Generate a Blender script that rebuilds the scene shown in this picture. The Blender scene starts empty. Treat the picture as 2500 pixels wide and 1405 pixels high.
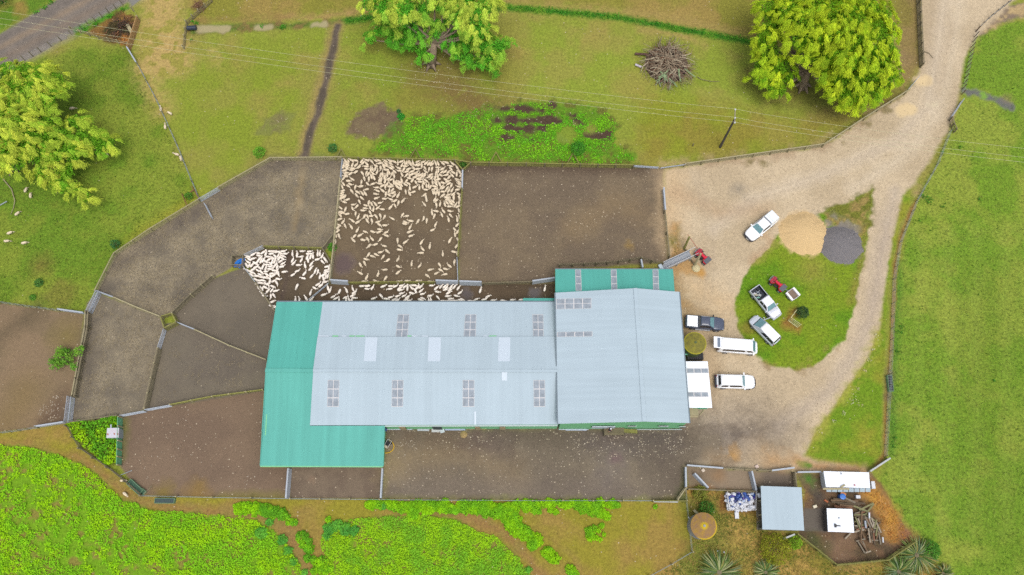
import bpy, math, random
import numpy as np
from mathutils import Vector, Matrix
random.seed(7); RNG = np.random.default_rng(7)
SC = bpy.context.scene
COL = SC.collection
R = math.radians
# ---------------------------------------------------------------- camera model (a drone high above the yards)
H = 104.0; TH = R(18.5); F = 1944.0
CT, ST = math.cos(TH), math.sin(TH)
def P(px, py, z=0.0):
    """photo position -> point of the scene at height z"""
    u = (px-1250)/F; v = (py-702.5)/F
    t = (H-z)/(CT+v*ST)
    return Vector((u*t, (ST-v*CT)*t, z))
def PN(pts, z=0.0):
    a = np.asarray(pts, float); u = (a[:,0]-1250)/F; v = (a[:,1]-702.5)/F
    t = (H-z)/(CT+v*ST)
    return np.stack([u*t, (ST-v*CT)*t], 1)
def ray_plane(px, py, a, b, c):
    n = (b-a).cross(c-a); u = (px-1250)/F; v = (py-702.5)/F
    d = Vector((u, ST-v*CT, -(CT+v*ST))); o = Vector((0,0,H))
    return o + d*((a-o).dot(n)/d.dot(n))
cam = bpy.data.cameras.new('camera'); camo = bpy.data.objects.new('camera', cam); COL.objects.link(camo)
camo.location = (0,0,H); camo.rotation_euler = (TH,0,0)
cam.sensor_width = 36; cam.lens = 36*F/2500; cam.clip_end = 4000; cam.clip_start = 1
SC.camera = camo
# ---------------------------------------------------------------- light
SUN_EL, SUN_AZ = 70, 160      # azimuth clockwise from +Y
w = bpy.data.worlds.new('World'); SC.world = w; w.use_nodes = True
nt = w.node_tree; bg = nt.nodes['Background']
sky = nt.nodes.new('ShaderNodeTexSky'); sky.sky_type = 'NISHITA'; sky.sun_disc = False
sky.sun_elevation = R(SUN_EL); sky.sun_rotation = R(SUN_AZ); sky.air_density = 1.0; sky.dust_density = 4.0; sky.ozone_density = 1.0
hs = nt.nodes.new('ShaderNodeHueSaturation'); hs.inputs['Saturation'].default_value = 0.42
nt.links.new(sky.outputs[0], hs.inputs['Color']); nt.links.new(hs.outputs[0], bg.inputs[0]); bg.inputs[1].default_value = 0.15
sun = bpy.data.lights.new('sun', 'SUN'); sun.energy = 1.3; sun.angle = R(30); sun.color = (1.0, .965, .92)
so = bpy.data.objects.new('sun', sun); COL.objects.link(so)
az = R(SUN_AZ); el = R(SUN_EL)
sd = Vector((math.sin(az)*math.cos(el), math.cos(az)*math.cos(el), math.sin(el)))
so.rotation_euler = sd.to_track_quat('Z', 'Y').to_euler(); so.location = (0,0,150)
SC.view_settings.view_transform = 'Standard'; SC.view_settings.look = 'None'; SC.view_settings.gamma = 1
SC.view_settings.exposure = 0.28
SC.render.engine = 'CYCLES'
SC.cycles.max_bounces = 5; SC.cycles.diffuse_bounces = 2; SC.cycles.glossy_bounces = 2; SC.cycles.transparent_max_bounces = 4
SC.cycles.use_adaptive_sampling = True; SC.cycles.adaptive_threshold = .02; SC.cycles.adaptive_min_samples = 16; SC.cycles.time_limit = 900
SC.cycles.use_denoising = False
# ---------------------------------------------------------------- colour
KK = 1.45
def lin(c):
    c = c/255.0
    return c/12.92 if c <= .04045 else ((c+.055)/1.055)**2.4
def C(r, g, b, k=KK):
    return tuple(min(.92, lin(x)/k) for x in (r,g,b))
MATS = {}
def mat(name, rgb, rough=.7, metal=0.0, var=.12, scale=3.0, bump=0.0, bscale=20.0, rnd=0.0, attr=None, spec=.4, emis=None, transl=0.0, stretch=None, rgb2=None):
    if name in MATS: return MATS[name]
    m = bpy.data.materials.new(name); m.use_nodes = True; n = m.node_tree; L = n.links
    b = n.nodes['Principled BSDF']; b.inputs['Roughness'].default_value = rough; b.inputs['Metallic'].default_value = metal
    b.inputs['Specular IOR Level'].default_value = spec
    tc = n.nodes.new('ShaderNodeTexCoord')
    src = tc.outputs['Object']
    if stretch:
        mp = n.nodes.new('ShaderNodeMapping'); mp.inputs['Scale'].default_value = stretch; L.new(src, mp.inputs[0]); src = mp.outputs[0]
    nz = n.nodes.new('ShaderNodeTexNoise'); nz.inputs['Scale'].default_value = scale; nz.inputs['Detail'].default_value = 5; nz.inputs['Roughness'].default_value = .65
    L.new(src, nz.inputs['Vector'])
    mr = n.nodes.new('ShaderNodeMapRange'); mr.inputs[1].default_value = .25; mr.inputs[2].default_value = .75
    mr.inputs[3].default_value = 1-var; mr.inputs[4].default_value = 1+var; L.new(nz.outputs[0], mr.inputs[0])
    if attr:
        at = n.nodes.new('ShaderNodeAttribute'); at.attribute_name = attr; base = at.outputs['Color']
    else:
        rg = n.nodes.new('ShaderNodeRGB'); rg.outputs[0].default_value = (*rgb,1); base = rg.outputs[0]
    if rgb2:
        mx0 = n.nodes.new('ShaderNodeMix'); mx0.data_type = 'RGBA'
        m2 = n.nodes.new('ShaderNodeMapRange'); m2.inputs[1].default_value = .42; m2.inputs[2].default_value = .58; L.new(nz.outputs[0], m2.inputs[0])
        L.new(m2.outputs[0], mx0.inputs[0]); L.new(base, mx0.inputs[6]); mx0.inputs[7].default_value = (*rgb2,1); base = mx0.outputs[2]
    mul = n.nodes.new('ShaderNodeVectorMath'); mul.operation = 'SCALE'; L.new(base, mul.inputs[0]); L.new(mr.outputs[0], mul.inputs['Scale'])
    out = mul.outputs[0]
    if rnd:
        oi = n.nodes.new('ShaderNodeObjectInfo'); m3 = n.nodes.new('ShaderNodeMapRange'); m3.inputs[3].default_value = 1-rnd; m3.inputs[4].default_value = 1+rnd
        L.new(oi.outputs['Random'], m3.inputs[0]); s2 = n.nodes.new('ShaderNodeVectorMath'); s2.operation = 'SCALE'; L.new(out, s2.inputs[0]); L.new(m3.outputs[0], s2.inputs['Scale']); out = s2.outputs[0]
    L.new(out, b.inputs['Base Color'])
    if bump:
        bn = n.nodes.new('ShaderNodeTexNoise'); bn.inputs['Scale'].default_value = bscale; bn.inputs['Detail'].default_value = 4; L.new(src, bn.inputs['Vector'])
        bp = n.nodes.new('ShaderNodeBump'); bp.inputs['Strength'].default_value = bump; bp.inputs['Distance'].default_value = .05
        L.new(bn.outputs[0], bp.inputs['Height']); L.new(bp.outputs[0], b.inputs['Normal'])
    if transl:
        tr = n.nodes.new('ShaderNodeBsdfTranslucent'); L.new(out, tr.inputs[0]); mxs = n.nodes.new('ShaderNodeMixShader'); mxs.inputs[0].default_value = transl
        L.new(b.outputs[0], mxs.inputs[1]); L.new(tr.outputs[0], mxs.inputs[2]); L.new(mxs.outputs[0], n.nodes['Material Output'].inputs[0])
    MATS[name] = m; return m
# ---------------------------------------------------------------- mesh builder
class MB:
    def __init__(s): s.v = []; s.f = []; s.sm = False
    def add(s, vs, fs):
        o = len(s.v); s.v += [tuple(x) for x in vs]; s.f += [tuple(i+o for i in f) for f in fs]; return s
    def box(s, c, d, rz=0, M=None):
        x,y,z = d[0]/2, d[1]/2, d[2]/2
        vs = [Vector((a*x,b*y,e*z)) for a in (-1,1) for b in (-1,1) for e in (-1,1)]
        m = M or Matrix.Rotation(rz,3,'Z'); c = Vector(c)
        return s.add([m@q+c for q in vs], [(0,1,3,2),(4,6,7,5),(0,4,5,1),(2,3,7,6),(0,2,6,4),(1,5,7,3)])
    def bar(s, a, b, w, h, up=Vector((0,0,1))):
        a = Vector(a); b = Vector(b); d = (b-a); L = d.length
        if L < 1e-5: return s
        d.normalize(); sx = d.cross(up)
        if sx.length < 1e-4: sx = Vector((1,0,0))
        sx.normalize(); uz = sx.cross(d)
        vs = [p + sx*i*w/2 + uz*j*h/2 for p in (a,b) for i in (-1,1) for j in (-1,1)]
        return s.add(vs, [(0,1,3,2),(4,6,7,5),(0,4,5,1),(2,3,7,6),(0,2,6,4),(1,5,7,3)])
    def tube(s, pts, rs, n=8, cap=True):
        pts = [Vector(p) for p in pts]
        if not hasattr(rs, '__len__'): rs = [rs]*len(pts)
        o = len(s.v); k = len(pts)
        ref = Vector((0,0,1))
        for i,p in enumerate(pts):
            d = (pts[min(i+1,k-1)]-pts[max(i-1,0)])
            if d.length < 1e-6: d = Vector((0,0,1))
            d.normalize(); r0 = ref if abs(d.dot(ref)) < .95 else Vector((1,0,0))
            a = d.cross(r0).normalized(); b = d.cross(a)
            for j in range(n):
                t = 2*math.pi*j/n; s.v.append(tuple(p+(a*math.cos(t)+b*math.sin(t))*rs[i]))
        for i in range(k-1):
            for j in range(n): s.f.append((o+i*n+j, o+i*n+(j+1)%n, o+(i+1)*n+(j+1)%n, o+(i+1)*n+j))
        if cap: s.f.append(tuple(o+j for j in range(n))[::-1]); s.f.append(tuple(o+(k-1)*n+j for j in range(n)))
        return s
    def prism(s, poly, z0, z1):
        n = len(poly); f0 = (lambda i: z0[i] if hasattr(z0,'__len__') else z0); f1 = (lambda i: z1[i] if hasattr(z1,'__len__') else z1)
        vs = [(p[0],p[1],f0(i)) for i,p in enumerate(poly)] + [(p[0],p[1],f1(i)) for i,p in enumerate(poly)]
        return s.add(vs, [tuple(range(n))[::-1], tuple(range(n,2*n))] + [(i,(i+1)%n,n+(i+1)%n,n+i) for i in range(n)])
    def slab(s, quad, t):
        """thin plate from coplanar points, thickness t upward"""
        q = [Vector(x) for x in quad]; n = (q[1]-q[0]).cross(q[2]-q[0]).normalized()
        if n.z < 0: n = -n
        k = len(q); vs = q + [x+n*t for x in q]
        return s.add(vs, [tuple(range(k))[::-1], tuple(range(k,2*k))] + [(i,(i+1)%k,k+(i+1)%k,k+i) for i in range(k)])
    def loft(s, rings, cap=True):
        o = len(s.v); n = len(rings[0])
        for r_ in rings: s.v += [tuple(q) for q in r_]
        for i in range(len(rings)-1):
            for j in range(n): s.f.append((o+i*n+j, o+i*n+(j+1)%n, o+(i+1)*n+(j+1)%n, o+(i+1)*n+j))
        if cap: s.f.append(tuple(o+j for j in range(n))[::-1]); s.f.append(tuple(o+(len(rings)-1)*n+j for j in range(n)))
        return s
    def lathe(s, c, prof, n=24):
        c = Vector(c)
        return s.loft([[c+Vector((r*math.cos(2*math.pi*j/n), r*math.sin(2*math.pi*j/n), z)) for j in range(n)] for r,z in prof])
    def build(s, name, m, parent=None, smooth=False, off=None, bevel=0):
        me = bpy.data.meshes.new(name)
        o_ = off
        if o_ is None:
            o_ = Vector((0,0,0)); p_ = parent
            while p_ is not None:
                if p_.get('_local'): o_ = Vector((0,0,0)); break
                o_ = o_ + p_.location; p_ = p_.parent
        if parent is None: o_ = Vector((0,0,0))      # parts without a parent yet are drawn in their own frame
        me.from_pydata([(x-o_[0], y-o_[1], z-o_[2]) for x,y,z in s.v], [], s.f); me.materials.append(m)
        if smooth: me.polygons.foreach_set('use_smooth', [True]*len(me.polygons))
        me.update()
        ob = bpy.data.objects.new(name, me); COL.objects.link(ob)
        if parent is not None: ob.parent = parent
        elif off is not None: ob.location = off
        if bevel:
            bv = ob.modifiers.new('bevel','BEVEL'); bv.width = bevel; bv.segments = 2
        return ob
def tag(o, label, cat, group=None, kind=None):
    if kind: o['kind'] = kind
    if label: o['label'] = label
    if cat and kind != 'structure': o['category'] = cat
    if group: o['group'] = group
    return o
def thing(name, label, cat, loc, rz=0, group=None, local=False):
    o = bpy.data.objects.new(name, None); COL.objects.link(o); o.location = loc; o.rotation_euler = (0,0,rz); o.empty_display_size = .3
    if local or rz: o['_local'] = 1
    return tag(o, label, cat, group)
def copy_tree(o, parent=None):
    c = o.copy(); COL.objects.link(c)
    if parent: c.parent = parent
    for ch in [x for x in o.children]: copy_tree(ch, c)
    return c
# ---------------------------------------------------------------- numpy noise
def _hash(ix, iy, s):
    h = (ix.astype(np.int64)*374761393 + iy.astype(np.int64)*668265263 + s*2147483647) & 0xffffffff
    h = ((h ^ (h >> 13))*1274126177) & 0xffffffff
    return ((h ^ (h >> 16)) & 0xffffff)/float(0xffffff)
def vnoise(x, y, s=0):
    ix = np.floor(x); iy = np.floor(y); fx = x-ix; fy = y-iy
    fx = fx*fx*(3-2*fx); fy = fy*fy*(3-2*fy)
    a = _hash(ix,iy,s); b = _hash(ix+1,iy,s); c = _hash(ix,iy+1,s); d = _hash(ix+1,iy+1,s)
    return (a*(1-fx)+b*fx)*(1-fy)+(c*(1-fx)+d*fx)*fy
def fbm(x, y, sc, s=0, oct=4):
    r = 0; a = .5; t = 0
    for i in range(oct):
        r = r + a*vnoise(x/sc+i*17.3, y/sc-i*9.1, s+i); t += a; a *= .55; sc /= 2.03
    return r/t
def sdf(X, Y, poly):
    """signed distance in metres, positive inside"""
    n = len(poly); d2 = np.full(X.shape, 1e12); ins = np.zeros(X.shape, bool)
    for i in range(n):
        ax,ay = poly[i]; bx,by = poly[(i+1)%n]; ex,ey = bx-ax, by-ay
        t = np.clip(((X-ax)*ex+(Y-ay)*ey)/(ex*ex+ey*ey+1e-12),0,1)
        d2 = np.minimum(d2, (X-ax-t*ex)**2+(Y-ay-t*ey)**2)
        c = ((ay>Y)!=(by>Y)) & (X < (bx-ax)*(Y-ay)/((by-ay) if abs(by-ay)>1e-9 else 1e-9)+ax); ins ^= c
    return np.where(ins, 1, -1)*np.sqrt(d2)
def ldist(X, Y, pl):
    d2 = np.full(X.shape, 1e12)
    if len(pl) == 1: return np.hypot(X-pl[0][0], Y-pl[0][1])
    for i in range(len(pl)-1):
        ax,ay = pl[i]; bx,by = pl[i+1]; ex,ey = bx-ax, by-ay
        t = np.clip(((X-ax)*ex+(Y-ay)*ey)/(ex*ex+ey*ey+1e-12),0,1)
        d2 = np.minimum(d2, (X-ax-t*ex)**2+(Y-ay-t*ey)**2)
    return np.sqrt(d2)
# ================================================================ THE GROUND
GX0, GX1, GY0, GY1, GS = -88.0, 88.0, -9.0, 90.0, 0.2
nx = int((GX1-GX0)/GS)+1; ny = int((GY1-GY0)/GS)+1
gx = GX0+np.arange(nx)*GS; gy = GY0+np.arange(ny)*GS
GXX, GYY = np.meshgrid(gx, gy)
GXX = GXX.astype(np.float64); GYY = GYY.astype(np.float64)
gcol = np.zeros((ny,nx,3)); gtex = np.zeros((ny,nx,4)); gcls = np.zeros((ny,nx), int)
NA = fbm(GXX, GYY, 1.2, 11, 3); NB = fbm(GXX, GYY, 5.0, 23, 4); NC = fbm(GXX, GYY, 14.0, 37, 4); ND = fbm(GXX, GYY, .45, 51, 2)
CLS = ['ground']
def lc(c): return np.array(C(*c))
def mixc(c, c2=None, nz=None, lo=.4, hi=.6):
    if c2 is None: return lc(c)
    w_ = np.clip((nz-lo)/(hi-lo),0,1)[...,None]
    return lc(c)*(1-w_)+lc(c2)*w_
gcol[:] = mixc((142,152,64),(150,144,78),NB,.42,.68)
gtex[:] = (0,.55,.08,0)
def paint(pts, c, c2=None, nz='B', lo=.4, hi=.6, soft=.15, amp=.35, tex=None, cls=None, op=1.0, line=None, gate=None):
    pw = PN(pts); pad = (line or 0)+soft+amp+1
    x0,y0 = pw.min(0)-pad; x1,y1 = pw.max(0)+pad
    i0 = max(0,int((x0-GX0)/GS)); i1 = min(nx,int((x1-GX0)/GS)+2); j0 = max(0,int((y0-GY0)/GS)); j1 = min(ny,int((y1-GY0)/GS)+2)
    if i1<=i0 or j1<=j0: return
    s = (slice(j0,j1),slice(i0,i1)); X = GXX[s]; Y = GYY[s]
    d = (line-ldist(X,Y,pw)) if line else sdf(X,Y,pw)
    d = d + amp*((NA[s]-.5)*2.2+(ND[s]-.5)*1.0)
    w_ = np.clip(d/soft*.5+.5,0,1)
    if gate is not None:
        gn = {'A':NA,'B':NB,'C':NC,'D':ND}[gate[0]][s]; w_ = w_*np.clip((gn-gate[1])/(gate[2]-gate[1]),0,1)
    w_ = w_*op
    cc = mixc(c, c2, {'A':NA,'B':NB,'C':NC,'D':ND}[nz][s], lo, hi) if c2 else lc(c)
    gcol[s] = gcol[s]*(1-w_[...,None])+cc*w_[...,None]
    if tex is not None: gtex[s] = gtex[s]*(1-w_[...,None])+np.array(tex)*w_[...,None]
    if cls:
        if cls not in CLS: CLS.append(cls)
        g_ = gcls[s]; g_[w_>.5] = CLS.index(cls)
def blob(px, py, r, c, soft=.6, amp=.6, **k): paint([(px,py)], c, line=r/18.5, soft=soft, amp=amp, **k)
GRASS = (0,.55,.05,0); GRAV = (.55,0,.12,0); DIRT = (.35,0,.35,0); STRAW = (.25,0,.12,1.0)
# paddocks
paint([(-300,170),(60,160),(180,120),(314,110),(487,490),(282,622),(236,712),(205,765),(0,740),(-300,700)], (104,132,40),(132,146,58),'B',.42,.64, soft=.6, tex=(0,.75,.02,0))
paint([(-300,380),(100,420),(260,300),(420,420),(400,520),(282,600),(236,700),(100,720),(-200,600)], (104,140,42),(124,146,52),'B',.45,.65,soft=4,amp=1.5,op=.7)
blob(150,720,40,(120,105,60),op=.5); blob(100,645,28,(125,100,62),op=.6,soft=1.2)
blob(455,520,24,(165,155,60),op=.7,soft=1.4); paint([(330,590),(440,520),(500,480)],(165,158,62),line=1.0,soft=1.6,amp=.8,op=.8)
# brighter mid paddock
paint([(560,110),(800,80),(760,230),(720,380),(600,390),(500,480),(420,330),(450,180)], (136,151,54),(146,148,70),'B',.45,.7,soft=3,amp=1.5)
paint([(1210,40),(1640,90),(1850,130),(1840,330),(1600,380),(1560,300),(1300,240),(1230,160)], (142,157,62),(152,152,76),'B',.46,.66,soft=3,amp=1.5)
paint([(1560,230),(2000,300),(2180,230),(2100,300),(1900,370),(1670,395),(1560,400)], (140,146,50),(146,136,62),'B',.45,.65,soft=2,amp=1.2)
paint([(860,60),(1250,60),(1250,250),(1010,330),(830,300)], (134,150,56),(140,138,64),'B',.42,.66,soft=3,amp=1.5)
paint([(450,-60),(2240,-60),(2240,60),(1860,100),(1500,30),(1200,5),(860,35),(470,60)], (140,136,62),(158,136,82),'B',.45,.65,soft=1.2,amp=1)
paint([(2190,-60),(2245,-60),(2250,160),(2205,225),(2190,180)], (138,124,72),(150,128,90),'B',.4,.6,soft=.8)
# bare straw coloured patches
for pl,wd,op in [([(395,-30),(400,60),(390,150)],3.0,.85),([(420,120),(440,150)],2.4,.8),([(345,160),(385,250),(400,270)],1.6,.7),([(520,125),(525,150)],.6,.8),([(350,60),(352,110)],1.6,.5)]:
    paint(pl,(194,164,116),(160,150,80),'A',.5,.62,line=wd,soft=1.4,amp=1.2,op=op)
for x,y,r in [(560,110,20),(575,160,26),(740,150,14),(700,200,16),(845,140,14),(640,250,30),(900,230,30),(1260,120,35),(1450,90,30),(1550,210,60),(1900,330,50),(1320,300,30),(1480,40,40),(1650,30,50)]:
    blob(x,y,r,(168,142,92),op=.45,soft=1.6,amp=1.2)
paint([(700,40),(760,45),(850,33),(900,20)],(176,142,104),line=.45,soft=.6,amp=.5,op=.7)
paint([(470,50),(600,50),(700,42)],(150,120,84),line=.5,soft=.6,amp=.5,op=.6)
paint([(1210,-5),(1400,20),(1600,35),(1800,80)],(172,148,100),line=.6,soft=.9,amp=.8,op=.55)
paint([(1560,75),(1650,80),(1720,110)],(180,150,105),line=.35,soft=.7,amp=.5,op=.7)
# litter and bare earth under the crowns
paint([(1060,190),(1120,230),(1220,290)],(128,102,66),(136,126,62),'A',.45,.6,line=3.4,soft=2,amp=1.5,op=.85,tex=(.2,.3,.8,0))
paint([(1000,170),(1080,170)],(124,116,58),line=2.5,soft=2,amp=1.2,op=.6,tex=(.2,.4,.8,0))
paint([(1880,200),(2010,240),(2150,240)],(110,108,52),(120,98,66),'B',.4,.6,line=2.8,soft=2,amp=1.2,op=.8)  # dirt beneath the drive tree, crown shade painted into its colour
blob(1870,170,35,(130,112,88),op=.7); blob(2205,140,25,(150,125,100),op=.7)
paint([(850,300),(890,268),(930,255),(970,270),(990,300),(960,330),(900,340),(845,325)],(116,98,78),(128,112,84),'A',soft=.4,amp=.9,tex=(.35,.1,.6,0))
paint([(650,290),(685,268),(715,280),(705,315),(675,330),(625,325)],(126,116,82),(130,134,70),'A',.4,.6,soft=.4,amp=.8,op=.85,tex=(.3,.2,.2,0))
# dark mossy mud and weed cover north of the pens (the leaves are modelled on top)
WEED = [(900,372),(935,335),(960,300),(1010,285),(1110,282),(1190,258),(1290,246),(1400,250),(1480,268),(1510,310),(1500,350),(1555,375),(1560,400),(1300,402),(1000,388)]
paint(WEED,(92,140,34),(104,104,52),'A',.5,.66,soft=.6,amp=1.2,op=.9)
MUD = [((1212,264),(1285,266),.62),((1292,268),(1328,272),.4),((1212,294),(1362,296),.72),((1236,312),(1325,316),.62),((1230,334),(1252,336),.5),((1385,280),(1402,283),.3),((1408,296),(1430,306),.45),((1434,334),(1480,330),.62),((1282,334),(1294,342),.3),((1366,338),(1380,348),.35),((1340,256),(1356,260),.3)]
for a_,b_,wd in MUD: paint([a_,b_],(86,68,54),line=wd,soft=.25,amp=.8,cls='mud_patch',tex=(.4,.0,.5,0))
blob(1385,330,34,(128,150,56),soft=.5,amp=.8); blob(1440,315,14,(140,148,66))
# road
paint([(-300,262),(0,82),(135,0),(260,-80),(520,-150),(385,-45),(315,2),(175,85),(60,150),(0,162),(-300,330)],(128,119,110),(136,126,116),'A',soft=.25,amp=.3,tex=(.45,0,.05,0),cls='road')
for a,b_,w_,c_,o_ in [((-200,225),(400,-100),.35,(158,136,110),.7),((-200,255),(420,-80),.5,(140,122,104),.6),((-200,210),(380,-115),.3,(108,100,94),.5),((-200,290),(430,-50),.5,(160,150,138),.7)]:
    paint([a,b_],c_,line=w_,soft=.6,amp=.25,op=o_)
paint([(-300,60),(0,30),(90,-20),(130,0),(0,80),(-300,240)],(96,132,40),(150,128,72),'B',.45,.62,soft=.5,amp=.6)
paint([(312,-5),(350,-5),(322,16)],(140,138,130),soft=.1,amp=.05,tex=(.2,0,0,0))
paint([(175,72),(235,45),(310,12),(318,20),(250,60),(190,88)],(70,140,40),(110,140,50),'A',soft=.3,amp=.5)
paint([(205,82),(255,50),(300,22),(337,48),(325,80),(312,112),(260,100)],(134,96,60),(96,74,50),'A',.42,.6,soft=.3,amp=.6,tex=(.3,.6,.2,0))
paint([(255,75),(285,50),(318,60),(312,98),(280,95)],(84,72,54),(60,56,42),'A',soft=.3,amp=.5)
blob(300,98,9,(190,125,70)); 
# drain with milky water and the green reed strip
paint([(455,75),(470,62),(600,56),(700,56),(800,50),(870,40),(880,55),(800,66),(700,72),(560,78),(470,86)],(96,118,52),(130,110,74),'A',soft=.3,amp=.4)
for a,b_,w_ in [((486,72),(552,70),.68),((628,68),(660,67),.5),((764,61),(792,60),.5)]:
    paint([a,b_],(178,166,122),line=w_,soft=.2,amp=.3,tex=(0,0,0,-1),cls='drain_water')
paint([(845,52),(900,45),(1000,30),(1100,20),(1205,18),(1300,24),(1500,42),(1640,68),(1760,90),(1850,106)],(58,122,34),(96,140,42),'A',.45,.65,line=.62,soft=.35,amp=.35,tex=(0,.7,0,0))
# sunken track
paint([(822,66),(812,110),(795,180),(768,280),(750,330),(738,392)],(160,140,96),line=1.05,soft=.5,amp=.35,op=.9)
paint([(824,66),(815,110),(800,180),(776,280),(756,330),(742,392)],(108,96,84),(96,86,74),'A',line=.55,soft=.25,amp=.25,cls='path',tex=(.5,0,.3,0))
# east field
paint([(2233,492),(2290,395),(2345,250),(2352,150),(2385,85),(2470,55),(2800,20),(2800,1800),(2400,1700),(2290,1400),(2225,1300),(2150,1170),(2165,1118),(2172,1000),(2185,700)],(114,148,46),(142,158,66),'B',.43,.62,soft=.3,amp=.35,tex=(0,.75,.0,0))
paint([(2250,700),(2300,900),(2260,1100)],(150,160,72),line=3,soft=3,amp=2,op=.5,gate=('B',.4,.6)); paint([(2420,700),(2400,1000),(2460,1300)],(98,128,34),line=3.2,soft=3,amp=2,op=.5)
paint([(2192,640),(2187,800),(2180,1000),(2176,1110)],(66,122,44),line=.45,soft=.5,amp=.3,op=.7)
paint([(2380,60),(2440,15),(2700,-20),(2700,20),(2500,42),(2440,60),(2390,95)],(142,124,104),(190,165,120),'A',soft=.3,amp=.5,tex=GRAV)
paint([(2352,222),(2400,232),(2470,262)],(112,112,104),line=.55,soft=.3,amp=.5,cls='drain_water',tex=(0,0,0,-1)); blob(2400,232,9,(130,170,60),soft=.3); blob(2460,240,12,(140,125,100),soft=.5,op=.7)
for k in range(9): paint([(2215+k*34,560),(2205+k*36,900),(2190+k*38,1300)],(150,168,82) if k%2 else (102,142,48),line=.5,soft=1.0,amp=.7,op=.28)
# yards
DY = 'stockyard'
paint([(-300,720),(0,740),(143,758),(206,766),(180,960),(160,1033),(90,1045),(0,1056),(-300,1110)],(134,115,90),(144,122,96),'B',tex=(.3,.1,.12,0),cls=DY,amp=.12)
paint([(-200,950),(0,820),(90,760)],(106,92,72),line=1.2,soft=1.2,amp=.5,op=.7); blob(165,820,30,(128,116,58),soft=2,op=.7); paint([(20,1030),(60,960)],(140,118,80),line=2.4,soft=2,op=.7)
paint([(100,1030),(130,980),(158,960),(155,1028)],(106,86,70),soft=1.2,amp=.4,tex=(.3,0,1.0,0))
Y2 = [(236,712),(282,622),(490,492),(662,392),(837,392),(832,440),(812,600),(790,612),(645,606),(597,626),(570,650),(522,680),(425,768),(398,777)]
paint(Y2,(116,107,93),(108,100,88),'B',.4,.65,soft=.1,amp=.06,tex=STRAW,cls=DY)
paint([(742,392),(735,450),(725,510),(718,560)],(150,130,96),line=.4,soft=.5,amp=.4,op=.8)
paint([(515,530),(545,570),(568,610)],(92,82,70),line=.18,soft=.2,amp=.15,op=.8)
paint([(300,640),(420,560),(560,470),(660,405),(830,402)],(106,96,86),line=.9,soft=1.2,amp=.6,op=.8,tex=(.3,0,.1,.4))
paint([(213,740),(238,716),(398,777),(405,803),(356,1000),(290,1018),(168,1032)],(118,109,95),(122,113,98),'B',soft=.1,amp=.06,tex=(.2,0,.1,.8),cls=DY)
paint([(175,1020),(210,960),(230,780)],(98,90,82),line=.9,soft=1.2,amp=.5,op=.6,tex=(.2,0,.05,.1))
paint([(423,770),(522,680),(597,652),(680,770),(655,903),(640,885),(435,795)],(122,112,97),(112,103,90),'B',soft=.1,amp=.05,tex=(.2,0,.03,.06),cls=DY)
paint([(405,790),(433,788),(655,885),(645,957),(355,1004),(385,860)],(118,109,95),(110,101,90),'B',soft=.1,amp=.05,tex=(.2,0,.03,.22),cls=DY)
paint([(293,1018),(358,1002),(645,955),(640,1140),(712,1140),(708,1219),(345,1211),(293,1140)],(134,113,93),(126,106,88),'B',soft=.1,amp=.06,tex=(.3,0,.22,0),cls=DY)
paint([(300,1030),(296,1120)],(116,120,56),line=.5,soft=.5,amp=.4,op=.7); blob(398,1208,22,(136,118,54),soft=1,op=.7); blob(480,1208,30,(146,118,60),soft=1,op=.7); paint([(540,1212),(700,1214)],(134,128,58),line=.5,soft=.6,op=.6)
paint([(708,1138),(935,1138),(931,1219),(708,1219)],(122,106,90),(130,114,96),'A',soft=.1,amp=.05,tex=(.3,0,.25,0),cls=DY)
paint([(748,1175),(760,1162),(770,1165),(768,1182)],(140,120,100),soft=.15,amp=.1)
paint([(837,390),(1113,398),(1130,418),(1118,692),(805,692),(813,600)],(120,104,82),(110,95,76),'B',soft=.1,amp=.05,tex=(.3,0,.25,.12),cls=DY)
blob(838,645,26,(106,88,82),soft=.6,amp=.5,cls='puddle',tex=(0,0,.05,-1))
paint([(600,628),(645,606),(790,612),(808,640),(802,692),(760,740),(690,760),(672,760),(626,692)],(104,90,72),(94,81,66),'B',soft=.1,amp=.05,tex=(.25,0,.2,.1),cls=DY)
paint([(705,620),(700,680),(685,740)],(86,72,66),line=.3,soft=.3,amp=.2,op=.7)
paint([(752,735),(802,694),(1356,692),(1356,745),(700,755)],(102,86,68),(92,78,62),'B',soft=.1,amp=.05,tex=(.25,0,.3,.05),cls=DY)
blob(1140,718,12,(100,90,86),soft=.4,cls='puddle',tex=(0,0,.05,-1)); blob(1303,713,16,(104,96,92),soft=.4,cls='puddle',tex=(0,0,.05,-1))
paint([(1130,404),(1620,410),(1622,520),(1632,640),(1356,662),(1356,692),(1118,692),(1130,420)],(130,114,92),(120,105,87),'B',soft=.2,amp=.1,tex=(.5,0,.42,0),cls=DY)
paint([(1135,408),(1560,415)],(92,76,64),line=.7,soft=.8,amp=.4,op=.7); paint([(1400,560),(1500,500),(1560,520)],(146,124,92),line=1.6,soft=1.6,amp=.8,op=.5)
blob(1137,640,10,(128,112,88),soft=.5); blob(1536,598,8,(160,130,70),soft=.5,op=.6)
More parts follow.
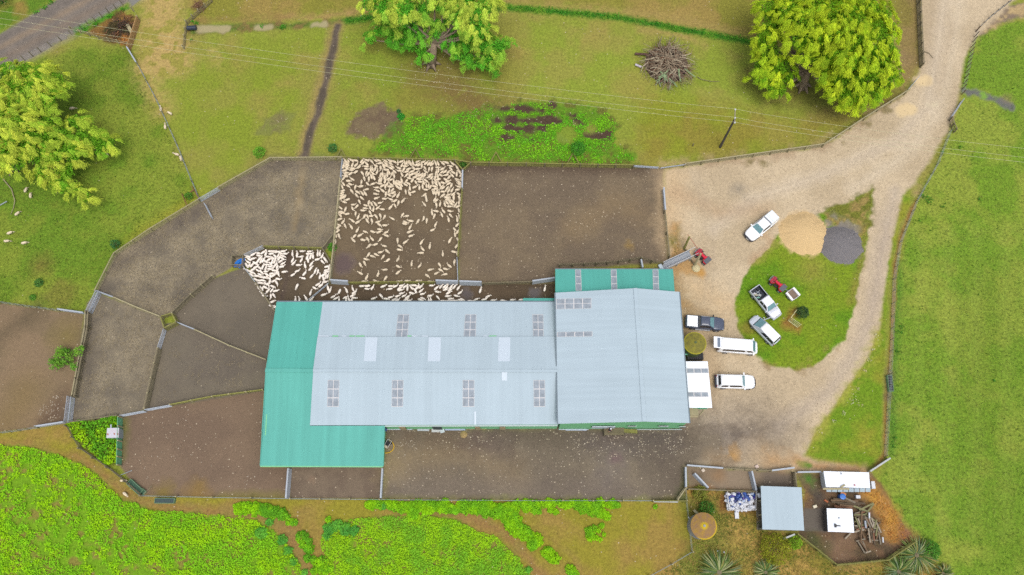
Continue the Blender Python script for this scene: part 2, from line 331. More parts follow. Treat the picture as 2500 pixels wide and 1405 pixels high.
# driveway
DRV = [(2244,-80),(2251,160),(2213,227),(2008,358),(1672,406),(1622,412),(1624,520),(1634,640),(1640,660),(1650,900),(1650,1060),(1700,1100),(1676,1137),(1765,1146),(1880,1150),(1945,1154),(2002,1155),(2100,1152),(2090,1135),(2000,1128),(1966,1112),(1990,1062),(2060,962),(2122,872),(2150,800),(2162,700),(2186,560),(2204,480),(2240,440),(2318,312),(2340,250),(2352,150),(2385,90),(2440,40),(2560,-80)]
paint(DRV,(210,190,158),(198,178,146),'B',.4,.65,soft=.3,amp=.3,tex=GRAV,cls='driveway')
paint([(1640,430),(1640,600),(1690,700),(1760,740)],(214,186,146),line=1.7,soft=1.5,amp=.8,op=.8)
paint([(1625,405),(1900,378),(2010,358),(2150,265)],(182,158,128),line=.7,soft=.8,amp=.7,op=.7,gate=('A',.4,.6))
for pl,wd,c_,o_ in [([(2310,-40),(2290,120),(2265,260),(2180,350),(2000,430),(1850,480),(1740,560)],.9,(224,208,184),.55),([(2350,-40),(2320,150),(2290,280),(2210,380),(2080,460)],.8,(222,206,180),.5),
     ([(2280,0),(2262,150)],.5,(180,160,134),.4),([(2325,60),(2290,230)],.3,(182,160,132),.4),([(2185,470),(2150,620),(2130,760),(2090,860),(2020,960),(1900,1040)],.8,(196,180,160),.7),
     ([(2165,560),(2140,700),(2128,800)],.35,(178,160,142),.5),([(1650,470),(1760,520),(1870,510)],1.0,(192,162,128),.5),([(1700,760),(1740,900),(1730,980)],1.4,(196,170,134),.6)]:
    paint(pl,c_,line=wd,soft=.9,amp=.4,op=o_)
paint([(1640,660),(1650,720),(1680,760),(1665,830)],(158,128,86),(176,142,96),'A',line=1.0,soft=1.2,amp=.9,op=.85,tex=(.6,0,.4,0))
paint([(1655,600),(1650,560),(1660,640),(1690,660)],(150,128,76),(190,150,96),'A',line=.9,soft=.7,amp=.8,op=.85)
blob(1640,590,9,(122,122,50),soft=.6); blob(1710,665,10,(200,150,76),soft=.5,op=.8)
blob(1805,463,14,(142,134,122),soft=1.2,op=.85); blob(1890,150,0.1,(0,0,0),op=0)
for x,y,r in [(2165,268,12),(2190,235,10),(2120,300,9),(2060,345,12),(1870,400,8),(1830,395,6)]: blob(x,y,r,(128,116,70),soft=.4,amp=.9,op=.7)
for x,y,rx in [(2253,198,21),(2212,269,23)]:
    paint([(x-rx*.45,y+2),(x+rx*.45,y-2)],(232,206,158),line=rx*.66/16,soft=.3,amp=.35,cls='puddle',tex=(0,0,0,-.6))
paint([(2265,257),(2284,256)],(222,206,172),line=.3,soft=.3,amp=.25,cls='puddle',tex=(0,0,0,-1))
for off in (0,14):
    for pl in ([(2300+off,-30),(2283+off,120),(2255+off,260),(2175+off,350),(2010,425+off),(1860,470+off),(1740,550+off)],[(2140+off,520),(2118+off,700),(2085+off,850),(2020+off,950),(1900,1030+off)],[(1690+off,420),(1720+off,520),(1730+off,640),(1720+off,740)]):
        paint(pl,(182,164,140),line=.16,soft=.35,amp=.2,op=.35)
# grey wet stretch and the yard south of the shed
paint([(1690,1000),(1740,990),(1850,1000),(1930,1050),(1880,1120),(1765,1140),(1700,1130),(1650,1060)],(140,128,116),(122,110,98),'A',.4,.62,soft=4.0,amp=1.2,tex=(.6,0,.35,0))
paint([(935,1040),(1690,1046),(1760,1060),(1765,1100),(1700,1135),(1674,1145),(1674,1223),(931,1221)],(134,121,103),(122,110,94),'B',.4,.6,soft=.8,amp=.3,tex=(.4,0,.3,0),cls=DY)
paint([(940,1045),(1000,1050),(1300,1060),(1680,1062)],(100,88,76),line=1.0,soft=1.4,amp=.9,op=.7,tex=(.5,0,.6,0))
paint([(960,1130),(1030,1110),(1130,1100),(1250,1150)],(150,130,98),line=1.7,soft=1.8,amp=1.0,op=.6)
paint([(1440,1080),(1560,1085),(1620,1070)],(104,94,88),line=1.7,soft=1.6,amp=1.0,op=.7,tex=(.5,0,.6,0))
paint([(1000,1065),(1180,1085)],(112,96,80),line=1.2,soft=1.2,amp=.9,op=.6,tex=(.5,0,.6,0))
for pl,c_,wd,o_ in [([(1490,1130),(1480,1180),(1470,1215)],(132,122,116),1.2,.6),([(1230,1080),(1250,1130)],(98,86,76),1.3,.5),([(940,1110),(945,1160)],(156,138,104),.8,.7),([(1330,1190),(1500,1200)],(106,94,86),1.0,.5),([(1600,1120),(1660,1170)],(96,84,76),1.1,.5),([(1060,1180),(1250,1195)],(130,116,100),.9,.5),([(1160,1075),(1200,1090)],(90,78,84),1.2,.4),([(960,1200),(1600,1206)],(128,116,104),.6,.45)]:
    paint(pl,c_,line=wd,soft=2.0,amp=1.2,op=o_)
blob(1500,1120,10,(120,96,96),soft=.7,op=.8); paint([(1730,1115),(1790,1125),(1740,1132)],(150,128,100),line=.7,soft=.7,op=.8); blob(1790,1112,14,(196,150,86),soft=1,op=.7,gate=('A',.45,.6))
blob(1850,1110,30,(190,165,130),soft=1.5,op=.6)
# island lawn
ISL = [(1800,790),(1797,730),(1806,700),(1830,650),(1875,605),(1900,572),(1935,560),(2000,520),(2060,500),(2131,462),(2122,560),(2108,640),(2088,740),(2062,828),(2003,888),(1945,906),(1885,895),(1845,872),(1815,842)]
paint(ISL,(98,142,28),(124,148,38),'B',.42,.64,soft=.15,amp=.35,tex=(0,.7,.05,0))
paint([(2000,520),(2060,500),(2131,462),(2122,560),(2100,590),(2040,560)],(160,132,92),(112,112,50),'A',.42,.58,soft=.4,amp=.8,op=.9)
paint([(1990,530),(2040,545),(2090,560)],(150,140,124),line=.8,soft=.6,amp=.9,op=.85,tex=GRAV,gate=('A',.4,.55))
paint([(2110,560),(2100,640),(2080,730)],(146,128,70),line=.5,soft=.6,amp=.5,op=.7); paint([(1820,845),(1880,898),(1960,905),(2040,850)],(150,126,84),line=.35,soft=.5,amp=.6,op=.7,gate=('A',.45,.55))
blob(1825,800,18,(140,126,62),op=.7); blob(1985,660,34,(158,144,78),op=.6,soft=1.6); paint([(1938,762),(1922,790),(1945,800)],(158,108,68),line=.55,soft=.5,amp=.5,op=.85); blob(1935,585,9,(180,146,112),op=.8)
paint([(1850,565),(1885,590),(1870,605),(1835,640)],(186,150,112),line=.5,soft=.6,amp=.5,op=.6)
blob(1963,570,64,(222,192,144),soft=.3,amp=.5,op=.9,tex=GRAV); blob(2052,598,56,(132,126,122),soft=.3,amp=.5,op=.85,tex=GRAV)
# verge
paint([(2206,476),(2228,486),(2194,560),(2168,700),(2160,900),(2155,1000),(2150,1112),(2118,1142),(2040,1128),(1966,1112),(1990,1062),(2060,962),(2122,872),(2150,800),(2162,700),(2186,560)],(112,146,36),(148,150,56),'B',.42,.62,soft=.2,amp=.35,tex=(0,.6,.15,0))
paint([(2148,805),(2122,875),(2062,965),(1995,1062),(1970,1105)],(184,160,76),(170,166,80),'A',line=.5,soft=.7,amp=.6,op=.8,tex=(.2,.4,1.2,0),gate=('A',.35,.55))
paint([(2238,488),(2205,560),(2186,640),(2180,760),(2172,900),(2163,960),(2160,1110),(2140,1140)],(162,118,78),line=.2,soft=.25,amp=.2,op=.95,cls='path')
paint([(2170,910),(2168,975)],(120,104,84),line=.55,soft=.4,op=.8)
blob(2240,470,14,(170,148,110),soft=.6)
# south
SOUTH = [(-300,1100),(0,1056),(90,1046),(163,1036),(195,1095),(260,1140),(345,1212),(710,1219),(1595,1224),(1674,1226),(1690,1350),(1585,1410),(1500,1700),(-300,1700)]
paint(SOUTH,(152,142,56),(160,134,76),'B',.44,.62,soft=.15,amp=.08,tex=(0,.5,.08,0))
for pl,wd,o_ in [([(180,1110),(260,1165),(340,1225),(420,1240),(640,1260),(700,1290),(740,1370),(760,1420)],.75,.8),([(-20,1082),(80,1085),(180,1120)],.4,.6),([(1000,1245),(1150,1265),(1230,1300),(1290,1360),(1330,1420)],.8,.8),([(740,1250),(720,1300)],1.0,.5),([(1310,1290),(1400,1360),(1420,1405)],.25,.5),([(1240,1240),(1230,1245)],.8,.5)]:
    paint(pl,(156,118,84),(150,126,82),'A',line=wd,soft=.5,amp=.5,op=o_)
blob(700,1240,0.1,(0,0,0),op=0); blob(1675,1335,16,(170,122,82),op=.8,soft=.6)
CROP1 = [(-120,1080),(0,1088),(60,1091),(120,1105),(185,1125),(232,1155),(300,1220),(340,1236),(380,1248),(470,1254),(560,1262),(625,1270),(660,1290),(700,1330),(728,1375),(742,1420),(742,1500),(-120,1500)]
CROP2 = [(788,1300),(830,1275),(920,1262),(1020,1257),(1110,1267),(1170,1300),(1215,1315),(1262,1360),(1300,1420),(1300,1480),(815,1480),(800,1380),(784,1325)]
for c_ in (CROP1, CROP2): paint(c_,(118,164,34),(142,134,70),'A',.52,.66,soft=.2,amp=.4,cls='crop_soil')
HEDGE = [(165,1036),(292,1018),(290,1132),(262,1136),(218,1100),(190,1075)]
paint(HEDGE,(86,110,36),(110,80,50),'A',soft=.2,amp=.2)
# south-east
paint([(1676,1140),(1765,1146),(1880,1151),(1942,1156),(1942,1200),(1857,1202),(1842,1200),(1752,1197),(1680,1192)],(154,136,114),(142,124,102),'B',soft=.15,amp=.15,tex=(.25,0,.15,0),cls=DY)
blob(1700,1170,12,(110,96,80),soft=.5,op=.7,gate=('A',.4,.55)); blob(1755,1160,14,(160,126,90),soft=.8,op=.6); paint([(1860,1150),(1935,1160),(1938,1190),(1860,1195)],(118,106,94),soft=.5,amp=.2,op=.8)
paint([(1676,1194),(1752,1198),(1857,1203),(1862,1296),(1945,1306),(2040,1384),(2165,1372),(2240,1320),(2300,1400),(2330,1500),(1500,1500),(1590,1408),(1690,1350)],(142,126,62),(172,140,84),'A',.42,.6,soft=.25,amp=.3,tex=(0,.8,.1,0))
paint([(1690,1215),(1740,1260),(1760,1310),(1700,1330),(1700,1400)],(92,112,44),line=1.4,soft=1.2,amp=1,op=.7); paint([(1752,1200),(1755,1250),(1850,1258),(1850,1205)],(124,84,56),soft=.5,amp=.3)
paint([(1685,1198),(1730,1196)],(196,140,84),line=.4,soft=.6,op=.8); paint([(1800,1290),(1820,1360),(1880,1390)],(184,150,92),line=1.6,soft=1.5,amp=1,op=.6); paint([(1800,1375),(1700,1395)],(110,124,50),line=1.4,soft=1.4,amp=1,op=.6)
paint([(1945,1156),(2002,1155),(2122,1153),(2150,1180),(2200,1270),(2232,1318),(2165,1368),(2040,1380),(1948,1306),(1962,1200)],(118,92,70),(96,80,62),'A',.42,.6,soft=.2,amp=.25,tex=(.3,.2,.25,0))
paint([(1962,1242),(2016,1240),(2020,1300),(1964,1296)],(112,104,94),soft=.1,amp=.08,tex=(.2,0,0,0),cls='path')
paint([(1990,1200),(2010,1225),(2012,1290)],(86,78,74),line=.6,soft=.6,op=.7)
paint([(1950,1160),(1985,1180)],(124,116,80),line=.8,soft=.6,op=.6); blob(1975,1170,10,(84,128,50),soft=.5); blob(1965,1215,8,(184,142,74),soft=.5,op=.8)
paint([(2075,1310),(2040,1340),(2060,1365)],(142,114,92),line=1.0,soft=1,amp=.6,op=.7); paint([(1990,1320),(2010,1345)],(82,90,50),line=.8,soft=.8,op=.7)
paint([(2125,1200),(2145,1225),(2170,1255),(2180,1300)],(206,154,78),(186,136,84),'A',line=1.1,soft=.7,amp=.7,tex=(0,.6,.2,0)); paint([(2205,1300),(2225,1325)],(160,112,84),line=1.0,soft=.8,amp=.5)
paint([(1950,1125),(1990,1140),(2080,1145),(2110,1150)],(190,142,92),(178,148,110),'A',line=.6,soft=.6,amp=.4,op=.9,tex=(.5,0,.2,0)); paint([(1950,1132),(1975,1137)],(96,140,44),line=.25,soft=.25)
paint([(1880,1120),(1940,1130)],(196,158,112),line=.8,soft=1,op=.7,amp=.7)
# ---- build: one mesh surface per kind of ground, all sharing one material
def ground_material():
    m = bpy.data.materials.new('earth'); m.use_nodes = True; n = m.node_tree; L = n.links; b = n.nodes['Principled BSDF']
    N = n.nodes.new
    tc = N('ShaderNodeTexCoord'); ac = N('ShaderNodeAttribute'); ac.attribute_name = 'Col'; at = N('ShaderNodeAttribute'); at.attribute_name = 'Tex'
    sp = N('ShaderNodeSeparateColor'); L.new(at.outputs['Color'], sp.inputs[0])
    def math_(op, a, b_=None, c=None):
        q = N('ShaderNodeMath'); q.operation = op
        for i,x in enumerate((a,b_,c)):
            if x is None: continue
            if isinstance(x,(int,float)): q.inputs[i].default_value = x
            else: L.new(x, q.inputs[i])
        return q.outputs[0]
    def noise(sc, det, rough=.6, dist=0):
        q = N('ShaderNodeTexNoise'); q.inputs['Scale'].default_value = sc; q.inputs['Detail'].default_value = det; q.inputs['Roughness'].default_value = rough; q.inputs['Distortion'].default_value = dist
        L.new(tc.outputs['Object'], q.inputs['Vector']); return q
    n1 = noise(2.7,3,.65); n2 = noise(.8,4,.6); n3 = noise(6.5,2,.7); n4 = noise(.42,6,.7)
    g = math_('ADD', math_('MULTIPLY', math_('SUBTRACT', n1.outputs[0], .5), 2.3), math_('MULTIPLY', math_('SUBTRACT', n2.outputs[0], .5), .7))
    g = math_('ADD', g, math_('MULTIPLY', math_('SUBTRACT', n3.outputs[0], .5), 1.7))
    gf = math_('MULTIPLY', g, sp.outputs[1])
    vo = N('ShaderNodeTexVoronoi'); vo.inputs['Scale'].default_value = 5.2; L.new(tc.outputs['Object'], vo.inputs['Vector'])
    sv = N('ShaderNodeSeparateColor'); L.new(vo.outputs['Color'], sv.inputs[0])
    rv = math_('MULTIPLY', math_('ADD', math_('MULTIPLY', math_('SUBTRACT', sv.outputs[0], .5), .42), math_('MULTIPLY', math_('SUBTRACT', n3.outputs[0], .5), .9)), sp.outputs[0])
    tot = math_('ADD', 1.0, math_('ADD', gf, rv)); tot = math_('MAXIMUM', tot, .25)
    sc = N('ShaderNodeVectorMath'); sc.operation = 'SCALE'; L.new(ac.outputs['Color'], sc.inputs[0]); L.new(tot, sc.inputs['Scale'])
    cur = sc.outputs[0]
    def mixin(fac, col):
        nonlocal cur
        q = N('ShaderNodeMix'); q.data_type = 'RGBA'; q.clamp_factor = True; L.new(fac, q.inputs[0]); L.new(cur, q.inputs[6]); q.inputs[7].default_value = (*col,1); cur = q.outputs[2]
    mixin(math_('MULTIPLY', math_('MAXIMUM', math_('MULTIPLY', math_('SUBTRACT', n4.outputs[0], .5), 3.0), 0), math_('MULTIPLY', sp.outputs[1], .35)), C(158,146,66))
    # yellow-green dry tips in the grass
    tips = math_('MULTIPLY', math_('MULTIPLY', math_('SUBTRACT', n3.outputs[0], .52), 3.0), sp.outputs[1]); mixin(math_('MULTIPLY', math_('MAXIMUM', tips, 0), .9), C(172,180,66))
    # straw trodden into the yards: thin wandering wisps
    ns = noise(2.3,5,.7,2.2); nb = noise(.28,3,.6)
    rdg = math_('SUBTRACT', 1.0, math_('MULTIPLY', math_('ABSOLUTE', math_('SUBTRACT', ns.outputs[0], .5)), 14.0))
    rdg = math_('MULTIPLY', math_('MAXIMUM', rdg, 0), math_('MULTIPLY', math_('SUBTRACT', nb.outputs[0], .3), 3.0))
    n5 = noise(5.5,3,.8,1.0); r2 = math_('MULTIPLY', math_('MAXIMUM', math_('SUBTRACT', n5.outputs[0], .53), 0), math_('MULTIPLY', math_('MAXIMUM', math_('SUBTRACT', nb.outputs[0], .27), 0), 16.0))
    st = math_('MULTIPLY', math_('MAXIMUM', math_('ADD', math_('MAXIMUM', rdg, 0), r2), 0), math_('MULTIPLY', math_('MAXIMUM', at.outputs['Alpha'], 0), 1.15))
    mixin(math_('MULTIPLY', math_('MINIMUM', st, 1.0), .8), C(184,168,136))
    # pale pebbles and flecks
    v2 = N('ShaderNodeTexVoronoi'); v2.inputs['Scale'].default_value = 4.6; L.new(tc.outputs['Object'], v2.inputs['Vector'])
    s2 = N('ShaderNodeSeparateColor'); L.new(v2.outputs['Color'], s2.inputs[0])
    thr = math_('SUBTRACT', 1.0, math_('MULTIPLY', sp.outputs[2], .40)); on = math_('GREATER_THAN', s2.outputs[0], thr)
    size = math_('MULTIPLY', math_('MULTIPLY', s2.outputs[1], s2.outputs[1]), .34); near = math_('LESS_THAN', v2.outputs['Distance'], math_('ADD', size, .05))
    mixin(math_('MULTIPLY', math_('MULTIPLY', on, near), .72), C(222,206,178))
    L.new(cur, b.inputs['Base Color'])
    wet = math_('MAXIMUM', math_('MULTIPLY', at.outputs['Alpha'], -1.0), 0.0)
    L.new(math_('SUBTRACT', .92, math_('MULTIPLY', wet, .82)), b.inputs['Roughness']); L.new(math_('ADD', .2, math_('MULTIPLY', wet, .3)), b.inputs['Specular IOR Level'])
    hsum = math_('ADD', math_('MULTIPLY', n1.outputs[0], sp.outputs[1]), math_('MULTIPLY', sv.outputs[0], math_('MULTIPLY', sp.outputs[0], .35)))
    bp = N('ShaderNodeBump'); bp.inputs['Strength'].default_value = .55; bp.inputs['Distance'].default_value = .12; L.new(hsum, bp.inputs['Height']); L.new(bp.outputs[0], b.inputs['Normal'])
    return m
gm_ = np.clip((gtex[...,1]-.2)/.3,0,1); gcol[...,2] *= 1-.2*gm_
EARTH = ground_material()
def build_ground():
    idx = np.arange(nx*ny).reshape(ny,nx); fc = gcls[:-1,:-1]
    zz = (fbm(GXX,GYY,9.0,71,3)-.5)*.05
    vx = np.stack([GXX,GYY,zz],-1).reshape(-1,3); cf = gcol.reshape(-1,3); tf = gtex.reshape(-1,4)
    q = np.stack([idx[:-1,:-1],idx[:-1,1:],idx[1:,1:],idx[1:,:-1]],-1)
    for k,nm in enumerate(CLS):
        f = q[fc==k].reshape(-1,4)
        if not len(f): continue
        used, inv = np.unique(f.ravel(), return_inverse=True); V = vx[used]; f = inv.reshape(-1,4); cl = cf[used]; tx = tf[used]
        if k == 0:      # the plain carries on to the horizon
            n0 = len(V); E = 1500.0
            ring = np.array([(GX0,GY0,0),(GX1,GY0,0),(gx[-1],gy[-1],0),(GX0,gy[-1],0),(-E,-E,0),(E,-E,0),(E,E,0),(-E,E,0)],float); ring[1,0]=gx[-1]
            V = np.concatenate([V,ring]); f = np.concatenate([f, np.array([(0,4,5,1),(1,5,6,2),(2,6,7,3),(3,7,4,0)])[:, ::-1]+n0]); 
            cl = np.concatenate([cl,np.tile(lc((128,146,54)),(8,1))]); tx = np.concatenate([tx,np.tile((0,.6,.03,0),(8,1))])
        me = bpy.data.meshes.new(nm); me.vertices.add(len(V)); me.vertices.foreach_set('co', V.astype(np.float32).ravel())
        me.loops.add(len(f)*4); me.loops.foreach_set('vertex_index', f.astype(np.int32).ravel()); me.polygons.add(len(f))
        me.polygons.foreach_set('loop_start', (np.arange(len(f))*4).astype(np.int32)); me.polygons.foreach_set('use_smooth', np.ones(len(f),bool))
        me.update(calc_edges=True)
        a = me.attributes.new('Col','FLOAT_COLOR','POINT'); a.data.foreach_set('color', np.concatenate([cl,np.ones((len(cl),1))],1).astype(np.float32).ravel())
        a = me.attributes.new('Tex','FLOAT_COLOR','POINT'); a.data.foreach_set('color', tx.astype(np.float32).ravel())
        me.materials.append(EARTH); o = bpy.data.objects.new(nm, me); COL.objects.link(o); o['kind'] = 'structure'
build_ground()
# ================================================================ BUILDINGS
def roofmat(name, rgb, axis, rough=.75, streak=.06, pitch=.76, metal=0.0, amt=.02):
    m = bpy.data.materials.new(name); m.use_nodes = True; n = m.node_tree; L = n.links; b = n.nodes['Principled BSDF']; N = n.nodes.new
    b.inputs['Roughness'].default_value = rough; b.inputs['Metallic'].default_value = metal; b.inputs['Specular IOR Level'].default_value = .25
    tc = N('ShaderNodeTexCoord'); sx = N('ShaderNodeSeparateXYZ'); L.new(tc.outputs['Object'], sx.inputs[0])
    mp = N('ShaderNodeMapping'); mp.inputs['Scale'].default_value = (1,.06,.06) if axis=='x' else (.06,1,.06); L.new(tc.outputs['Object'], mp.inputs[0])
    nz = N('ShaderNodeTexNoise'); nz.inputs['Scale'].default_value = 1.1; nz.inputs['Detail'].default_value = 3; nz.inputs['Roughness'].default_value = .6; L.new(mp.outputs[0], nz.inputs['Vector'])
    n2 = N('ShaderNodeTexNoise'); n2.inputs['Scale'].default_value = .35; n2.inputs['Detail'].default_value = 5; L.new(tc.outputs['Object'], n2.inputs['Vector'])
    w1 = N('ShaderNodeMath'); w1.operation = 'MULTIPLY'; L.new(sx.outputs[0 if axis=='x' else 1], w1.inputs[0]); w1.inputs[1].default_value = 2*math.pi/pitch
    sn = N('ShaderNodeMath'); sn.operation = 'SINE'; L.new(w1.outputs[0], sn.inputs[0])
    def ma(op,a,c):
        q = N('ShaderNodeMath'); q.operation = op
        for i,x in enumerate((a,c)):
            if isinstance(x,(int,float)): q.inputs[i].default_value = x
            else: L.new(x,q.inputs[i])
        return q.outputs[0]
    f = ma('ADD', 1.0, ma('ADD', ma('MULTIPLY', ma('SUBTRACT', nz.outputs[0], .5), streak*4), ma('ADD', ma('MULTIPLY', ma('SUBTRACT', n2.outputs[0], .5), .12), ma('MULTIPLY', sn.outputs[0], amt*.5))))
    # sheet laps every 0.76 m across the ribs and every 3.6 m along them
    lap = ma('LESS_THAN', ma('PINGPONG', sx.outputs[0 if axis=='x' else 1], .76), .02); lap2 = ma('LESS_THAN', ma('PINGPONG', sx.outputs[1 if axis=='x' else 0], 3.7), .03)
    f = ma('SUBTRACT', f, ma('ADD', ma('MULTIPLY', lap, .015), ma('MULTIPLY', lap2, .02)))
    s = N('ShaderNodeVectorMath'); s.operation = 'SCALE'; s.inputs[0].default_value = rgb; L.new(f, s.inputs['Scale']); L.new(s.outputs[0], b.inputs['Base Color'])
    bp = N('ShaderNodeBump'); bp.inputs['Strength'].default_value = .12; bp.inputs['Distance'].default_value = .02; L.new(sn.outputs[0], bp.inputs['Height']); L.new(bp.outputs[0], b.inputs['Normal'])
    MATS[name] = m; return m
SILV = roofmat('silver_sheet', C(188,206,216), 'x', streak=.04); SILVY = roofmat('silver_sheet_across', C(188,206,216), 'y', streak=.05)
GRN = roofmat('green_sheet', C(96,186,172), 'x', streak=.07, rough=.75); GRN2 = roofmat('green_sheet_lit', C(104,188,174), 'x', streak=.1, rough=.75)  # south-slope copy is lighter: the brighter light there is put into its colour
WHITE = roofmat('white_sheet', C(240,246,255,1.2), 'x', streak=.03); WHITEW = mat('white_paint', C(228,232,238), .5, var=.05)
GW = mat('green_wall', C(138,214,158), .7, var=.12, scale=2.5); GWD = mat('deep_green_wall', C(70,190,140), .7, var=.1)
TRIM = mat('pale_trim', C(200,214,214), .6, var=.05); DTRIM = mat('grey_gutter', C(120,136,146), .5, var=.08)
PANE = mat('skylight_pane', C(160,170,180), .8, var=.28, scale=1.6, bump=.1); PANE2 = mat('skylight_pane_pale', C(196,206,218), .4, var=.1, scale=1.5); SKF = mat('skylight_frame', C(226,224,224), .6, var=.08, scale=6)
PALE = mat('pale_sheet', C(212,226,238), .5, var=.04)
CONC = mat('concrete', C(150,142,130), .9, var=.15, scale=2, bump=.2); WOOD = mat('grey_timber', C(176,166,130), .85, var=.25, scale=4, bump=.3, rnd=.12); WOODD = mat('dark_timber', C(134,124,98), .9, var=.3, scale=4, bump=.3, rnd=.15)
MOSSW = mat('mossy_timber', C(140,138,74), .9, var=.3, scale=5, bump=.3, rnd=.15); GALV = mat('galvanised_steel', C(186,194,204), .5, var=.1, scale=3); GALVG = mat('dull_galvanised_steel', C(160,172,176), .55, var=.12)
BLK = mat('black_plastic', C(36,38,42), .6, var=.2); RUBBER = mat('tyre_rubber', C(46,46,48), .85, var=.15)
def Z3(px,py,z): return P(px,py,z)
shed = thing('shearing_shed', 'long woolshed with pale blue-silver roofs, green end bays and rows of skylights', 'shed', P(1190,890,0))
# heights
zN, zR, zS, zL = 3.0, 4.35, 3.05, 2.45
A = Z3(677,738,zN); B_ = Z3(1356,738,zN); Cc = Z3(650,905,zR); D_ = Z3(1360,907,zR)
E_ = Z3(636,1138,zL); Fv = Z3(935,1139,zL)
def on(px,py,pl): return ray_plane(px,py,*pl)
PLN = (A, B_, Cc); 
# green west bay, north slope
gN = [A, on(788,738,PLN), on(765,906,PLN), Cc]
MB().slab(gN, .05).build('roof', GRN, shed)
sN = [on(788,738,PLN), on(1357,738,PLN), on(1359,823,PLN), on(776,824,PLN)]
MB().slab(sN, .05).build('roof', SILV, shed)
# the upper run of sheets laps above the lower with a small step
up = Vector((0,0,.16)); sN2 = [on(776,824,PLN)+up, on(1359.5,823,PLN)+up, on(1360,907,PLN)+up, on(765,906,PLN)+up]
MB().slab(sN2, .05).build('roof', SILV, shed)
PLS = (Cc, D_, E_ + Vector((0,0,0)))
# south slope plane through ridge and silver eave
sE = Z3(757,1040,zS); PLS = (Cc+Vector((0,0,.02)), D_+Vector((0,0,.02)), sE)
g_edge_y = 1040
W0 = on(639.5,1040,PLS)
gS = [Cc+Vector((0,0,.02)), on(765,906,PLS), on(757,1040,PLS), W0]
MB().slab(gS, .05).build('roof', GRN2, shed)
sS = [on(765,906,PLS)+Vector((0,0,.012)), on(1360,907,PLS)+Vector((0,0,.012)), on(1362,1037,PLS)+Vector((0,0,.012)), on(757,1039,PLS)+Vector((0,0,.012))]
MB().slab(sS, .06).build('roof', SILV, shed)
PLL = (W0, on(937,1040,PLS), E_)
lean = [W0+Vector((0,0,-.004)), on(938,1040,PLL)+Vector((0,0,-.004)), Fv, E_]
MB().slab(lean, .05).build('roof', GRN2, shed)
# ridge caps, gutters, barge trims
MB().bar(Cc+Vector((-.1,0,.09)), on(765,906,PLN)+Vector((0,0,.09)), .5, .07).build('ridge_cap', GRN2, shed)
MB().bar(on(765,906,PLN)+Vector((0,0,.24)), D_+Vector((0,0,.26)), .34, .03).build('ridge_cap', SILV, shed)
MB().bar(A+Vector((0,.08,0)), on(1357,738,PLN)+Vector((0,.08,0)), .16, .12).build('gutter', DTRIM, shed)
MB().bar(on(757,1040,PLS)+Vector((0,-.08,-.03)), on(1361,1038,PLS)+Vector((0,-.08,-.03)), .14, .1).build('gutter', TRIM, shed)
MB().bar(E_+Vector((0,-.06,0)), Fv+Vector((0,-.06,0)), .14, .12).build('gutter', MATS['green_wall'], shed)
MB().bar(A+Vector((-.04,0,.03)), Cc+Vector((-.04,0,.03)), .07, .12).build('barge_board', GRN2, shed)
MB().bar(Cc+Vector((-.04,0,.03)), E_+Vector((-.04,0,.03)), .07, .12).build('barge_board', GRN2, shed)
MB().bar(on(938.5,1040,PLL)+Vector((.03,0,.03)), Fv+Vector((.03,0,.03)), .07, .12).build('barge_board', GRN2, shed)
# green and white scraps showing in the lap between the two sheet runs
for x0,x1,mm in [(778,803,'w'),(812,826,'g'),(836,846,'w'),(853,866,'g'),(869,890,'g'),(995,1005,'g'),(1006,1020,'w'),(1030,1046,'w'),(1180,1190,'w'),(1194,1212,'g')]:
    MB().bar(on(x0,821.6,PLN)+Vector((0,0,.09)), on(x1,821.6,PLN)+Vector((0,0,.09)), .16, .06).build('flashing', PALE if mm=='w' else GW, shed)
# walls
def wall(a, b, zt, m=GW, name='wall', th=.12, z0=0): 
    q = MB(); n_ = Vector((b.x-a.x,b.y-a.y,0)).normalized(); p = Vector((-n_.y,n_.x,0))*th/2
    za, zb = zt if hasattr(zt,'__len__') else (zt,zt)
    vs = [Vector((a.x,a.y,z0))-p,Vector((b.x,b.y,z0))-p,Vector((b.x,b.y,z0))+p,Vector((a.x,a.y,z0))+p,Vector((a.x,a.y,za))-p,Vector((b.x,b.y,zb))-p,Vector((b.x,b.y,zb))+p,Vector((a.x,a.y,za))+p]
    q.add(vs,[(3,2,1,0),(4,5,6,7),(0,1,5,4),(1,2,6,5),(2,3,7,6),(3,0,4,7)]); return q.build(name, m, shed)
O = lambda v,dx,dy: Vector((v.x+dx,v.y+dy,v.z))
wSW = O(on(937,1040,PLS),.15,.05); wSE = O(on(1362,1038,PLS),0,.05)
wall(wSW, wSE, zS-.06); wall(O(A,.35,-.3), O(B_,-.2,-.3), zN-.08)
wall(O(A,.3,-.3), O(Cc,.35,0), (zN-.06,zR-.1)); wall(O(Cc,.35,0), O(E_,.35,.4), (zR-.1,zL-.04))
wall(O(Fv,-.3,.4), O(on(938,1040,PLS),-.3,.5), (zL-.06,zS-.1)); wall(O(E_,.35,.35), O(Fv,-.3,.35), zL-.08, WOODD)
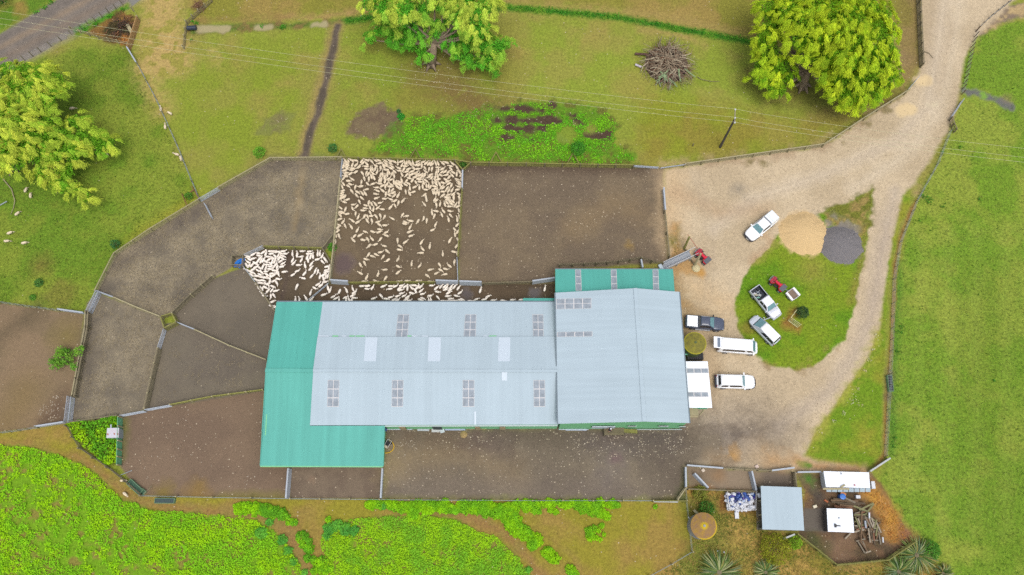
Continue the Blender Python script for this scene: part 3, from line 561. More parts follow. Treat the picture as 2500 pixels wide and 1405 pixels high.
# east gable block
zW, zA, zE = 4.45, 5.85, 4.5
nw = Z3(1356.6,715.4,zW); nr = Z3(1551,704.4,zA); ne = Z3(1657.6,713.3,zE); se = Z3(1682.5,1033.6,zE); sr = Z3(1573,1030,zA); sw = Z3(1362.5,1035.5,zW)
MB().slab([nw,nr,sr,sw],.05).build('roof', SILVY, shed); MB().slab([nr,ne,se,sr],.05).build('roof', SILVY, shed)
MB().bar(nr+Vector((0,0,.09)), sr+Vector((0,0,.09)), .5, .05).build('ridge_cap', SILVY, shed)
MB().bar(nw+Vector((-.09,0,-.02)), sw+Vector((-.09,0,-.02)), .14, .12).build('gutter', DTRIM, shed); MB().bar(ne+Vector((.09,0,-.02)), se+Vector((.09,0,-.02)), .14, .12).build('gutter', DTRIM, shed)
def gable(a,b,c,dy,ins=.3):
    q = MB(); a_=O(a,ins,dy); c_=O(c,-ins,dy); b1=O(b,0,dy)
    prof = [(a_.x,0),(c_.x,0),(c_.x,c.z-.08),(b1.x,b.z-.06),(a_.x,a.z-.06)]
    vs = [Vector((x,a_.y+(x-a_.x)/(c_.x-a_.x)*(c_.y-a_.y)+s_*.06,z)) for s_ in (-1,1) for x,z in prof]
    q.add(vs,[(0,1,2,3,4),(9,8,7,6,5)]+[(i,5+i,5+(i+1)%5,(i+1)%5) for i in range(5)]); return q.build('wall', GW, shed)
gS_ = gable(sw,sr,se,.07); gable(nw,nr,ne,-.3)
wall(O(ne,-.3,-.3), O(se,-.3,.3), zE-.06); wall(O(nw,.3,-.3), O(sw,.3,.3), zW-.06)
# north lean-to
l1,l2,l3,l4 = Z3(1355.5,658.5,2.9), Z3(1643,658.5,2.9), Z3(1647,712,3.9), Z3(1356,716,3.9)
PLT = (l1,l2,l4)
l3 = on(1647,712,PLT); MB().slab([l1,l2,l3+(l3-l2)*.1,l4+(l4-l1)*.1],.05).build('roof', GRN, shed)
MB().bar(l1+Vector((0,.07,0)), l2+Vector((0,.07,0)), .12,.1).build('gutter', DTRIM, shed)
wall(O(l1,.2,-.25),O(l2,-.2,-.25),2.8); wall(O(l2,-.2,-.25),O(l3,-.2,.2),(2.8,3.7)); wall(O(l1,.2,-.25),O(l4,.2,.2),(2.8,3.7))
# narrow green strip of roof between
q1,q2,q3,q4 = Z3(1277,729,2.6),Z3(1354,729,2.6),Z3(1354,737,2.75),Z3(1277,737,2.75); MB().slab([q1,q2,q3,q4],.05).build('roof', GRN, shed); wall(O(q1,.1,-.2),O(q2,0,-.2),2.5)
# skylights
def patch(quad, pl, lift, name, m, parent, t=.03):
    pts = [on(x,y,pl)+Vector((0,0,lift)) for x,y in quad]; return MB().slab(pts, t).build(name, m, parent)
def lerp(a,b,t): return (a[0]+(b[0]-a[0])*t, a[1]+(b[1]-a[1])*t)
def skylight(quad, pl, ncol, nrow, lift=.07, frame=SKF, pm=PANE, lab=None):
    """quad: top-left, top-right, bottom-right, bottom-left in the photo"""
    tl,tr,br,bl = quad; f = patch(quad, pl, lift, 'skylight', frame, shed)
    if lab: f['label'] = lab
    for i in range(ncol):
        for j in range(nrow):
            mU = .045 if ncol>1 else .06; mV = .03
            u0,u1 = (i+mU*1.2)/ncol,(i+1-mU*1.2)/ncol; v0,v1 = (j+mV*1.6)/nrow,(j+1-mV*1.6)/nrow
            g = lambda u,v: lerp(lerp(tl,tr,u),lerp(bl,br,u),v)
            pts = [on(*g(a,b),pl)+Vector((0,0,lift+.03)) for a,b in ((u0,v0),(u1,v0),(u1,v1),(u0,v1))]
            MB().slab(pts, .012).build('pane', pm, f, off=shed.location)
for x0,x1,sl in [(970,997,5),(1136,1163,3),(1303,1329,0)]: skylight([(x0+sl-3,769),(x1+sl-3,769),(x1-2,824.5),(x0-4 if sl else x0-1,824.5)], PLN, 2, 3)
for x0,x1,sl in [(799,827,2),(956.5,984,1),(1130,1158,0),(1303.5,1331,-1)]: skylight([(x0+sl,929),(x1+sl,929),(x1,994),(x0,994)], PLS, 2, 3, lift=.09)
PLN2 = tuple(p+up for p in PLN)
for x0,x1,s_ in [(893,922,-4),(1047,1077,-2),(1217.5,1246,-1)]: patch([(x0,824.5),(x1,824.5),(x1+s_,883),(x0+s_-1,883)], PLN2, .06, 'skylight', PALE, shed)['label'] = 'long plain pale sheet'
patch([(1225,908),(1238,908),(1238,930),(1225,930)], PLS, .09, 'roof_patch', PALE, shed); patch([(1158,1005),(1162.5,1005),(1162.5,1038),(1158,1038)], PLS, .09, 'roof_patch', PALE, shed)
PLG = (nw,nr,sw)
skylight([(1358,731),(1443.5,729),(1443.5,754),(1358,756)], PLG, 4, 2); skylight([(1360,812),(1446,810.5),(1446,822),(1360,823.5)], PLG, 4, 1)
for x in (1404,1491,1593): skylight([(x,659.5),(x+14,659.5),(x+16,711),(x+1.5,711)], PLT, 1, 3, lab='clear strip across the green lean-to')
# windows and pale panels in the south wall
def wallpanel(px0,px1,z0,z1,m,name,yb,off=-.16,parent=None):
    a = P(px0,1044,2); b = P(px1,1044,2); return MB().box(((a.x+b.x)/2, yb+off, (z0+z1)/2),(abs(b.x-a.x),.06,z1-z0)).build(name, m, parent or shed)
ysw = wSW.y-.0; ygs = O(sw,.3,.07).y
for x0,x1,z0,z1 in [(1530,1550,2.6,3.4),(1604,1628,2.6,3.4),(1655,1670,2.3,3.0)]:
    w_ = wallpanel(x0,x1,z0,z1,TRIM,'window',ygs-.02); wallpanel(x0+2,x1-2,z0+.1,z1-.1,mat('window_glass',C(120,140,140),.2,var=.1),'pane',ygs-.03,off=-.17,parent=w_)
for x0,x1 in [(975,990),(1220,1234),(1160,1172)]: wallpanel(x0,x1,.3,2.7,mat('weathered_panel',C(176,160,124),.8,var=.2),'wall_panel',ysw)
wallpanel(938,1003,.0,.35,PALE,'base_board',ysw,off=-.1); wallpanel(1444,1500,1.6,3.2,PALE,'door',ygs-.02); wallpanel(1366,1440,.0,.3,PALE,'base_board',ygs-.02,off=-.12); wallpanel(1560,1672,.0,.25,TRIM,'base_board',ygs-.02,off=-.12)
wallpanel(1056,1078,.6,2.4,mat('dark_opening',C(70,84,84),.8),'door',ysw)
# white annex on the east end
axx = thing('porch_annex', 'small white-roofed annex with green walls on the east end of the woolshed', 'annex', P(1705,940,0))
a1,a2,a3,a4 = Z3(1674,883,2.5),Z3(1727.5,883,2.35),Z3(1738.5,996.5,2.35),Z3(1680.5,996.5,2.5); PLX=(a1,a2,a4)
MB().slab([a1,a2,on(1738.5,996.5,PLX),a4],.05).build('roof', WHITE, axx)
def wl(a,b,zt,m,par): return MB().bar(Vector((a.x,a.y,zt/2)),Vector((b.x,b.y,zt/2)),.1,zt).build('wall',m,par)
wl(O(a1,0,-.2),O(a2,-.2,-.2),2.3,GWD,axx); wl(O(a2,-.15,-.2),O(a3,-.15,.25),2.25,TRIM,axx); 
mid = on(1700,996.5,PLX); wl(O(mid,0,.3),O(a3,-.2,.3),2.25,GWD,axx)
for y0 in (900,958):
    tl,tr,br,bl = (1676,y0),(1728,y0),(1730,y0+12),(1677,y0+12); f = MB().slab([on(*q,PLX)+Vector((0,0,.06)) for q in (tl,tr,br,bl)],.02).build('skylight',SKF,axx)
    for i in range(3):
        q = [lerp(tl,tr,(i+.06)/3),lerp(tl,tr,(i+.94)/3),lerp(bl,br,(i+.94)/3),lerp(bl,br,(i+.06)/3)]; q=[lerp(q[0],q[3],.1),lerp(q[1],q[2],.1),lerp(q[0],q[3],.9),lerp(q[1],q[2],.9)]; q=[q[0],q[1],q[3],q[2]]
        MB().slab([on(*z_,PLX)+Vector((0,0,.085)) for z_ in q],.012).build('pane',PANE,f,off=axx.location)
st = P(1692,1006,0); tag(MB().box((0,0,.3),(1.1,1.1,.6)).box((.0,-.62,.15),(1.1,.3,.3)).build('concrete_step', mat('stained_concrete',C(178,166,132),.9,var=.2), off=st), 'stained concrete doorstep at the south door of the white-roofed annex', 'step')
tag(MB().bar((-.3,-.4,.06),(.3,.3,.08),.1,.06).build('timber_offcut', WOOD, off=P(1713,1008,0)), 'short pale timber offcut lying below the green annex wall', 'timber')
# portable cabin, two small sheds
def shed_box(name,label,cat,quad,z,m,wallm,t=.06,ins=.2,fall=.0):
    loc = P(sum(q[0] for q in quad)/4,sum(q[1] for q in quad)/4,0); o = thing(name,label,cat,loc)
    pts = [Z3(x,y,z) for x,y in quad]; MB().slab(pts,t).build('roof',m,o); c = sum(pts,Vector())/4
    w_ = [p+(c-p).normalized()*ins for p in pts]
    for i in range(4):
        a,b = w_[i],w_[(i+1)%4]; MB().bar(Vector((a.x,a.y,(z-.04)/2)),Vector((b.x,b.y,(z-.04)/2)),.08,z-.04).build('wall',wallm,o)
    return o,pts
port,pp = shed_box('portable_cabin','long white portable cabin with louvred south side and timber left on its roof','cabin',[(2010,1151),(2121,1154),(2124,1192),(2016,1190)],1.7,WHITE,WHITEW)
for i in range(8):
    x0 = 2017+i*13.6; a = P(x0+.8,1192,1.62); b = P(x0+12.9,1192.3,1.62); c = P(x0+12.7,1201.5,1.1); d = P(x0+.8,1201,1.1)
    MB().slab([a,b,c,d],.03).build('awning_panel', MATS['silver_sheet'], port)
a = P(2011,1173,0); MB().box((a.x,a.y,.7),(.8,1.2,1.4)).build('porch', WHITEW, port); MB().box((P(2124,1186,0).x,P(2124,1186,0).y,.5),(.45,.9,1.0)).build('gas_locker', WHITEW, port)
MB().lathe(P(2086,1185,1.76)+Vector((0,0,0)),[(.10,0),(.10,.12),(.02,.14)],10).build('vent',mat('red_cap',C(190,110,110),.6),port)
for k,(p,q,w_) in enumerate([((2009,1194),(2073,1194),.22),((2053,1190),(2063,1184),.2)]):
    tag(MB().bar(P(*p,1.9),P(*q,1.9),w_,.09).build('timber_plank', WOOD), ['long grey plank lying along the south edge of the cabin roof','short grey plank lying askew on the cabin roof'][k], 'plank')
tag(MB().slab([P(2051,1155,1.78),P(2055,1155,1.78),P(2053.5,1160,1.78)],.08).build('roof_scrap', DTRIM), 'small dark triangular scrap lying near the north edge of the cabin roof', 'scrap')
car,cp = shed_box('implement_shed','square silver-roofed open shed beside the pile of blue and white drums','shed',[(1857,1187),(1956.5,1190.5),(1963,1296),(1861,1293)],2.3,SILV,GALVG)
for ch in [x for x in car.children if x.name.startswith('wall')][3:]:
    bpy.data.objects.remove(ch)
for t in (0,.33,.66,1): q_=cp[0]*(1-t)+cp[3]*t; MB().box((q_.x+.25,q_.y,1.12),(.14,.14,2.24)).build('post',WOOD,car)
MB().slab([Vector((q_.x,q_.y,.02)) for q_ in cp],.04).build('floor',mat('shed_floor',C(134,126,108),.9,var=.15),car)
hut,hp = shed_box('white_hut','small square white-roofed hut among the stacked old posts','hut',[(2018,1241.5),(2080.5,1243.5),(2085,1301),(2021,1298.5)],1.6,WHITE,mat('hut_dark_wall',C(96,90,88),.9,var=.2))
o_ = MB().tube([P(2041,1284,1.75),P(2052,1284.5,1.75)],.06,8); o_.box(P(2040,1284,1.8),(.22,.42,.16)); o_.build('flue', mat('dark_metal',C(60,60,62),.5), hut)
MB().lathe(P(2048,1265,1.66),[(.09,0),(.07,.12)],8).build('vent', DTRIM, hut)
# little tin shelter in the weedy corner
o,pp_ = shed_box('tin_shelter','small rusty-spotted white tin shelter in the weedy corner by the green windbreak','shelter',[(262,1046),(291,1045),(290,1069),(260,1070)],1.3,mat('rusty_white_tin',C(214,214,226),.6,var=.05,scale=2,rgb2=C(214,206,214)),GALVG,ins=.1)
for x,y in [(263,1061),(279,1060),(287,1060)]: MB().slab([P(x-2,y-2.4,1.37),P(x+1.6,y-2,1.37),P(x+2,y+2,1.37),P(x-1,y+2.4,1.37)],.006).build('rust_patch',mat('rust',C(186,120,100),.9),o)
MB().bar(P(271,1046,1.3),P(271,1037,1.5),.16,.05).build('bracket', GALV, o)
# water tanks
def tankroof(name,c1,c2,k):
    m = bpy.data.materials.new(name); m.use_nodes=True; n=m.node_tree; L=n.links; N=n.nodes.new; b=n.nodes['Principled BSDF']; b.inputs['Roughness'].default_value=.9
    tc=N('ShaderNodeTexCoord'); nz=N('ShaderNodeTexNoise'); nz.inputs['Scale'].default_value=k; nz.inputs['Detail'].default_value=6; nz.inputs['Roughness'].default_value=.75
    L.new(tc.outputs['Object'],nz.inputs['Vector']); mr=N('ShaderNodeMapRange'); mr.inputs[1].default_value=.4; mr.inputs[2].default_value=.6; L.new(nz.outputs[0],mr.inputs[0])
    mx=N('ShaderNodeMix'); mx.data_type='RGBA'; L.new(mr.outputs[0],mx.inputs[0]); mx.inputs[6].default_value=(*c1,1); mx.inputs[7].default_value=(*c2,1)
    gr=N('ShaderNodeVectorMath'); gr.operation='LENGTH'; L.new(tc.outputs['Object'],gr.inputs[0]); return m,n,L,N,b,tc,mx,gr
def tank(name,label,px,py,rp,h,mossA,mossB,wallm,rim,centre=None,lopsided=False):
    top = P(px,py,h); r = rp*(H-h)/(F*(CT+(py-702.5)/F*ST))
    o = thing(name,label,'water tank',Vector((top.x,top.y,0)))
    MB().lathe((top.x,top.y,0),[(r*.96,0),(r*.96,h-.15)],40).build('tank_wall',wallm,o,smooth=False)
    m,n,L,N,b,tc,mx,gr = tankroof(name+'_roof',mossA,mossB,2.6)
    cur = mx.outputs[2]
    def addmix(f,col):
        nonlocal cur
        q=N('ShaderNodeMix'); q.data_type='RGBA'; L.new(f,q.inputs[0]); L.new(cur,q.inputs[6]); q.inputs[7].default_value=(*col,1); cur=q.outputs[2]
    ln=N('ShaderNodeVectorMath'); ln.operation='MULTIPLY'; L.new(tc.outputs['Object'],ln.inputs[0]); ln.inputs[1].default_value=(1,1,0); l2=N('ShaderNodeVectorMath'); l2.operation='LENGTH'; L.new(ln.outputs[0],l2.inputs[0])
    m1=N('ShaderNodeMapRange'); m1.inputs[1].default_value=r*.88; m1.inputs[2].default_value=r*.98; L.new(l2.outputs['Value'],m1.inputs[0]); f=m1.outputs[0]
    if lopsided:
        s=N('ShaderNodeSeparateXYZ'); L.new(tc.outputs['Object'],s.inputs[0]); a=N('ShaderNodeMath'); a.operation='SUBTRACT'; L.new(s.outputs[0],a.inputs[0]); L.new(s.outputs[1],a.inputs[1])
        m3=N('ShaderNodeMapRange'); m3.inputs[1].default_value=.2; m3.inputs[2].default_value=1.2; L.new(a.outputs[0],m3.inputs[0]); q=N('ShaderNodeMath'); q.operation='MULTIPLY'; L.new(f,q.inputs[0]); L.new(m3.outputs[0],q.inputs[1]); f=q.outputs[0]
    addmix(f,rim)
    if centre:
        m2=N('ShaderNodeMapRange'); m2.inputs[1].default_value=.16*r; m2.inputs[2].default_value=.36*r; m2.inputs[3].default_value=1; m2.inputs[4].default_value=0; L.new(l2.outputs['Value'],m2.inputs[0])
        addmix(m2.outputs[0],centre)
    L.new(cur,b.inputs['Base Color'])
    rf = bpy.data.meshes.new('tank_roof'); q = MB().lathe((0,0,0),[(r,-.12),(r,0),(r*.5,.22),(.05,.38)],40)
    ob = q.build('tank_roof',m,None); ob.parent = o; ob.location=(0,0,h-.05); MB().lathe((top.x,top.y,h+.3),[(.16,0),(.16,.08)],12).build('hatch',wallm,o)
    return o
tank('water_tank','round mossy olive-topped water tank between the woolshed wall and the white van',1697,838,28,3.0,C(150,142,48),C(118,112,52),mat('tank_green',C(96,110,70),.8),C(176,168,40))
t2 = tank('water_tank','round concrete water tank in long grass, yellow lichen at the centre of its brown roof',1718.5,1284.5,32,2.5,C(172,136,56),C(150,116,84),mat('tank_concrete',C(160,162,166),.9,var=.15),C(214,184,20),centre=C(206,178,22),lopsided=True)
MB().tube([P(1680,1262,.6),P(1690,1276,.5),P(1694,1290,.5),P(1697,1303,.6)],.05,6).build('pipe', WHITEW, t2); MB().tube([P(1689,1303,.7),P(1699,1303,.7)],.07,6).build('valve', WHITEW, t2); MB().bar(P(1694,1246,1.2),P(1704,1256,1.9),.3,.08).build('plank_ramp', WOOD, t2)
# dark slatted bin and green pipe under the first tank
o = thing('slatted_crate','black slatted wool crate between the mossy tank and the white-roofed annex','crate',P(1694,874,0)); c = P(1694,874,0)
MB().box((c.x,c.y,.55),(2.1,.9,.9)).build('body',BLK,o)
for k in range(9): MB().box((c.x-1.0+.24*k,c.y,1.03),(.12,.92,.05)).build('slat',mat('black_slat',C(62,60,64),.7),o)
tag(MB().tube([P(1671,865,1.6),P(1683,865.5,1.6)],.09,8).build('drain_pipe', mat('pipe_green',C(110,190,160),.5)), 'short pale green downpipe running from the woolshed eave to the mossy tank', 'pipe')
# ================================================================ FENCES AND GATES
POST = {}
def postmesh(h, r, m, sq=True):
    k = (round(h,2),r,m.name,sq)
    if k not in POST:
        q = MB()
        if sq: q.box((0,0,h/2),(r*2,r*2,h))
        else: q.tube([(0,0,0),(0,0,h)],[r,r*.92],8)
        me = bpy.data.meshes.new('post'); me.from_pydata(q.v,[],q.f); me.materials.append(m); me.update(); POST[k] = me
    return POST[k]
def walk(pts, sp):
    out = []; 
    for i in range(len(pts)-1):
        a,b = pts[i],pts[i+1]; n = max(1,round((b-a).length/sp))
        out += [a+(b-a)*(k/n) for k in range(n)]
    return out+[pts[-1]]
def fence(px, label, h=1.15, nr=4, sp=2.4, m=None, pm=None, pr=.075, rw=.035, rh=.12, top=True, wire=False, cat='fence', nm='rail_fence', group=None, z=.5, round_=False):
    m = m or WOOD; pm = pm or m; pts = [P(x,y,h*z) for x,y in px]; pts = [Vector((p.x,p.y,0)) for p in pts]
    o = thing(nm, label, cat, pts[0], group=group); ps = walk(pts, sp)[:100]; me = postmesh(h+.08, pr, pm, not round_)
    for p in ps:
        c = bpy.data.objects.new('post', me); COL.objects.link(c); c.parent = o; c.location = p-pts[0]; c.rotation_euler = (random.uniform(-.03,.03),random.uniform(-.03,.03),random.uniform(0,.4))
    for i in range(nr):
        zz = h*(i+.75)/(nr) - .08; q = MB()
        for k in range(len(pts)-1):
            d_ = (pts[k+1]-pts[k]).normalized(); s_ = Vector((-d_.y,d_.x,0))*(pr+rw/2)*(0 if wire else 1)
            if wire: q.tube([pts[k]+Vector((0,0,zz)),pts[k+1]+Vector((0,0,zz))],.012,4)
            else: q.bar(pts[k]+s_+Vector((0,0,zz)),pts[k+1]+s_+Vector((0,0,zz)),rw,rh)
        q.build('wire' if wire else 'rail', GALVG if wire else m, o)
    if top and not wire:
        q = MB()
        for k in range(len(pts)-1): q.bar(pts[k]+Vector((0,0,h+.03)),pts[k+1]+Vector((0,0,h+.03)),.13,.045)
        q.build('top_rail', m, o)
    return o
def gate(px, label, h=1.1, nr=5, sheet=False, m=None, lean=0.0, cat='gate', nm='metal_gate'):
    m = m or GALV; a,b = [P(x,y,h*.5) for x,y in px]; a.z=b.z=0; o = thing(nm, label, cat, a); d = (b-a).normalized(); s = Vector((-d.y,d.x,0))*lean; U = Vector((0,0,h))+s
    q = MB()
    for u,v in ((a+U*.08,b+U*.08),(a+U,b+U),(a+U*.08,a+U),(b+U*.08,b+U)): q.tube([u,v],.035,6)
    q.build('frame', m, o)
    if sheet:
        MB().slab([a+U*.1-s*.02,b+U*.1-s*.02,b+U*.98,a+U*.98],.03).build('sheet', m, o)
        MB().bar(a+U+Vector((0,0,.03)),b+U+Vector((0,0,.03)),.2,.05).build('top_channel', m, o)
    else:
        for i in range(nr):
            w_ = U*(.08+.92*(i+1)/(nr+1)); MB().tube([a+w_,b+w_],.022,5).build('rail', m, o)
        MB().tube([a+U*.08,b+U],.022,5).build('brace', m, o)
        MB().tube([a+(b-a)*.5+U*.08,a+(b-a)*.5+U],.022,5).build('stay', m, o)
    return o
fence([(180,969),(212,800),(213,763)],'double timber rail fence on the west side of the westernmost straw-littered pen',m=WOOD,pm=WOODD)
fence([(186,969),(218,800),(220,763)],'inner timber rail fence paired with the outer one beside the westernmost straw-littered pen',nr=3,m=WOODD)
fence([(236,712),(282,622),(370,562),(486,492)],'long timber rail fence curving round the north-west edge of the yards')
fence([(536,461),(662,390),(837,388)],'timber rail fence along the north edge of the straw-littered yard')
fence([(837,388),(1110,395)],'mossy timber rail fence along the north edge of the big sheep pen',m=MOSSW,pm=WOODD)
fence([(1112,398),(1129,418)],'short corner rail fence cutting the north-east corner of the big sheep pen',m=MOSSW,pm=WOODD,nr=3)
fence([(1132,418),(1149,402)],'short corner rail fence cutting the north-west corner of the empty brown yard',m=MOSSW,pm=WOODD,nr=3)
fence([(1110,395),(1149,401),(1330,404),(1546,408)],'mossy timber rail fence along the north edge of the empty brown yard',m=MOSSW,pm=WOODD,nr=5)
fence([(1671,404),(1840,380),(2010,356),(2110,290),(2211,227)],'pale timber rail fence between the gravel drive and the tree paddock',nr=5)
fence([(2251,160),(2246,60),(2243,-20)],'weathered dark rail fence running up the west side of the drive at the top',m=WOODD,nr=6,sp=2.0,h=1.3)
fence([(280,728),(330,750),(398,777)],'thin timber fence between the curved yard and the westernmost pen',nr=2,h=.9)
fence([(396,776),(423,768),(434,789),(405,804),(396,776)],'tiny four-sided timber pen at the hub of the western yards',m=MOSSW,pm=WOODD,h=1.2,sp=1.2)
fence([(424,767),(470,722),(522,677)],'heavy timber fence north of the smooth dark wedge-shaped pen',m=WOODD,pm=WOOD,nr=5,h=1.3,rw=.05)
fence([(478,807),(560,845),(650,880)],'thin timber fence dividing the two dark wedge-shaped pens',nr=2,h=.9)
fence([(389,853),(372,925),(356,999)],'heavy timber fence east of the westernmost pen',m=WOODD,pm=WOOD,nr=5,h=1.3,rw=.05,sp=1.8)
fence([(419,990),(520,970),(643,954)],'timber fence along the south edge of the lower wedge-shaped pen',m=MOSSW,pm=WOOD,nr=4)
fence([(168,1033),(230,1024),(288,1016)],'low timber fence along the south end of the westernmost pen',nr=2,h=.9,m=WOODD)
fence([(832,438),(824,520),(815,610),(806,690)],'timber fence on the west side of the big sheep pen',m=WOOD,pm=WOODD,nr=3)
fence([(1128,464),(1123,550),(1118,630)],'timber fence on the east side of the big sheep pen',m=MOSSW,pm=WOODD,nr=3)
fence([(852,693),(950,692),(1063,692)],'mossy timber fence between the big sheep pen and the drafting race',m=MOSSW,pm=WOODD,nr=4)
fence([(1178,695),(1240,693),(1298,691)],'timber fence between the empty brown yard and the drafting race',m=WOODD,nr=4)
fence([(645,605),(720,607),(789,609)],'mossy timber fence along the north side of the crowded small pen',m=MOSSW,pm=WOODD,nr=5,rw=.06)
fence([(789,609),(812,580)],'short dark rail fence slanting from the small pen to the big pen',m=WOODD,nr=4,sp=1.5)
fence([(791,613),(808,641)],'short rail fence along the grassy triangle beside the small pen',m=WOODD,nr=3,sp=1.5)
fence([(627,694),(650,728),(673,762)],'timber fence down the west side of the crowded small pen',m=WOODD,nr=3)
fence([(570,628),(596,627),(594,651),(568,650),(570,628)],'small square timber crate pen round the blue baffle',m=WOODD,pm=WOODD,nr=4,h=1.2,sp=1.2)
fence([(1622,518),(1627,570),(1633,628)],'dark timber fence on the east side of the empty brown yard',m=WOODD,nr=3)
fence([(1366,649),(1398,648),(1455,645),(1510,641),(1565,632)],'dark netting fence north of the green lean-to',m=WOODD,nr=3,sp=1.8,h=1.2,top=False)
fence([(1567,633),(1590,640),(1617,646)],'dark netting fence leading to the loading ramp',m=WOODD,nr=3,sp=1.5,h=1.2,top=False)
fence([(345,1211),(520,1215),(710,1218),(1000,1221),(1300,1223),(1594,1223)],'long low wire fence along the south edge of the yards',wire=True,nr=4,h=1.0,sp=4.2,m=WOOD,pm=WOOD,nm='wire_fence')
fence([(1594,1224),(1675,1224)],'short timber fence at the south-east corner of the yards',m=MOSSW,nr=2,h=.9)
fence([(1653,1221),(1673,1192)],'short slanting timber fence cutting the south-east yard corner',m=WOOD,nr=4)
fence([(1675,1193),(1676,1223),(1684,1290),(1690,1348),(1640,1378),(1585,1408)],'wire fence between the dry paddock and the concrete tank',wire=True,nr=3,h=1.0,sp=3.6,pm=WOOD,nm='wire_fence')
fence([(1766,1144),(1820,1147),(1881,1150)],'dark low timber fence between the drive and the small concrete pens',m=WOODD,nr=2,h=.8,sp=1.6)
fence([(1680,1195),(1752,1198),(1845,1201)],'low mossy timber fence on the south side of the small concrete pens',m=WOODD,nr=2,h=.8,sp=1.8)
fence([(1937,1154),(1941,1190)],'heavy dark rail fence at the east end of the small concrete pens',m=WOODD,nr=5,h=1.3,sp=1.5)
fence([(1945,1305),(1995,1344),(2040,1380),(2165,1368),(2230,1324)],'mossy timber fence round the south side of the scrap timber yard',m=MOSSW,nr=4)
fence([(163,1041),(195,1096),(262,1142),(305,1176),(345,1210)],'dark netted fence running diagonally below the weedy corner',m=WOODD,nr=4,sp=2.4,top=False)
fence([(0,738),(70,748),(143,758)],'weedy wire fence with leaning battens at the west edge',wire=True,nr=4,sp=1.1,pm=MOSSW,pr=.04,nm='wire_fence')
fence([(0,1057),(45,1051),(90,1044)],'low wire fence with battens along the bottom of the far west yard',wire=True,nr=4,sp=1.3,pm=MOSSW,pr=.04,nm='wire_fence')
fence([(336,158),(380,240),(430,350),(488,490)],'straight wire fence running diagonally between the two northern paddocks',wire=True,nr=5,sp=3.4,h=.95,pr=.05,pm=mat('pale_batten',C(150,150,120),.8),nm='wire_fence')
fence([(40,158),(100,127),(150,100),(200,72),(250,42),(300,12)],'batten and wire fence along the lower side of the gravel road',wire=True,nr=4,sp=1.4,pm=WOODD,pr=.045,h=1.2,nm='wire_fence',z=.1)
fence([(337,48),(326,82),(314,117)],'five-board timber yard fence beside the brown scrub near the road',nr=5,h=1.2,rw=.05,rh=.14,m=mat('tan_timber',C(176,140,92),.85,var=.2),sp=1.5)
fence([(304,-6),(322,22),(337,45)],'single rail fence running from the road down to the five-board fence',nr=1,h=1.1,top=False,m=WOOD)
fence([(172,70),(240,92),(312,108)],'old batten fence between the brown scrub and the west paddock',nr=2,h=.9,sp=1.6,m=WOOD,top=False)
fence([(516,0),(485,28),(455,55),(450,90),(447,116)],'tumbledown grey timber fence beside the black culvert pipe',nr=3,h=1.0,sp=1.7,m=WOODD,pm=WOOD,top=False)
fence([(2163,1114),(2170,1000),(2180,800),(2184,680),(2200,590),(2240,490),(2290,400),(2322,318)],'long wire and batten fence along the edge of the east field',wire=True,nr=5,sp=1.7,pm=mat('pale_batten',C(150,150,120),.8),pr=.035,nm='wire_fence')
fence([(2352,226),(2366,160),(2376,110),(2388,72)],'leaning batten fence on the east side of the drive near the top',wire=True,nr=4,sp=1.0,pm=mat('brown_batten',C(120,96,74),.85),pr=.045,h=1.3,nm='wire_fence')
fence([(2388,70),(2420,40),(2470,0)],'leaning batten fence beside the stony bank in the far north-east corner',wire=True,nr=4,sp=1.2,pm=MATS['brown_batten'],pr=.04,h=1.2,nm='wire_fence')
fence([(2321,290),(2325,306),(2332,320)],'short timber rail fence below the gate on the east side of the drive',nr=4,sp=1.2,m=WOODD)
G = gate
G([(214,761),(238,713)],'pale grey gate at the north-west end of the westernmost pen',sheet=False); G([(221,764),(243,716)],'second pale gate set just inside the north-west one',nr=3)
G([(161,1033),(169,969)],'outer pale gate at the south end of the double fence'); G([(171,1033),(178,971)],'inner pale gate at the south end of the double fence')
G([(88,1043),(158,1032)],'silver gate on the bottom fence of the far west yard',sheet=True,h=.9); G([(143,757),(207,766)],'silver gate at the east end of the weedy western fence',sheet=True,h=.9)
G([(239,712),(280,727)],'white pipe gate at the west end of the thin fence below the curved yard',nr=3); G([(487,490),(535,462)],'long pipe gate in the curved north-west fence'); G([(501,499),(518,533)],'white pipe gate standing ajar inside the curved north-west fence',nr=3)
G([(433,788),(478,806)],'pale gate leading east from the tiny hub pen',nr=3); G([(403,804),(388,852)],'pale gate leading south from the tiny hub pen'); G([(357,1002),(418,991)],'pale gate at the south-west end of the lower wedge-shaped pen'); G([(296,1016),(355,1005)],'pale gate at the north end of the plain brown south-west yard')
G([(596,626),(644,603)],'white rail gate on the north-west side of the crowded small pen',nr=3); G([(596,653),(625,692)],'white rail gate on the south-west side of the crowded small pen',nr=3)
G([(837,392),(832,437)],'thin white gate at the north-west corner of the big sheep pen',nr=3); G([(1130,417),(1129,463)],'silver gate at the north-east corner of the big sheep pen',sheet=True); G([(1116,632),(1118,691)],'thin silver gate at the south-east corner of the big sheep pen',nr=4)
G([(807,691),(851,694)],'silver sheeted gate at the west end of the drafting race',sheet=True,lean=.25); G([(1064,692),(1117,694)],'pale sheeted gate with sheep pressed under it in the drafting race',sheet=True,lean=.25); G([(1122,694),(1176,696)],'blue-grey sheeted gate just east of the big sheep pen',sheet=True,lean=.25); G([(1300,692),(1355,684)],'silver sheeted gate meeting the corner of the green lean-to',sheet=True,lean=.15)
G([(808,643),(802,690)],'double white-railed gate on the east side of the crowded small pen',nr=4,lean=.2); G([(800,691),(752,731)],'white-railed gate slanting across to the shed roof',nr=4,lean=.3)
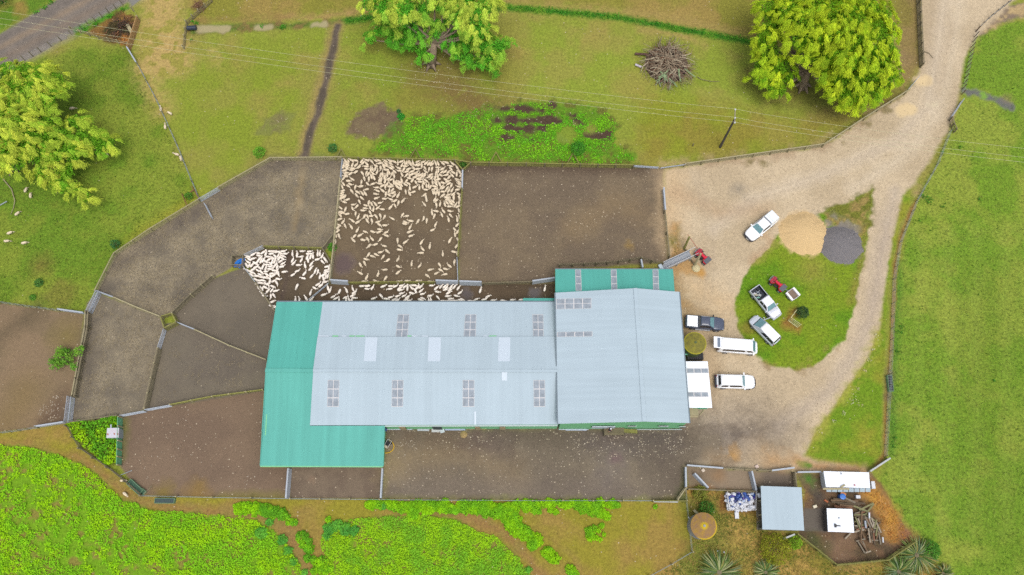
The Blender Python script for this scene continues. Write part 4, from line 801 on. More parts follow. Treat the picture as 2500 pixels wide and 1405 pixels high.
G([(1547,404),(1607,408)],'left of the two wide mesh gates by the gravel drive',lean=-.3,nr=8); G([(1611,408),(1670,400)],'right of the two wide mesh gates by the gravel drive',lean=-.4,nr=8)
G([(1619,462),(1623,517)],'silver sheeted gate on the east side of the empty brown yard',sheet=True); G([(1564,637),(1568,657)],'small silver gate between the netting fence and the green lean-to',sheet=True)
G([(2214,223),(2241,191)],'thin pale gate beside the brown puddle on the drive',nr=3); G([(2321,289),(2350,245)],'silver pipe gate on the east side of the drive',nr=4)
G([(1672,1142),(1673,1190)],'upright silver sheeted gate at the east end of the south yard',sheet=True); G([(1676,1137),(1764,1144)],'long bowed silver rail along the north side of the small concrete pens',sheet=True,h=.7); G([(1692,1159),(1725,1194)],'silver sheeted gate swung open across the westmost concrete pen',sheet=True,lean=.15); G([(1830,1152),(1841,1199)],'silver sheeted gate between the two concrete pens',sheet=True,lean=.15)
G([(1882,1150),(1937,1143)],'silver gate swung out at the north-east of the concrete pens',sheet=True,h=.8); G([(1945,1154),(2002,1153)],'silver gate joining the concrete pens to the white cabin',sheet=True,h=.8); G([(2121,1152),(2170,1120)],'long pale gate from the white cabin to the east field fence',sheet=True,h=.9,m=mat('pale_grey_metal',C(196,200,200),.6))
G([(704.5,1217),(710,1145)],'wide silver sheeted gate below the green lean-to roof',sheet=True,lean=.2); G([(931,1217),(935,1145)],'narrow silver sheeted gate at the east side of the green lean-to roof',sheet=True); G([(1595,1225),(1654,1226)],'pale gate in the long southern fence',sheet=True,h=.7,m=MATS['pale_grey_metal']); G([(1910,1316),(1938,1305)],'pale narrow gate at the corner of the olive bushes',sheet=True,h=.8,m=MATS['pale_grey_metal']); G([(312,118),(335,156)],'silver gate at the top of the diagonal wire fence',sheet=True,h=.9)
# shade cloth windbreak
o = thing('shade_cloth_fence','green shade-cloth windbreak on short posts beside the weedy corner','windbreak',P(292,1078,0)); a = P(295,1020,.5); b = P(292,1137,.5)
MB().bar(Vector((a.x,a.y,.72)),Vector((b.x,b.y,.72)),.06,1.4).build('cloth', mat('shade_cloth',C(120,190,146),.9,var=.15), o)
for t in (0,.2,.5,.68,.83,1): p = a+(b-a)*t; MB().box((p.x+.1,p.y,.72),(.14,.14,1.5)).build('post', WOOD, o)
# ================================================================ VEHICLES
GLASS = mat('tinted_glass', C(118,160,166), .12, var=.12, scale=1.5, spec=.6); GLASSD = mat('dark_glass', C(52,52,58), .15, var=.1, spec=.6)
LAMP = mat('lamp_lens', C(214,222,232), .2, var=.05); RED = mat('red_lens', C(150,30,30), .3); RIM = mat('wheel_rim', C(176,178,182), .4, metal=.3, var=.1); PLATE = mat('number_plate', C(230,230,224), .5)
def car_paint(name, rgb, rough=.28):
    m = mat(name, rgb, rough, var=.03, scale=1.2, spec=.5)
    try: m.node_tree.nodes['Principled BSDF'].inputs['Coat Weight'].default_value = .3
    except Exception: pass
    return m
WP = car_paint('white_car_paint', (.84,.86,.89)); SP = car_paint('silver_car_paint', C(216,222,232)); DP = car_paint('charcoal_car_paint', C(84,92,112)); BUMP = mat('bumper_plastic', C(62,64,74), .6, var=.1)
def ring(x,w,zb,zt,cr=.02): return [(x,-w*.88,zb),(x,-w,zb+.12),(x,-w,zt-.16),(x,-w*.95,zt-.04),(x,-w*.7,zt),(x,0,zt+cr),(x,w*.7,zt),(x,w*.95,zt-.04),(x,w,zt-.16),(x,w,zb+.12),(x,w*.88,zb)]
def place(front, rear, z=.9):
    a = P(*front,z); b = P(*rear,z); c = (a+b)/2; return Vector((c.x,c.y,0)), math.atan2(a.y-b.y,a.x-b.x), (Vector((a.x,a.y))-Vector((b.x,b.y))).length
def wheel(o, x, y, r=.36, w=.24, steer=0):
    q = MB(); q.tube([(0,-w/2,0),(0,-w/2*.9,0),(0,w/2*.9,0),(0,w/2,0)],[r*.93,r,r,r*.93],20); t = q.build('wheel', RUBBER, o, smooth=False, off=Vector((0,0,0))); t.location = (x,y,r); t.rotation_euler=(0,0,steer)
    s = 1 if y>0 else -1; rm = MB().tube([(0,s*(w/2-.03),0),(0,s*(w/2+.012),0)],[r*.62,r*.56],14).build('rim', RIM, None, off=Vector((0,0,0))); rm.parent = t; rm.location=(0,0,0)
    return t
def facepts(f,u0,u1,v0,v1,off=.014):
    bl,br,tr,tl = [Vector(p) for p in f]; n = (br-bl).cross(tl-bl).normalized()
    g = lambda u,v: (bl*(1-u)+br*u)*(1-v)+(tl*(1-u)+tr*u)*v
    return [g(u0,v0)+n*off, g(u1,v0)+n*off, g(u1,v1)+n*off, g(u0,v1)+n*off]
def plate(q,pts,t=.01):
    p=[Vector(x) for x in pts]; n=(p[1]-p[0]).cross(p[2]-p[0]).normalized()*t; q.add(p+[x+n for x in p],[(3,2,1,0),(4,5,6,7),(0,1,5,4),(1,2,6,5),(2,3,7,6),(3,0,4,7)]); return q
def cabin(o, m, x0b,x0t,x1t,x1b, wb,wt, zb,zt, sides, glass=GLASS, rear=True, rglass=None, roof_m=None, side_both=True):
    """rear base x, rear top x, front top x, front base x"""
    c = MB(); R_ = lambda x,w,z:[(x,-w,z),(x,w,z)]
    v = [(x0b,-wb,zb),(x1b,-wb*.96,zb),(x1b,wb*.96,zb),(x0b,wb,zb),(x0t,-wt,zt),(x1t,-wt*.97,zt),(x1t,wt*.97,zt),(x0t,wt,zt)]
    c.add(v,[(0,1,5,4),(1,2,6,5),(2,3,7,6),(3,0,4,7),(3,2,1,0),(4,5,6,7)]); cb = c.build('cabin', m, o); 
    # roof skin with a soft crown
    q = MB(); n=7; rg=[]
    for i in range(n):
        t=i/(n-1); x = x0t-.03+(x1t-x0t+.06)*t; e = .05 if i in (0,n-1) else 0; w_=wt*(1.0 if 0<i<n-1 else .9)
        rg.append([(x,-w_,zt-.02),(x,-w_*.97,zt+.03-e*.4),(x,-w_*.6,zt+.065-e*.5),(x,0,zt+.08-e*.5),(x,w_*.6,zt+.065-e*.5),(x,w_*.97,zt+.03-e*.4),(x,w_,zt-.02)])
    q.loft(rg); q.build('roof', roof_m or m, o, smooth=True)
    F_ = dict(front=(v[1],v[2],v[6],v[5]), rear=(v[3],v[0],v[4],v[7]), right=(v[0],v[1],v[5],v[4]), left=(v[2],v[3],v[7],v[6]))
    plate(MB(), facepts(F_['front'],.05,.95,.08,.95)).build('windscreen', glass, o)
    if rear: plate(MB(), facepts(F_['rear'],.1,.9,.25,.9)).build('rear_window', rglass or GLASSD, o)
    for u0,u1 in sides:
        plate(MB(), facepts(F_['right'],u0,u1,.18,.88)).build('side_window', GLASSD, o); plate(MB(), facepts(F_['left'],1-u1,1-u0,.18,.88)).build('side_window', GLASSD, o)
    return F_
def body(o, m, st, name='body'):
    return MB().loft([ring(*s) for s in st]).build(name, m, o, smooth=True)
def lamps(o, xf, w, z, xr=None, zr=.8):
    for s in (-1,1):
        MB().box((xf,s*w,z),(.12,.34,.16)).build('headlight', LAMP, o)
        if xr is not None: MB().box((xr,s*(w+.05),zr),(.08,.16,.34)).build('tail_light', RED, o)
def mirrors(o, x, w, z, m):
    for s in (-1,1): MB().box((x,s*(w+.14),z),(.14,.26,.17)).build('mirror', m, o)
def axles(o, xf, xr, w, r=.37):
    for x in (xf,xr):
        for s in (-1,1): wheel(o,x,s*w,r)
def gap(o,x,w,z0,z1): MB().box((x,0,(z0+z1)/2),(.015,2*w+.012,z1-z0)).build('door_gap',BLK,o)
# 1 white canopy ute on the drive
loc,rz,L = place((1824,582),(1894.5,523.5)); u = thing('utility_truck','white double-cab utility with a white hard canopy, alone on the gravel beside the sand heap','utility truck',loc,rz)
body(u,WP,[(-2.6,.86,.5,1.0),(-2.5,.9,.42,1.05),(-1.5,.92,.4,1.08),(.9,.93,.38,1.1),(1.5,.92,.4,1.12),(2.1,.88,.42,1.06),(2.42,.78,.45,.98),(2.58,.6,.5,.85)])
MB().loft([ring(2.35,.9,.35,.72),ring(2.62,.72,.36,.72),ring(2.72,.45,.4,.68)]).build('front_bumper',BUMP,u,smooth=True); MB().box((2.74,.08,.5),(.03,.5,.12)).build('number_plate',PLATE,u)
cabin(u,WP,-.92,-.75,.55,1.22,.86,.68,1.08,1.72,[(.04,.46),(.5,.86)])
q=MB(); q.add([(-2.6,-.88,1.04),(-.98,-.88,1.04),(-.98,.88,1.04),(-2.6,.88,1.04),(-2.42,-.72,1.78),(-.98,-.72,1.78),(-.98,.72,1.78),(-2.42,.72,1.78)],[(3,2,1,0),(4,5,6,7),(0,1,5,4),(1,2,6,5),(2,3,7,6),(3,0,4,7)]); q.build('canopy',car_paint('canopy_white',(.74,.79,.83)),u,bevel=.05)
MB().box((-1.3,0,1.795),(.03,1.3,.03)).box((-1.5,0,1.795),(.03,1.3,.02)).build('roof_rib',mat('pale_grey',C(200,210,220),.5),u)
F_=[(-2.6,-.88,1.04),(-.98,-.88,1.04),(-.98,-.72,1.78),(-2.42,-.72,1.78)]; plate(MB(),facepts(F_,.08,.92,.35,.85)).build('canopy_window',mat('grey_glass',C(150,160,170),.2),u)
lamps(u,2.38,.62,.86,-2.6); mirrors(u,1.1,.86,1.12,WP); axles(u,1.62,-1.55,.82)
# 2 silver tray-back ute with an open well
loc,rz,L = place((1899.5,774),(1841.5,703.5)); u = thing('utility_truck','silver and white utility with a cluttered open black tray, parked on the lawn','utility truck',loc,rz)
body(u,SP,[(-.72,.86,.45,1.02),(-.6,.88,.4,1.03),(.9,.88,.38,1.05),(1.5,.87,.4,1.06),(2.1,.82,.42,1.0),(2.35,.74,.46,.92),(2.45,.6,.5,.8)])
q=MB(); q.box((-1.6,-.82,.82),(1.75,.08,.5)).box((-1.6,.82,.82),(1.75,.08,.5)).box((-2.46,0,.8),(.1,1.7,.48)).box((-1.6,0,.56),(1.75,1.66,.06)); q.build('tray_side',SP,u,bevel=.03)
MB().box((-1.6,0,.6),(1.66,1.56,.03)).box((-.76,0,.85),(.04,1.56,.42)).box((-1.6,.75,.84),(1.66,.03,.42)).box((-1.6,-.75,.84),(1.66,.03,.42)).build('tray_liner',mat('liner_black',C(44,50,62),.5,var=.2),u)
random.seed(3)
for k in range(3): MB().bar((random.uniform(-2.2,-1.4),random.uniform(-.6,.5),.72),(random.uniform(-1.8,-1.0),random.uniform(-.6,.6),.86),.06,.05).build('tray_bar',GALV,u)
cabin(u,car_paint('white_panel',(.72,.72,.78)),-.7,-.55,.62,1.22,.84,.66,1.03,1.6,[(.08,.44),(.5,.9)])
MB().loft([ring(1.2,.8,1.0,1.075),ring(2.0,.76,.95,1.03),ring(2.4,.6,.9,.93)]).build('bonnet',MATS['white_panel'],u,smooth=True)
lamps(u,2.36,.6,.78,-2.5); mirrors(u,1.05,.82,1.08,SP); axles(u,1.58,-1.6,.8)
MB().box((-2.52,0,.5),(.12,1.6,.14)).build('rear_bumper',RIM,u); MB().box((2.46,0,.52),(.12,1.4,.2)).build('front_bumper',SP,u)
tagt = lambda o,l,c,g=None: tag(o,l,c,g)
cx = Matrix.Rotation(rz,4,'Z'); W2 = lambda x,y,z: loc+cx@Vector((x,y,z))
tagt(MB().tube([(0,0,0),(0,0,.28)],[.16,.15],14).build('bucket',BLK,off=W2(-2.05,.3,.62)),'black bucket standing in the open tray of the silver utility','bucket')
for k,(x,y,a,l_,c_) in enumerate([(-1.35,-.1,.4,.7,(222,230,226)),(-1.15,-.45,1.2,.6,(150,210,190)),(-1.6,-.4,-.6,.8,(196,190,150)),(-1.9,-.55,.1,.5,(230,228,232))]):
    tagt(MB().bar((-l_/2,0,0),(l_/2,0,.1),.12,.08).bar((0,-.1,.05),(.1,l_/3,.1),.06,.05).build('loose_tool',mat('tool_%s'%['pale','mint','straw','cream'][k],C(*c_),.6),off=W2(x,y,.68)),['white jumble of gear lying across the silver utility tray','mint green tool lying behind the cab in the silver utility tray','straw coloured bar lying in the silver utility tray','cream coloured piece by the tailgate of the silver utility tray'][k],'tool')
# 3 silver people mover, driver door open
loc,rz,L = place((1836.5,775),(1897.5,836)); u = thing('people_mover','silver people mover with its front door open and a white roof, on the lawn edge','van',loc,rz)
body(u,SP,[(-2.3,.7,.45,.95),(-2.2,.84,.38,1.0),(-1.2,.88,.36,1.04),(1.0,.88,.36,1.05),(1.6,.84,.38,.98),(2.05,.74,.4,.86),(2.28,.52,.45,.7)])
cabin(u,SP,-2.2,-1.95,.5,1.5,.84,.66,1.0,1.66,[(.02,.36),(.38,.64)],roof_m=WP)
plate(MB(),facepts([(1.5,-.81,1.0),(1.5,.81,1.0),(.5,.64,1.66),(.5,-.64,1.66)],.02,.98,.02,.1,off=.02)).build('cowl',BLK,u)
lamps(u,1.95,.62,.82,-2.27,.95); axles(u,1.35,-1.4,.78,.33); MB().box((-.1,-.9,.8),(1.6,.02,.05)).build('side_moulding',RIM,u)
d=MB(); d.bar((0,0,0),(-.35,-.95,0),.06,.55); dd=d.build('door',SP,u); dd.location=(1.02,-.86,.75); mm=MB().box((0,0,0),(.2,.1,.14)).build('mirror',SP,None); mm.parent=dd; mm.location=(.15,-.2,.3)
MB().box((.62,-.7,.85),(.75,.3,.6)).build('cabin_opening',mat('dark_interior',C(70,40,52),.8,var=.3,rgb2=C(150,60,84),scale=5),u)
MB().box((1.0,0,1.0),(.02,.02,.02)).build('aerial',BLK,u)
# 4 charcoal ute with white tray lid
loc,rz,L = place((1769.5,792.7),(1672.5,784)); u = thing('utility_truck','charcoal double-cab utility with a white tray lid, parked against the east wall of the woolshed','utility truck',loc,rz)
body(u,DP,[(-2.62,.8,.5,1.0),(-2.5,.9,.44,1.08),(-1.0,.92,.42,1.1),(.9,.92,.4,1.12),(1.5,.92,.42,1.12),(2.1,.88,.44,1.04),(2.45,.74,.48,.94),(2.6,.5,.52,.8)])
cabin(u,DP,-.95,-.7,.5,1.2,.86,.66,1.1,1.7,[(.03,.45),(.49,.9)])
MB().box((-1.72,.02,1.16),(1.42,1.5,.1)).build('tray_lid',WP,u,bevel=.04); MB().box((-.1,.6,1.79),(1.1,.05,.05)).build('roof_rail',RIM,u); MB().box((-.1,-.6,1.79),(1.1,.05,.05)).build('roof_rail',RIM,u)
MB().loft([ring(2.4,.86,.38,.74),ring(2.66,.6,.4,.72)]).build('front_bumper',BLK,u,smooth=True); lamps(u,2.42,.6,.84,-2.6); mirrors(u,1.05,.86,1.16,BLK); axles(u,1.62,-1.55,.82,.38); MB().box((-.2,-.95,.5),(2.0,.12,.06)).build('side_step',RIM,u)
# 5 white high-roof van, tailgate up
loc,rz,L = place((1850.5,848.5),(1752,841),1.2); u = thing('cargo_van','long white van with its tailgate raised, beside the mossy tank','van',loc,rz)
body(u,WP,[(-2.62,.84,.4,1.15),(-2.5,.9,.36,1.2),(0,.92,.34,1.22),(1.8,.92,.36,1.2),(2.3,.88,.38,1.1),(2.6,.74,.42,.98),(2.7,.5,.5,.85)])
cabin(u,WP,-2.58,-2.45,1.75,2.35,.88,.78,1.18,1.98,[(.1,.74),(.8,.95)],rear=False)
MB().box((-2.6,0,1.0),(.04,1.5,1.1)).build('load_opening',mat('van_interior',C(150,120,116),.8,var=.3),u)
g=MB(); g.slab([(-2.42,-.78,2.1),(-2.42,.78,2.1),(-3.42,.74,2.2),(-3.42,-.74,2.2)],.05); tg=g.build('tailgate',WP,u); MB().slab([(-2.55,-.66,2.165),(-2.55,.66,2.165),(-2.95,.64,2.205),(-2.95,-.64,2.205)],.012).build('tailgate_window',mat('tail_glass',C(130,142,158),.2),None).parent=tg
MB().box((-3.12,0,2.235),(.04,.4,.02)).build('tailgate_handle',DTRIM,None).parent=tg
lamps(u,2.55,.62,.85,-2.6,1.0); mirrors(u,2.05,.9,1.25,WP); axles(u,1.85,-1.5,.82,.34)
# 6 white station wagon
loc,rz,L = place((1845.5,933.2),(1743,930.5)); u = thing('four_wheel_drive','white four-wheel-drive wagon parked by the porch annex','wagon',loc,rz)
body(u,WP,[(-2.4,.78,.5,1.0),(-2.3,.9,.44,1.08),(-1.0,.92,.42,1.1),(1.0,.92,.4,1.12),(1.6,.92,.42,1.12),(2.2,.86,.44,1.04),(2.5,.7,.48,.92),(2.62,.46,.52,.8)])
cabin(u,WP,-2.28,-2.0,.72,1.28,.86,.7,1.1,1.76,[(.08,.34),(.42,.92)])
MB().loft([ring(2.3,.92,.38,.76),ring(2.62,.72,.4,.76),ring(2.78,.4,.42,.7)]).build('front_bumper',BUMP,u,smooth=True); MB().box((-2.5,0,.62),(.2,1.7,.22)).build('rear_bumper',BUMP,u,bevel=.04)
lamps(u,2.36,.62,.9,-2.42,.95); mirrors(u,1.15,.88,1.18,WP); axles(u,1.7,-1.45,.82,.39)
# quads
def quad(front,rear,label):
    loc,rz,L = place(front,rear,.7); u = thing('quad_bike',label,'quad bike',loc,rz); u.scale=(1.12,1.12,1.1)
    rd = mat('quad_red',C(226,44,70),.35,var=.15,scale=4); gy = mat('rack_grey',C(104,106,112),.7,var=.3,scale=9)
    MB().loft([[(.35,-.3,.55),(.35,.3,.55),(.35,.3,.72),(.35,-.3,.72)],[(.7,-.56,.5),(.7,.56,.5),(.7,.56,.74),(.7,-.56,.74)],[(1.02,-.36,.5),(1.02,.36,.5),(1.02,.36,.68),(1.02,-.36,.68)]]).build('front_mudguard',rd,u)
    MB().loft([[(-.3,-.3,.55),(-.3,.3,.55),(-.3,.3,.7),(-.3,-.3,.7)],[(-.6,-.58,.52),(-.6,.58,.52),(-.6,.58,.72),(-.6,-.58,.72)],[(-.98,-.5,.52),(-.98,.5,.52),(-.98,.5,.68),(-.98,-.5,.68)]]).build('rear_mudguard',rd,u)
    MB().loft([[(-.45,-.16,.6),(-.45,.16,.6),(-.45,.16,.9),(-.45,-.16,.9)],[(.3,-.14,.6),(.3,.14,.6),(.3,.14,.88),(.3,-.14,.88)],[(.6,-.14,.6),(.6,.14,.6),(.6,.14,.9),(.6,-.14,.9)]]).build('seat',rd,u)
    MB().tube([(.38,-.42,1.0),(.46,0,1.02),(.38,.42,1.0)],.03,6).build('handlebar',BLK,u)
    MB().box((.02,-.3,.4),(.5,.3,.06)).box((.02,.3,.4),(.5,.3,.06)).build('footwell',BLK,u)
    q=MB(); [q.box((.78,y,.8),(.5,.04,.03)) for y in (-.4,-.2,0,.2,.4)]; q.box((.55,0,.8),(.04,.9,.03)).box((1.0,0,.8),(.04,.9,.03)); q.build('front_rack',gy,u)
    MB().box((-.76,0,.78),(.6,.96,.08)).build('rear_rack',gy,u,bevel=.02)
    MB().tube([(1.08,-.42,.62),(1.14,0,.62),(1.08,.42,.62)],.03,6).build('bull_bar',GALV,u)
    for s in (-1,1): MB().box((1.0,s*.2,.66),(.08,.12,.1)).build('headlight',LAMP,u)
    for x in (.66,-.66):
        for s in (-1,1): wheel(u,x,s*.48,.28,.24)
    return u
quad((1702.5,612.5),(1730,640),'red and grey quad bike standing at the foot of the loading ramp')
quad((1885,681),(1914,706.5),'red and grey quad bike hitched to the small box trailer on the lawn')
loc,rz,L = place((1928,710),(1943,728),.6); u = thing('box_trailer','small white-sided box trailer with a brown load behind the quad bike','trailer',loc,rz)
WR=mat('trailer_white',C(248,244,250,1.2),.6,var=.08)
MB().box((0,-.62,.62),(1.35,.26,.34)).box((0,.62,.62),(1.35,.26,.34)).build('side_panel',WR,u); MB().box((0,0,.45),(1.35,1.1,.06)).build('deck',mat('brown_deck',C(140,120,104),.9,var=.2,scale=8),u)
MB().box((-.67,0,.58),(.05,1.1,.3)).box((.67,0,.58),(.04,1.1,.26)).build('tailboard',WR,u); MB().tube([(.67,.1,.45),(1.5,.45,.45)],.04,6).build('drawbar',GALVG,u)
for s in (-1,1): wheel(u,0,s*.68,.27,.16)
# ================================================================ YARD FURNITURE
r_=thing('loading_ramp','long galvanised sheep loading ramp rising toward the red quad bike','ramp',P(1650,640,0)); a=P(1620,653,.35); b=P(1686,622,1.15); d=(b-a).normalized(); s=Vector((d.y,-d.x,0)).normalized()*.48
MB().slab([a+s,b+s,b-s,a-s],.05).build('deck',mat('ramp_deck',C(190,196,204),.5,var=.1),r_)
q=MB()
for k in range(26): c=a+(b-a)*((k+.5)/26)+Vector((0,0,.07)); q.bar(c-s*.85,c+s*.85,.05,.03)
q.build('cleat',mat('cleat_grey',C(140,144,150),.6),r_)
for sg in (-1,1):
    MB().slab([a+s*sg,b+s*sg+d*1.2*0,b+s*sg*1.02+Vector((0,0,.85)),a+s*sg*1.02+Vector((0,0,.85))],.03).build('side_panel',GALV,r_); MB().tube([a+s*sg+Vector((0,0,.88)),b+d*(.8)+s*sg+Vector((0,0,.8))],.035,6).build('hand_rail',SKF,r_)
for c in (a+(b-a)*.45,a+(b-a)*.95):
    for sg in (-1,1): MB().bar(Vector((c.x,c.y,0))+s*sg,c+s*sg,.1,.1,up=Vector((1,0,0))).build('leg',GALVG,r_)
MB().box((a-d*.35)[:], (.5,1.1,.5), rz=math.atan2(d.y,d.x)).build('hinge_plate',PALE,r_)
o=thing('strainer_post','tall mossy strainer post with a stay, west of the loading ramp','post',P(1670,608,0)); MB().tube([P(1670,608,0),P(1683,579,2.9)],[.17,.13],10).build('post',MOSSW,o); MB().bar(P(1670,610,.1),P(1677,612,.6),.14,.14).build('stay',WOODD,o)
o=thing('strainer_post','tall pale strainer post leaning over the quad bike by the ramp','post',P(1695,650,0)); MB().tube([P(1695,650,0),P(1711,620,2.9)],[.19,.15],10).build('post',WOOD,o); MB().bar(P(1687,635,.1),P(1694,645,.8),.14,.14).build('stay',WOODD,o)
tag(MB().tube([P(1679,573,2.6),P(1705,610,.9)],[.035,.05],6).build('red_pole',mat('faded_red',C(176,100,84),.7)),'thin faded red pole from the mossy strainer post down to the quad bike','pole')
tag(MB().lathe((0,0,0),[(.3,0),(.62,.1),(.5,.28),(.2,.36)],9).build('limestone_heap',mat('limestone',C(214,200,156),.9,var=.2,bump=.5),off=P(1699,656,0)),'pale lump of limestone and sand at the foot of the leaning strainer post','rock heap')
# blue drafting baffle
o=thing('blue_baffle','bright blue plastic arch inside the small square crate pen','baffle',P(582,639,0)); c=P(592,651,.6)
BL=mat('bright_blue',C(44,132,226),.4,var=.1); q=MB()
for rr in (1.05,.8):
    pts=[Vector((c.x+rr*math.cos(t),c.y+rr*math.sin(t),.7)) for t in [R(75+k*14) for k in range(9)]]
    q.tube(pts,[.12]*9,6)
q.build('arch',BL,o); MB().box((c.x-.35,c.y+.4,.35),(.9,.8,.3),rz=.5).build('base',BL,o)
MB().box((c.x-.1,c.y+.25,.55),(.35,.3,.1),rz=.5).build('latch',mat('rust_orange',C(176,110,70),.8),o)
# troughs
def trough(label,px,py,l,w_,rz,m,slats=False,h=.55):
    o=thing('feed_trough',label,'trough',P(px,py,0),rz,local=True); q=MB(); t=.05
    q.box((0,w_/2,h/2),(l,t,h)).box((0,-w_/2,h/2),(l,t,h)).box((l/2,0,h/2),(t,w_,h)).box((-l/2,0,h/2),(t,w_,h)); q.build('rim',mat('trough_rim',C(124,160,124),.7),o)
    MB().box((0,0,h-.12),(l-.06,w_-.06,.05)).build('water' if not slats else 'floor',m,o)
    if slats:
        for k in range(6): MB().box((-l/2+l*(k+.6)/6.3,0,h+.02),(.06,w_*.9,.04),rz=0).build('slat',BLK,o)
    return o
DG=mat('dark_green_plastic',C(62,98,76),.35,var=.12); DG2=mat('dark_water',C(66,84,82),.15,var=.1,spec=.6)
trough('green covered trough set at an angle in the south-west corner of the brown yard',333,1190,2.2,.75,R(-38),DG); trough('small green end box beside the angled trough',350,1203,.6,.75,R(-38),DG,h=.45)
trough('long dark water trough just outside the southern wire fence',405.5,1223.5,2.45,.6,0,DG2); trough('dark slatted trough on the dirt line along the east field fence',2170,938,2.1,.6,R(88),mat('trough_grey',C(92,98,100),.6),slats=True)
tag(MB().tube([P(295,1160,.6),P(322,1149,.9)],.04,6).build('steel_pole',GALVG),'thin pole slanting over the fence north-west of the angled green trough','pole')
tag(MB().tube([P(351,1207,.4),P(371,1186,.7)],.04,6).build('timber_pole',WOODD),'dark thin pole slanting from the angled green trough into the brown yard','pole')
tag(MB().tube([P(457,69,.5),P(479,68,.5)],[.36,.36],14).build('culvert_pipe',mat('black_pipe',C(52,62,78),.5,var=.1)),'black corrugated culvert pipe at the head of the milky drain','pipe')
# hose cart
o=thing('spray_cart','small wheeled spray cart with a coiled yellow hose beside the green lean-to','cart',P(948,1085,0)); c=P(948,1085,0); al=R(62)
fr=lambda x,y,z: Vector((c.x+x*math.cos(al)-y*math.sin(al),c.y+x*math.sin(al)+y*math.cos(al),z))
q=MB(); [q.tube([fr(*a),fr(*b)],.03,6) for a,b in (((-.5,-.28,.55),(.5,-.28,.55)),((-.5,.28,.55),(.5,.28,.55)),((.5,-.28,.55),(.5,.28,.55)),((-.5,-.28,.55),(-.5,.28,.55)))]; q.build('frame',SKF,o)
MB().box(tuple(fr(.05,0,.45)),(.6,.4,.3),rz=al).build('tank',BLK,o); MB().box(tuple(fr(-.45,0,.6)),(.3,.4,.3),rz=al).build('pump',mat('pump_cream',C(214,200,176),.6),o)
for s in (-1,1): MB().tube([fr(.25,s*.3,.2),fr(.25,s*.38,.2)],.2,12).build('wheel',RUBBER,o)
cc=P(944,1091,.05); MB().tube([cc+Vector((.95*math.cos(t),.95*math.sin(t)*.85,.02)) for t in [R(70-k*14) for k in range(19)]],.06,6).build('hose',mat('yellow_hose',C(228,184,36),.6),o)
tag(MB().tube([P(939,1076,.05),P(945,1075,.05),P(950,1077,.4)],.035,6).build('green_hose',mat('hose_green',C(60,160,100),.6)),'short green hose running from under the lean-to to the spray cart','hose')
tag(MB().lathe((0,0,0),[(.22,0),(.22,.5),(.16,.52)],14).build('blue_drum',mat('drum_blue',C(60,96,176),.5),off=P(941,1050,0)),'small blue drum in the corner between the lean-to and the woolshed wall','drum')
# sheets leaning on the south wall
for px0,px1,py,w_,c_,lb in [(1019,1048,1051,.55,(182,190,194),'short grey sheet leaning on the south wall nearest the green lean-to'),(1054,1074,1054,.7,(196,200,196),'pale board lying at the foot of the south wall under a dark opening'),(1086,1136,1049.5,.9,(168,184,208),'long blue-grey sheet leaning on the south wall of the woolshed'),(1140,1188,1046.5,.35,(208,180,112),'long yellow plank resting against the south wall of the woolshed'),(1381,1432,1050,.7,(176,190,206),'long grey-blue sheet on the ground below the join of the two shed blocks')]:
    a=P(px0,py+1.5,.02); b=P(px1,py+1.5,.02); tag(MB().slab([a,b,b+Vector((0,w_*.7,w_*.5)),a+Vector((0,w_*.7,w_*.5))],.03).build('leaning_sheet',mat('sheet_%d'%c_[0],C(*c_),.6,var=.08)),lb,'sheet')
tag(MB().box((0,0,.2),(.55,.5,.06),rz=.3).box((0,0,.1),(.4,.4,.2),rz=.3).build('pale_crate_lid',mat('ice_white',C(206,218,222),.5),off=P(1080,1053,0)),'small pale square lid lying on the board at the south wall','lid')
tag(MB().lathe((0,0,0),[(.5,0),(.42,.12),(.2,.24),(.03,.28)],11).build('wool_scrap_heap',mat('straw_heap',C(170,146,98),.95,var=.3,bump=.6),off=P(1132,1061,0)),'small tan heap of straw waste by the south wall of the woolshed','heap')
# deck and steps with the person
o=thing('loading_deck','weathered slatted deck with steps at the south wall of the woolshed','deck',P(1500,1062,0)); a=P(1475,1063,1.0); b=P(1524,1063,1.0); top=P(1475,1044,1.0).y
MB().slab([a,b,Vector((b.x,top,1.0)),Vector((a.x,top,1.0))],.06).build('platform',WOODD,o)
for k in range(12): y=a.y+(top-a.y)*(k+.5)/12; MB().box(((a.x+b.x)/2,y,1.08),(b.x-a.x,.09,.02)).build('deck_board',mat('deck_board_wood',C(124,114,88),.9,var=.2,rnd=.15),o)
for x in (a.x+.08,(a.x+b.x)/2,b.x-.08):
    for y in (a.y+.08,top-.1): MB().box((x,y,.5),(.14,.14,1.0)).build('leg',WOODD,o)
for k in range(7): x=b.x+.15+k*.26; MB().box((x,(a.y+top)/2+.1,1.0-.135*(k+1)),(.27,top-a.y-.5,.05)).build('step',MOSSW,o)
MB().bar(Vector((b.x,a.y+.25,.95)),Vector((b.x+1.95,a.y+.25,.08)),.06,.2).build('stringer',WOODD,o)
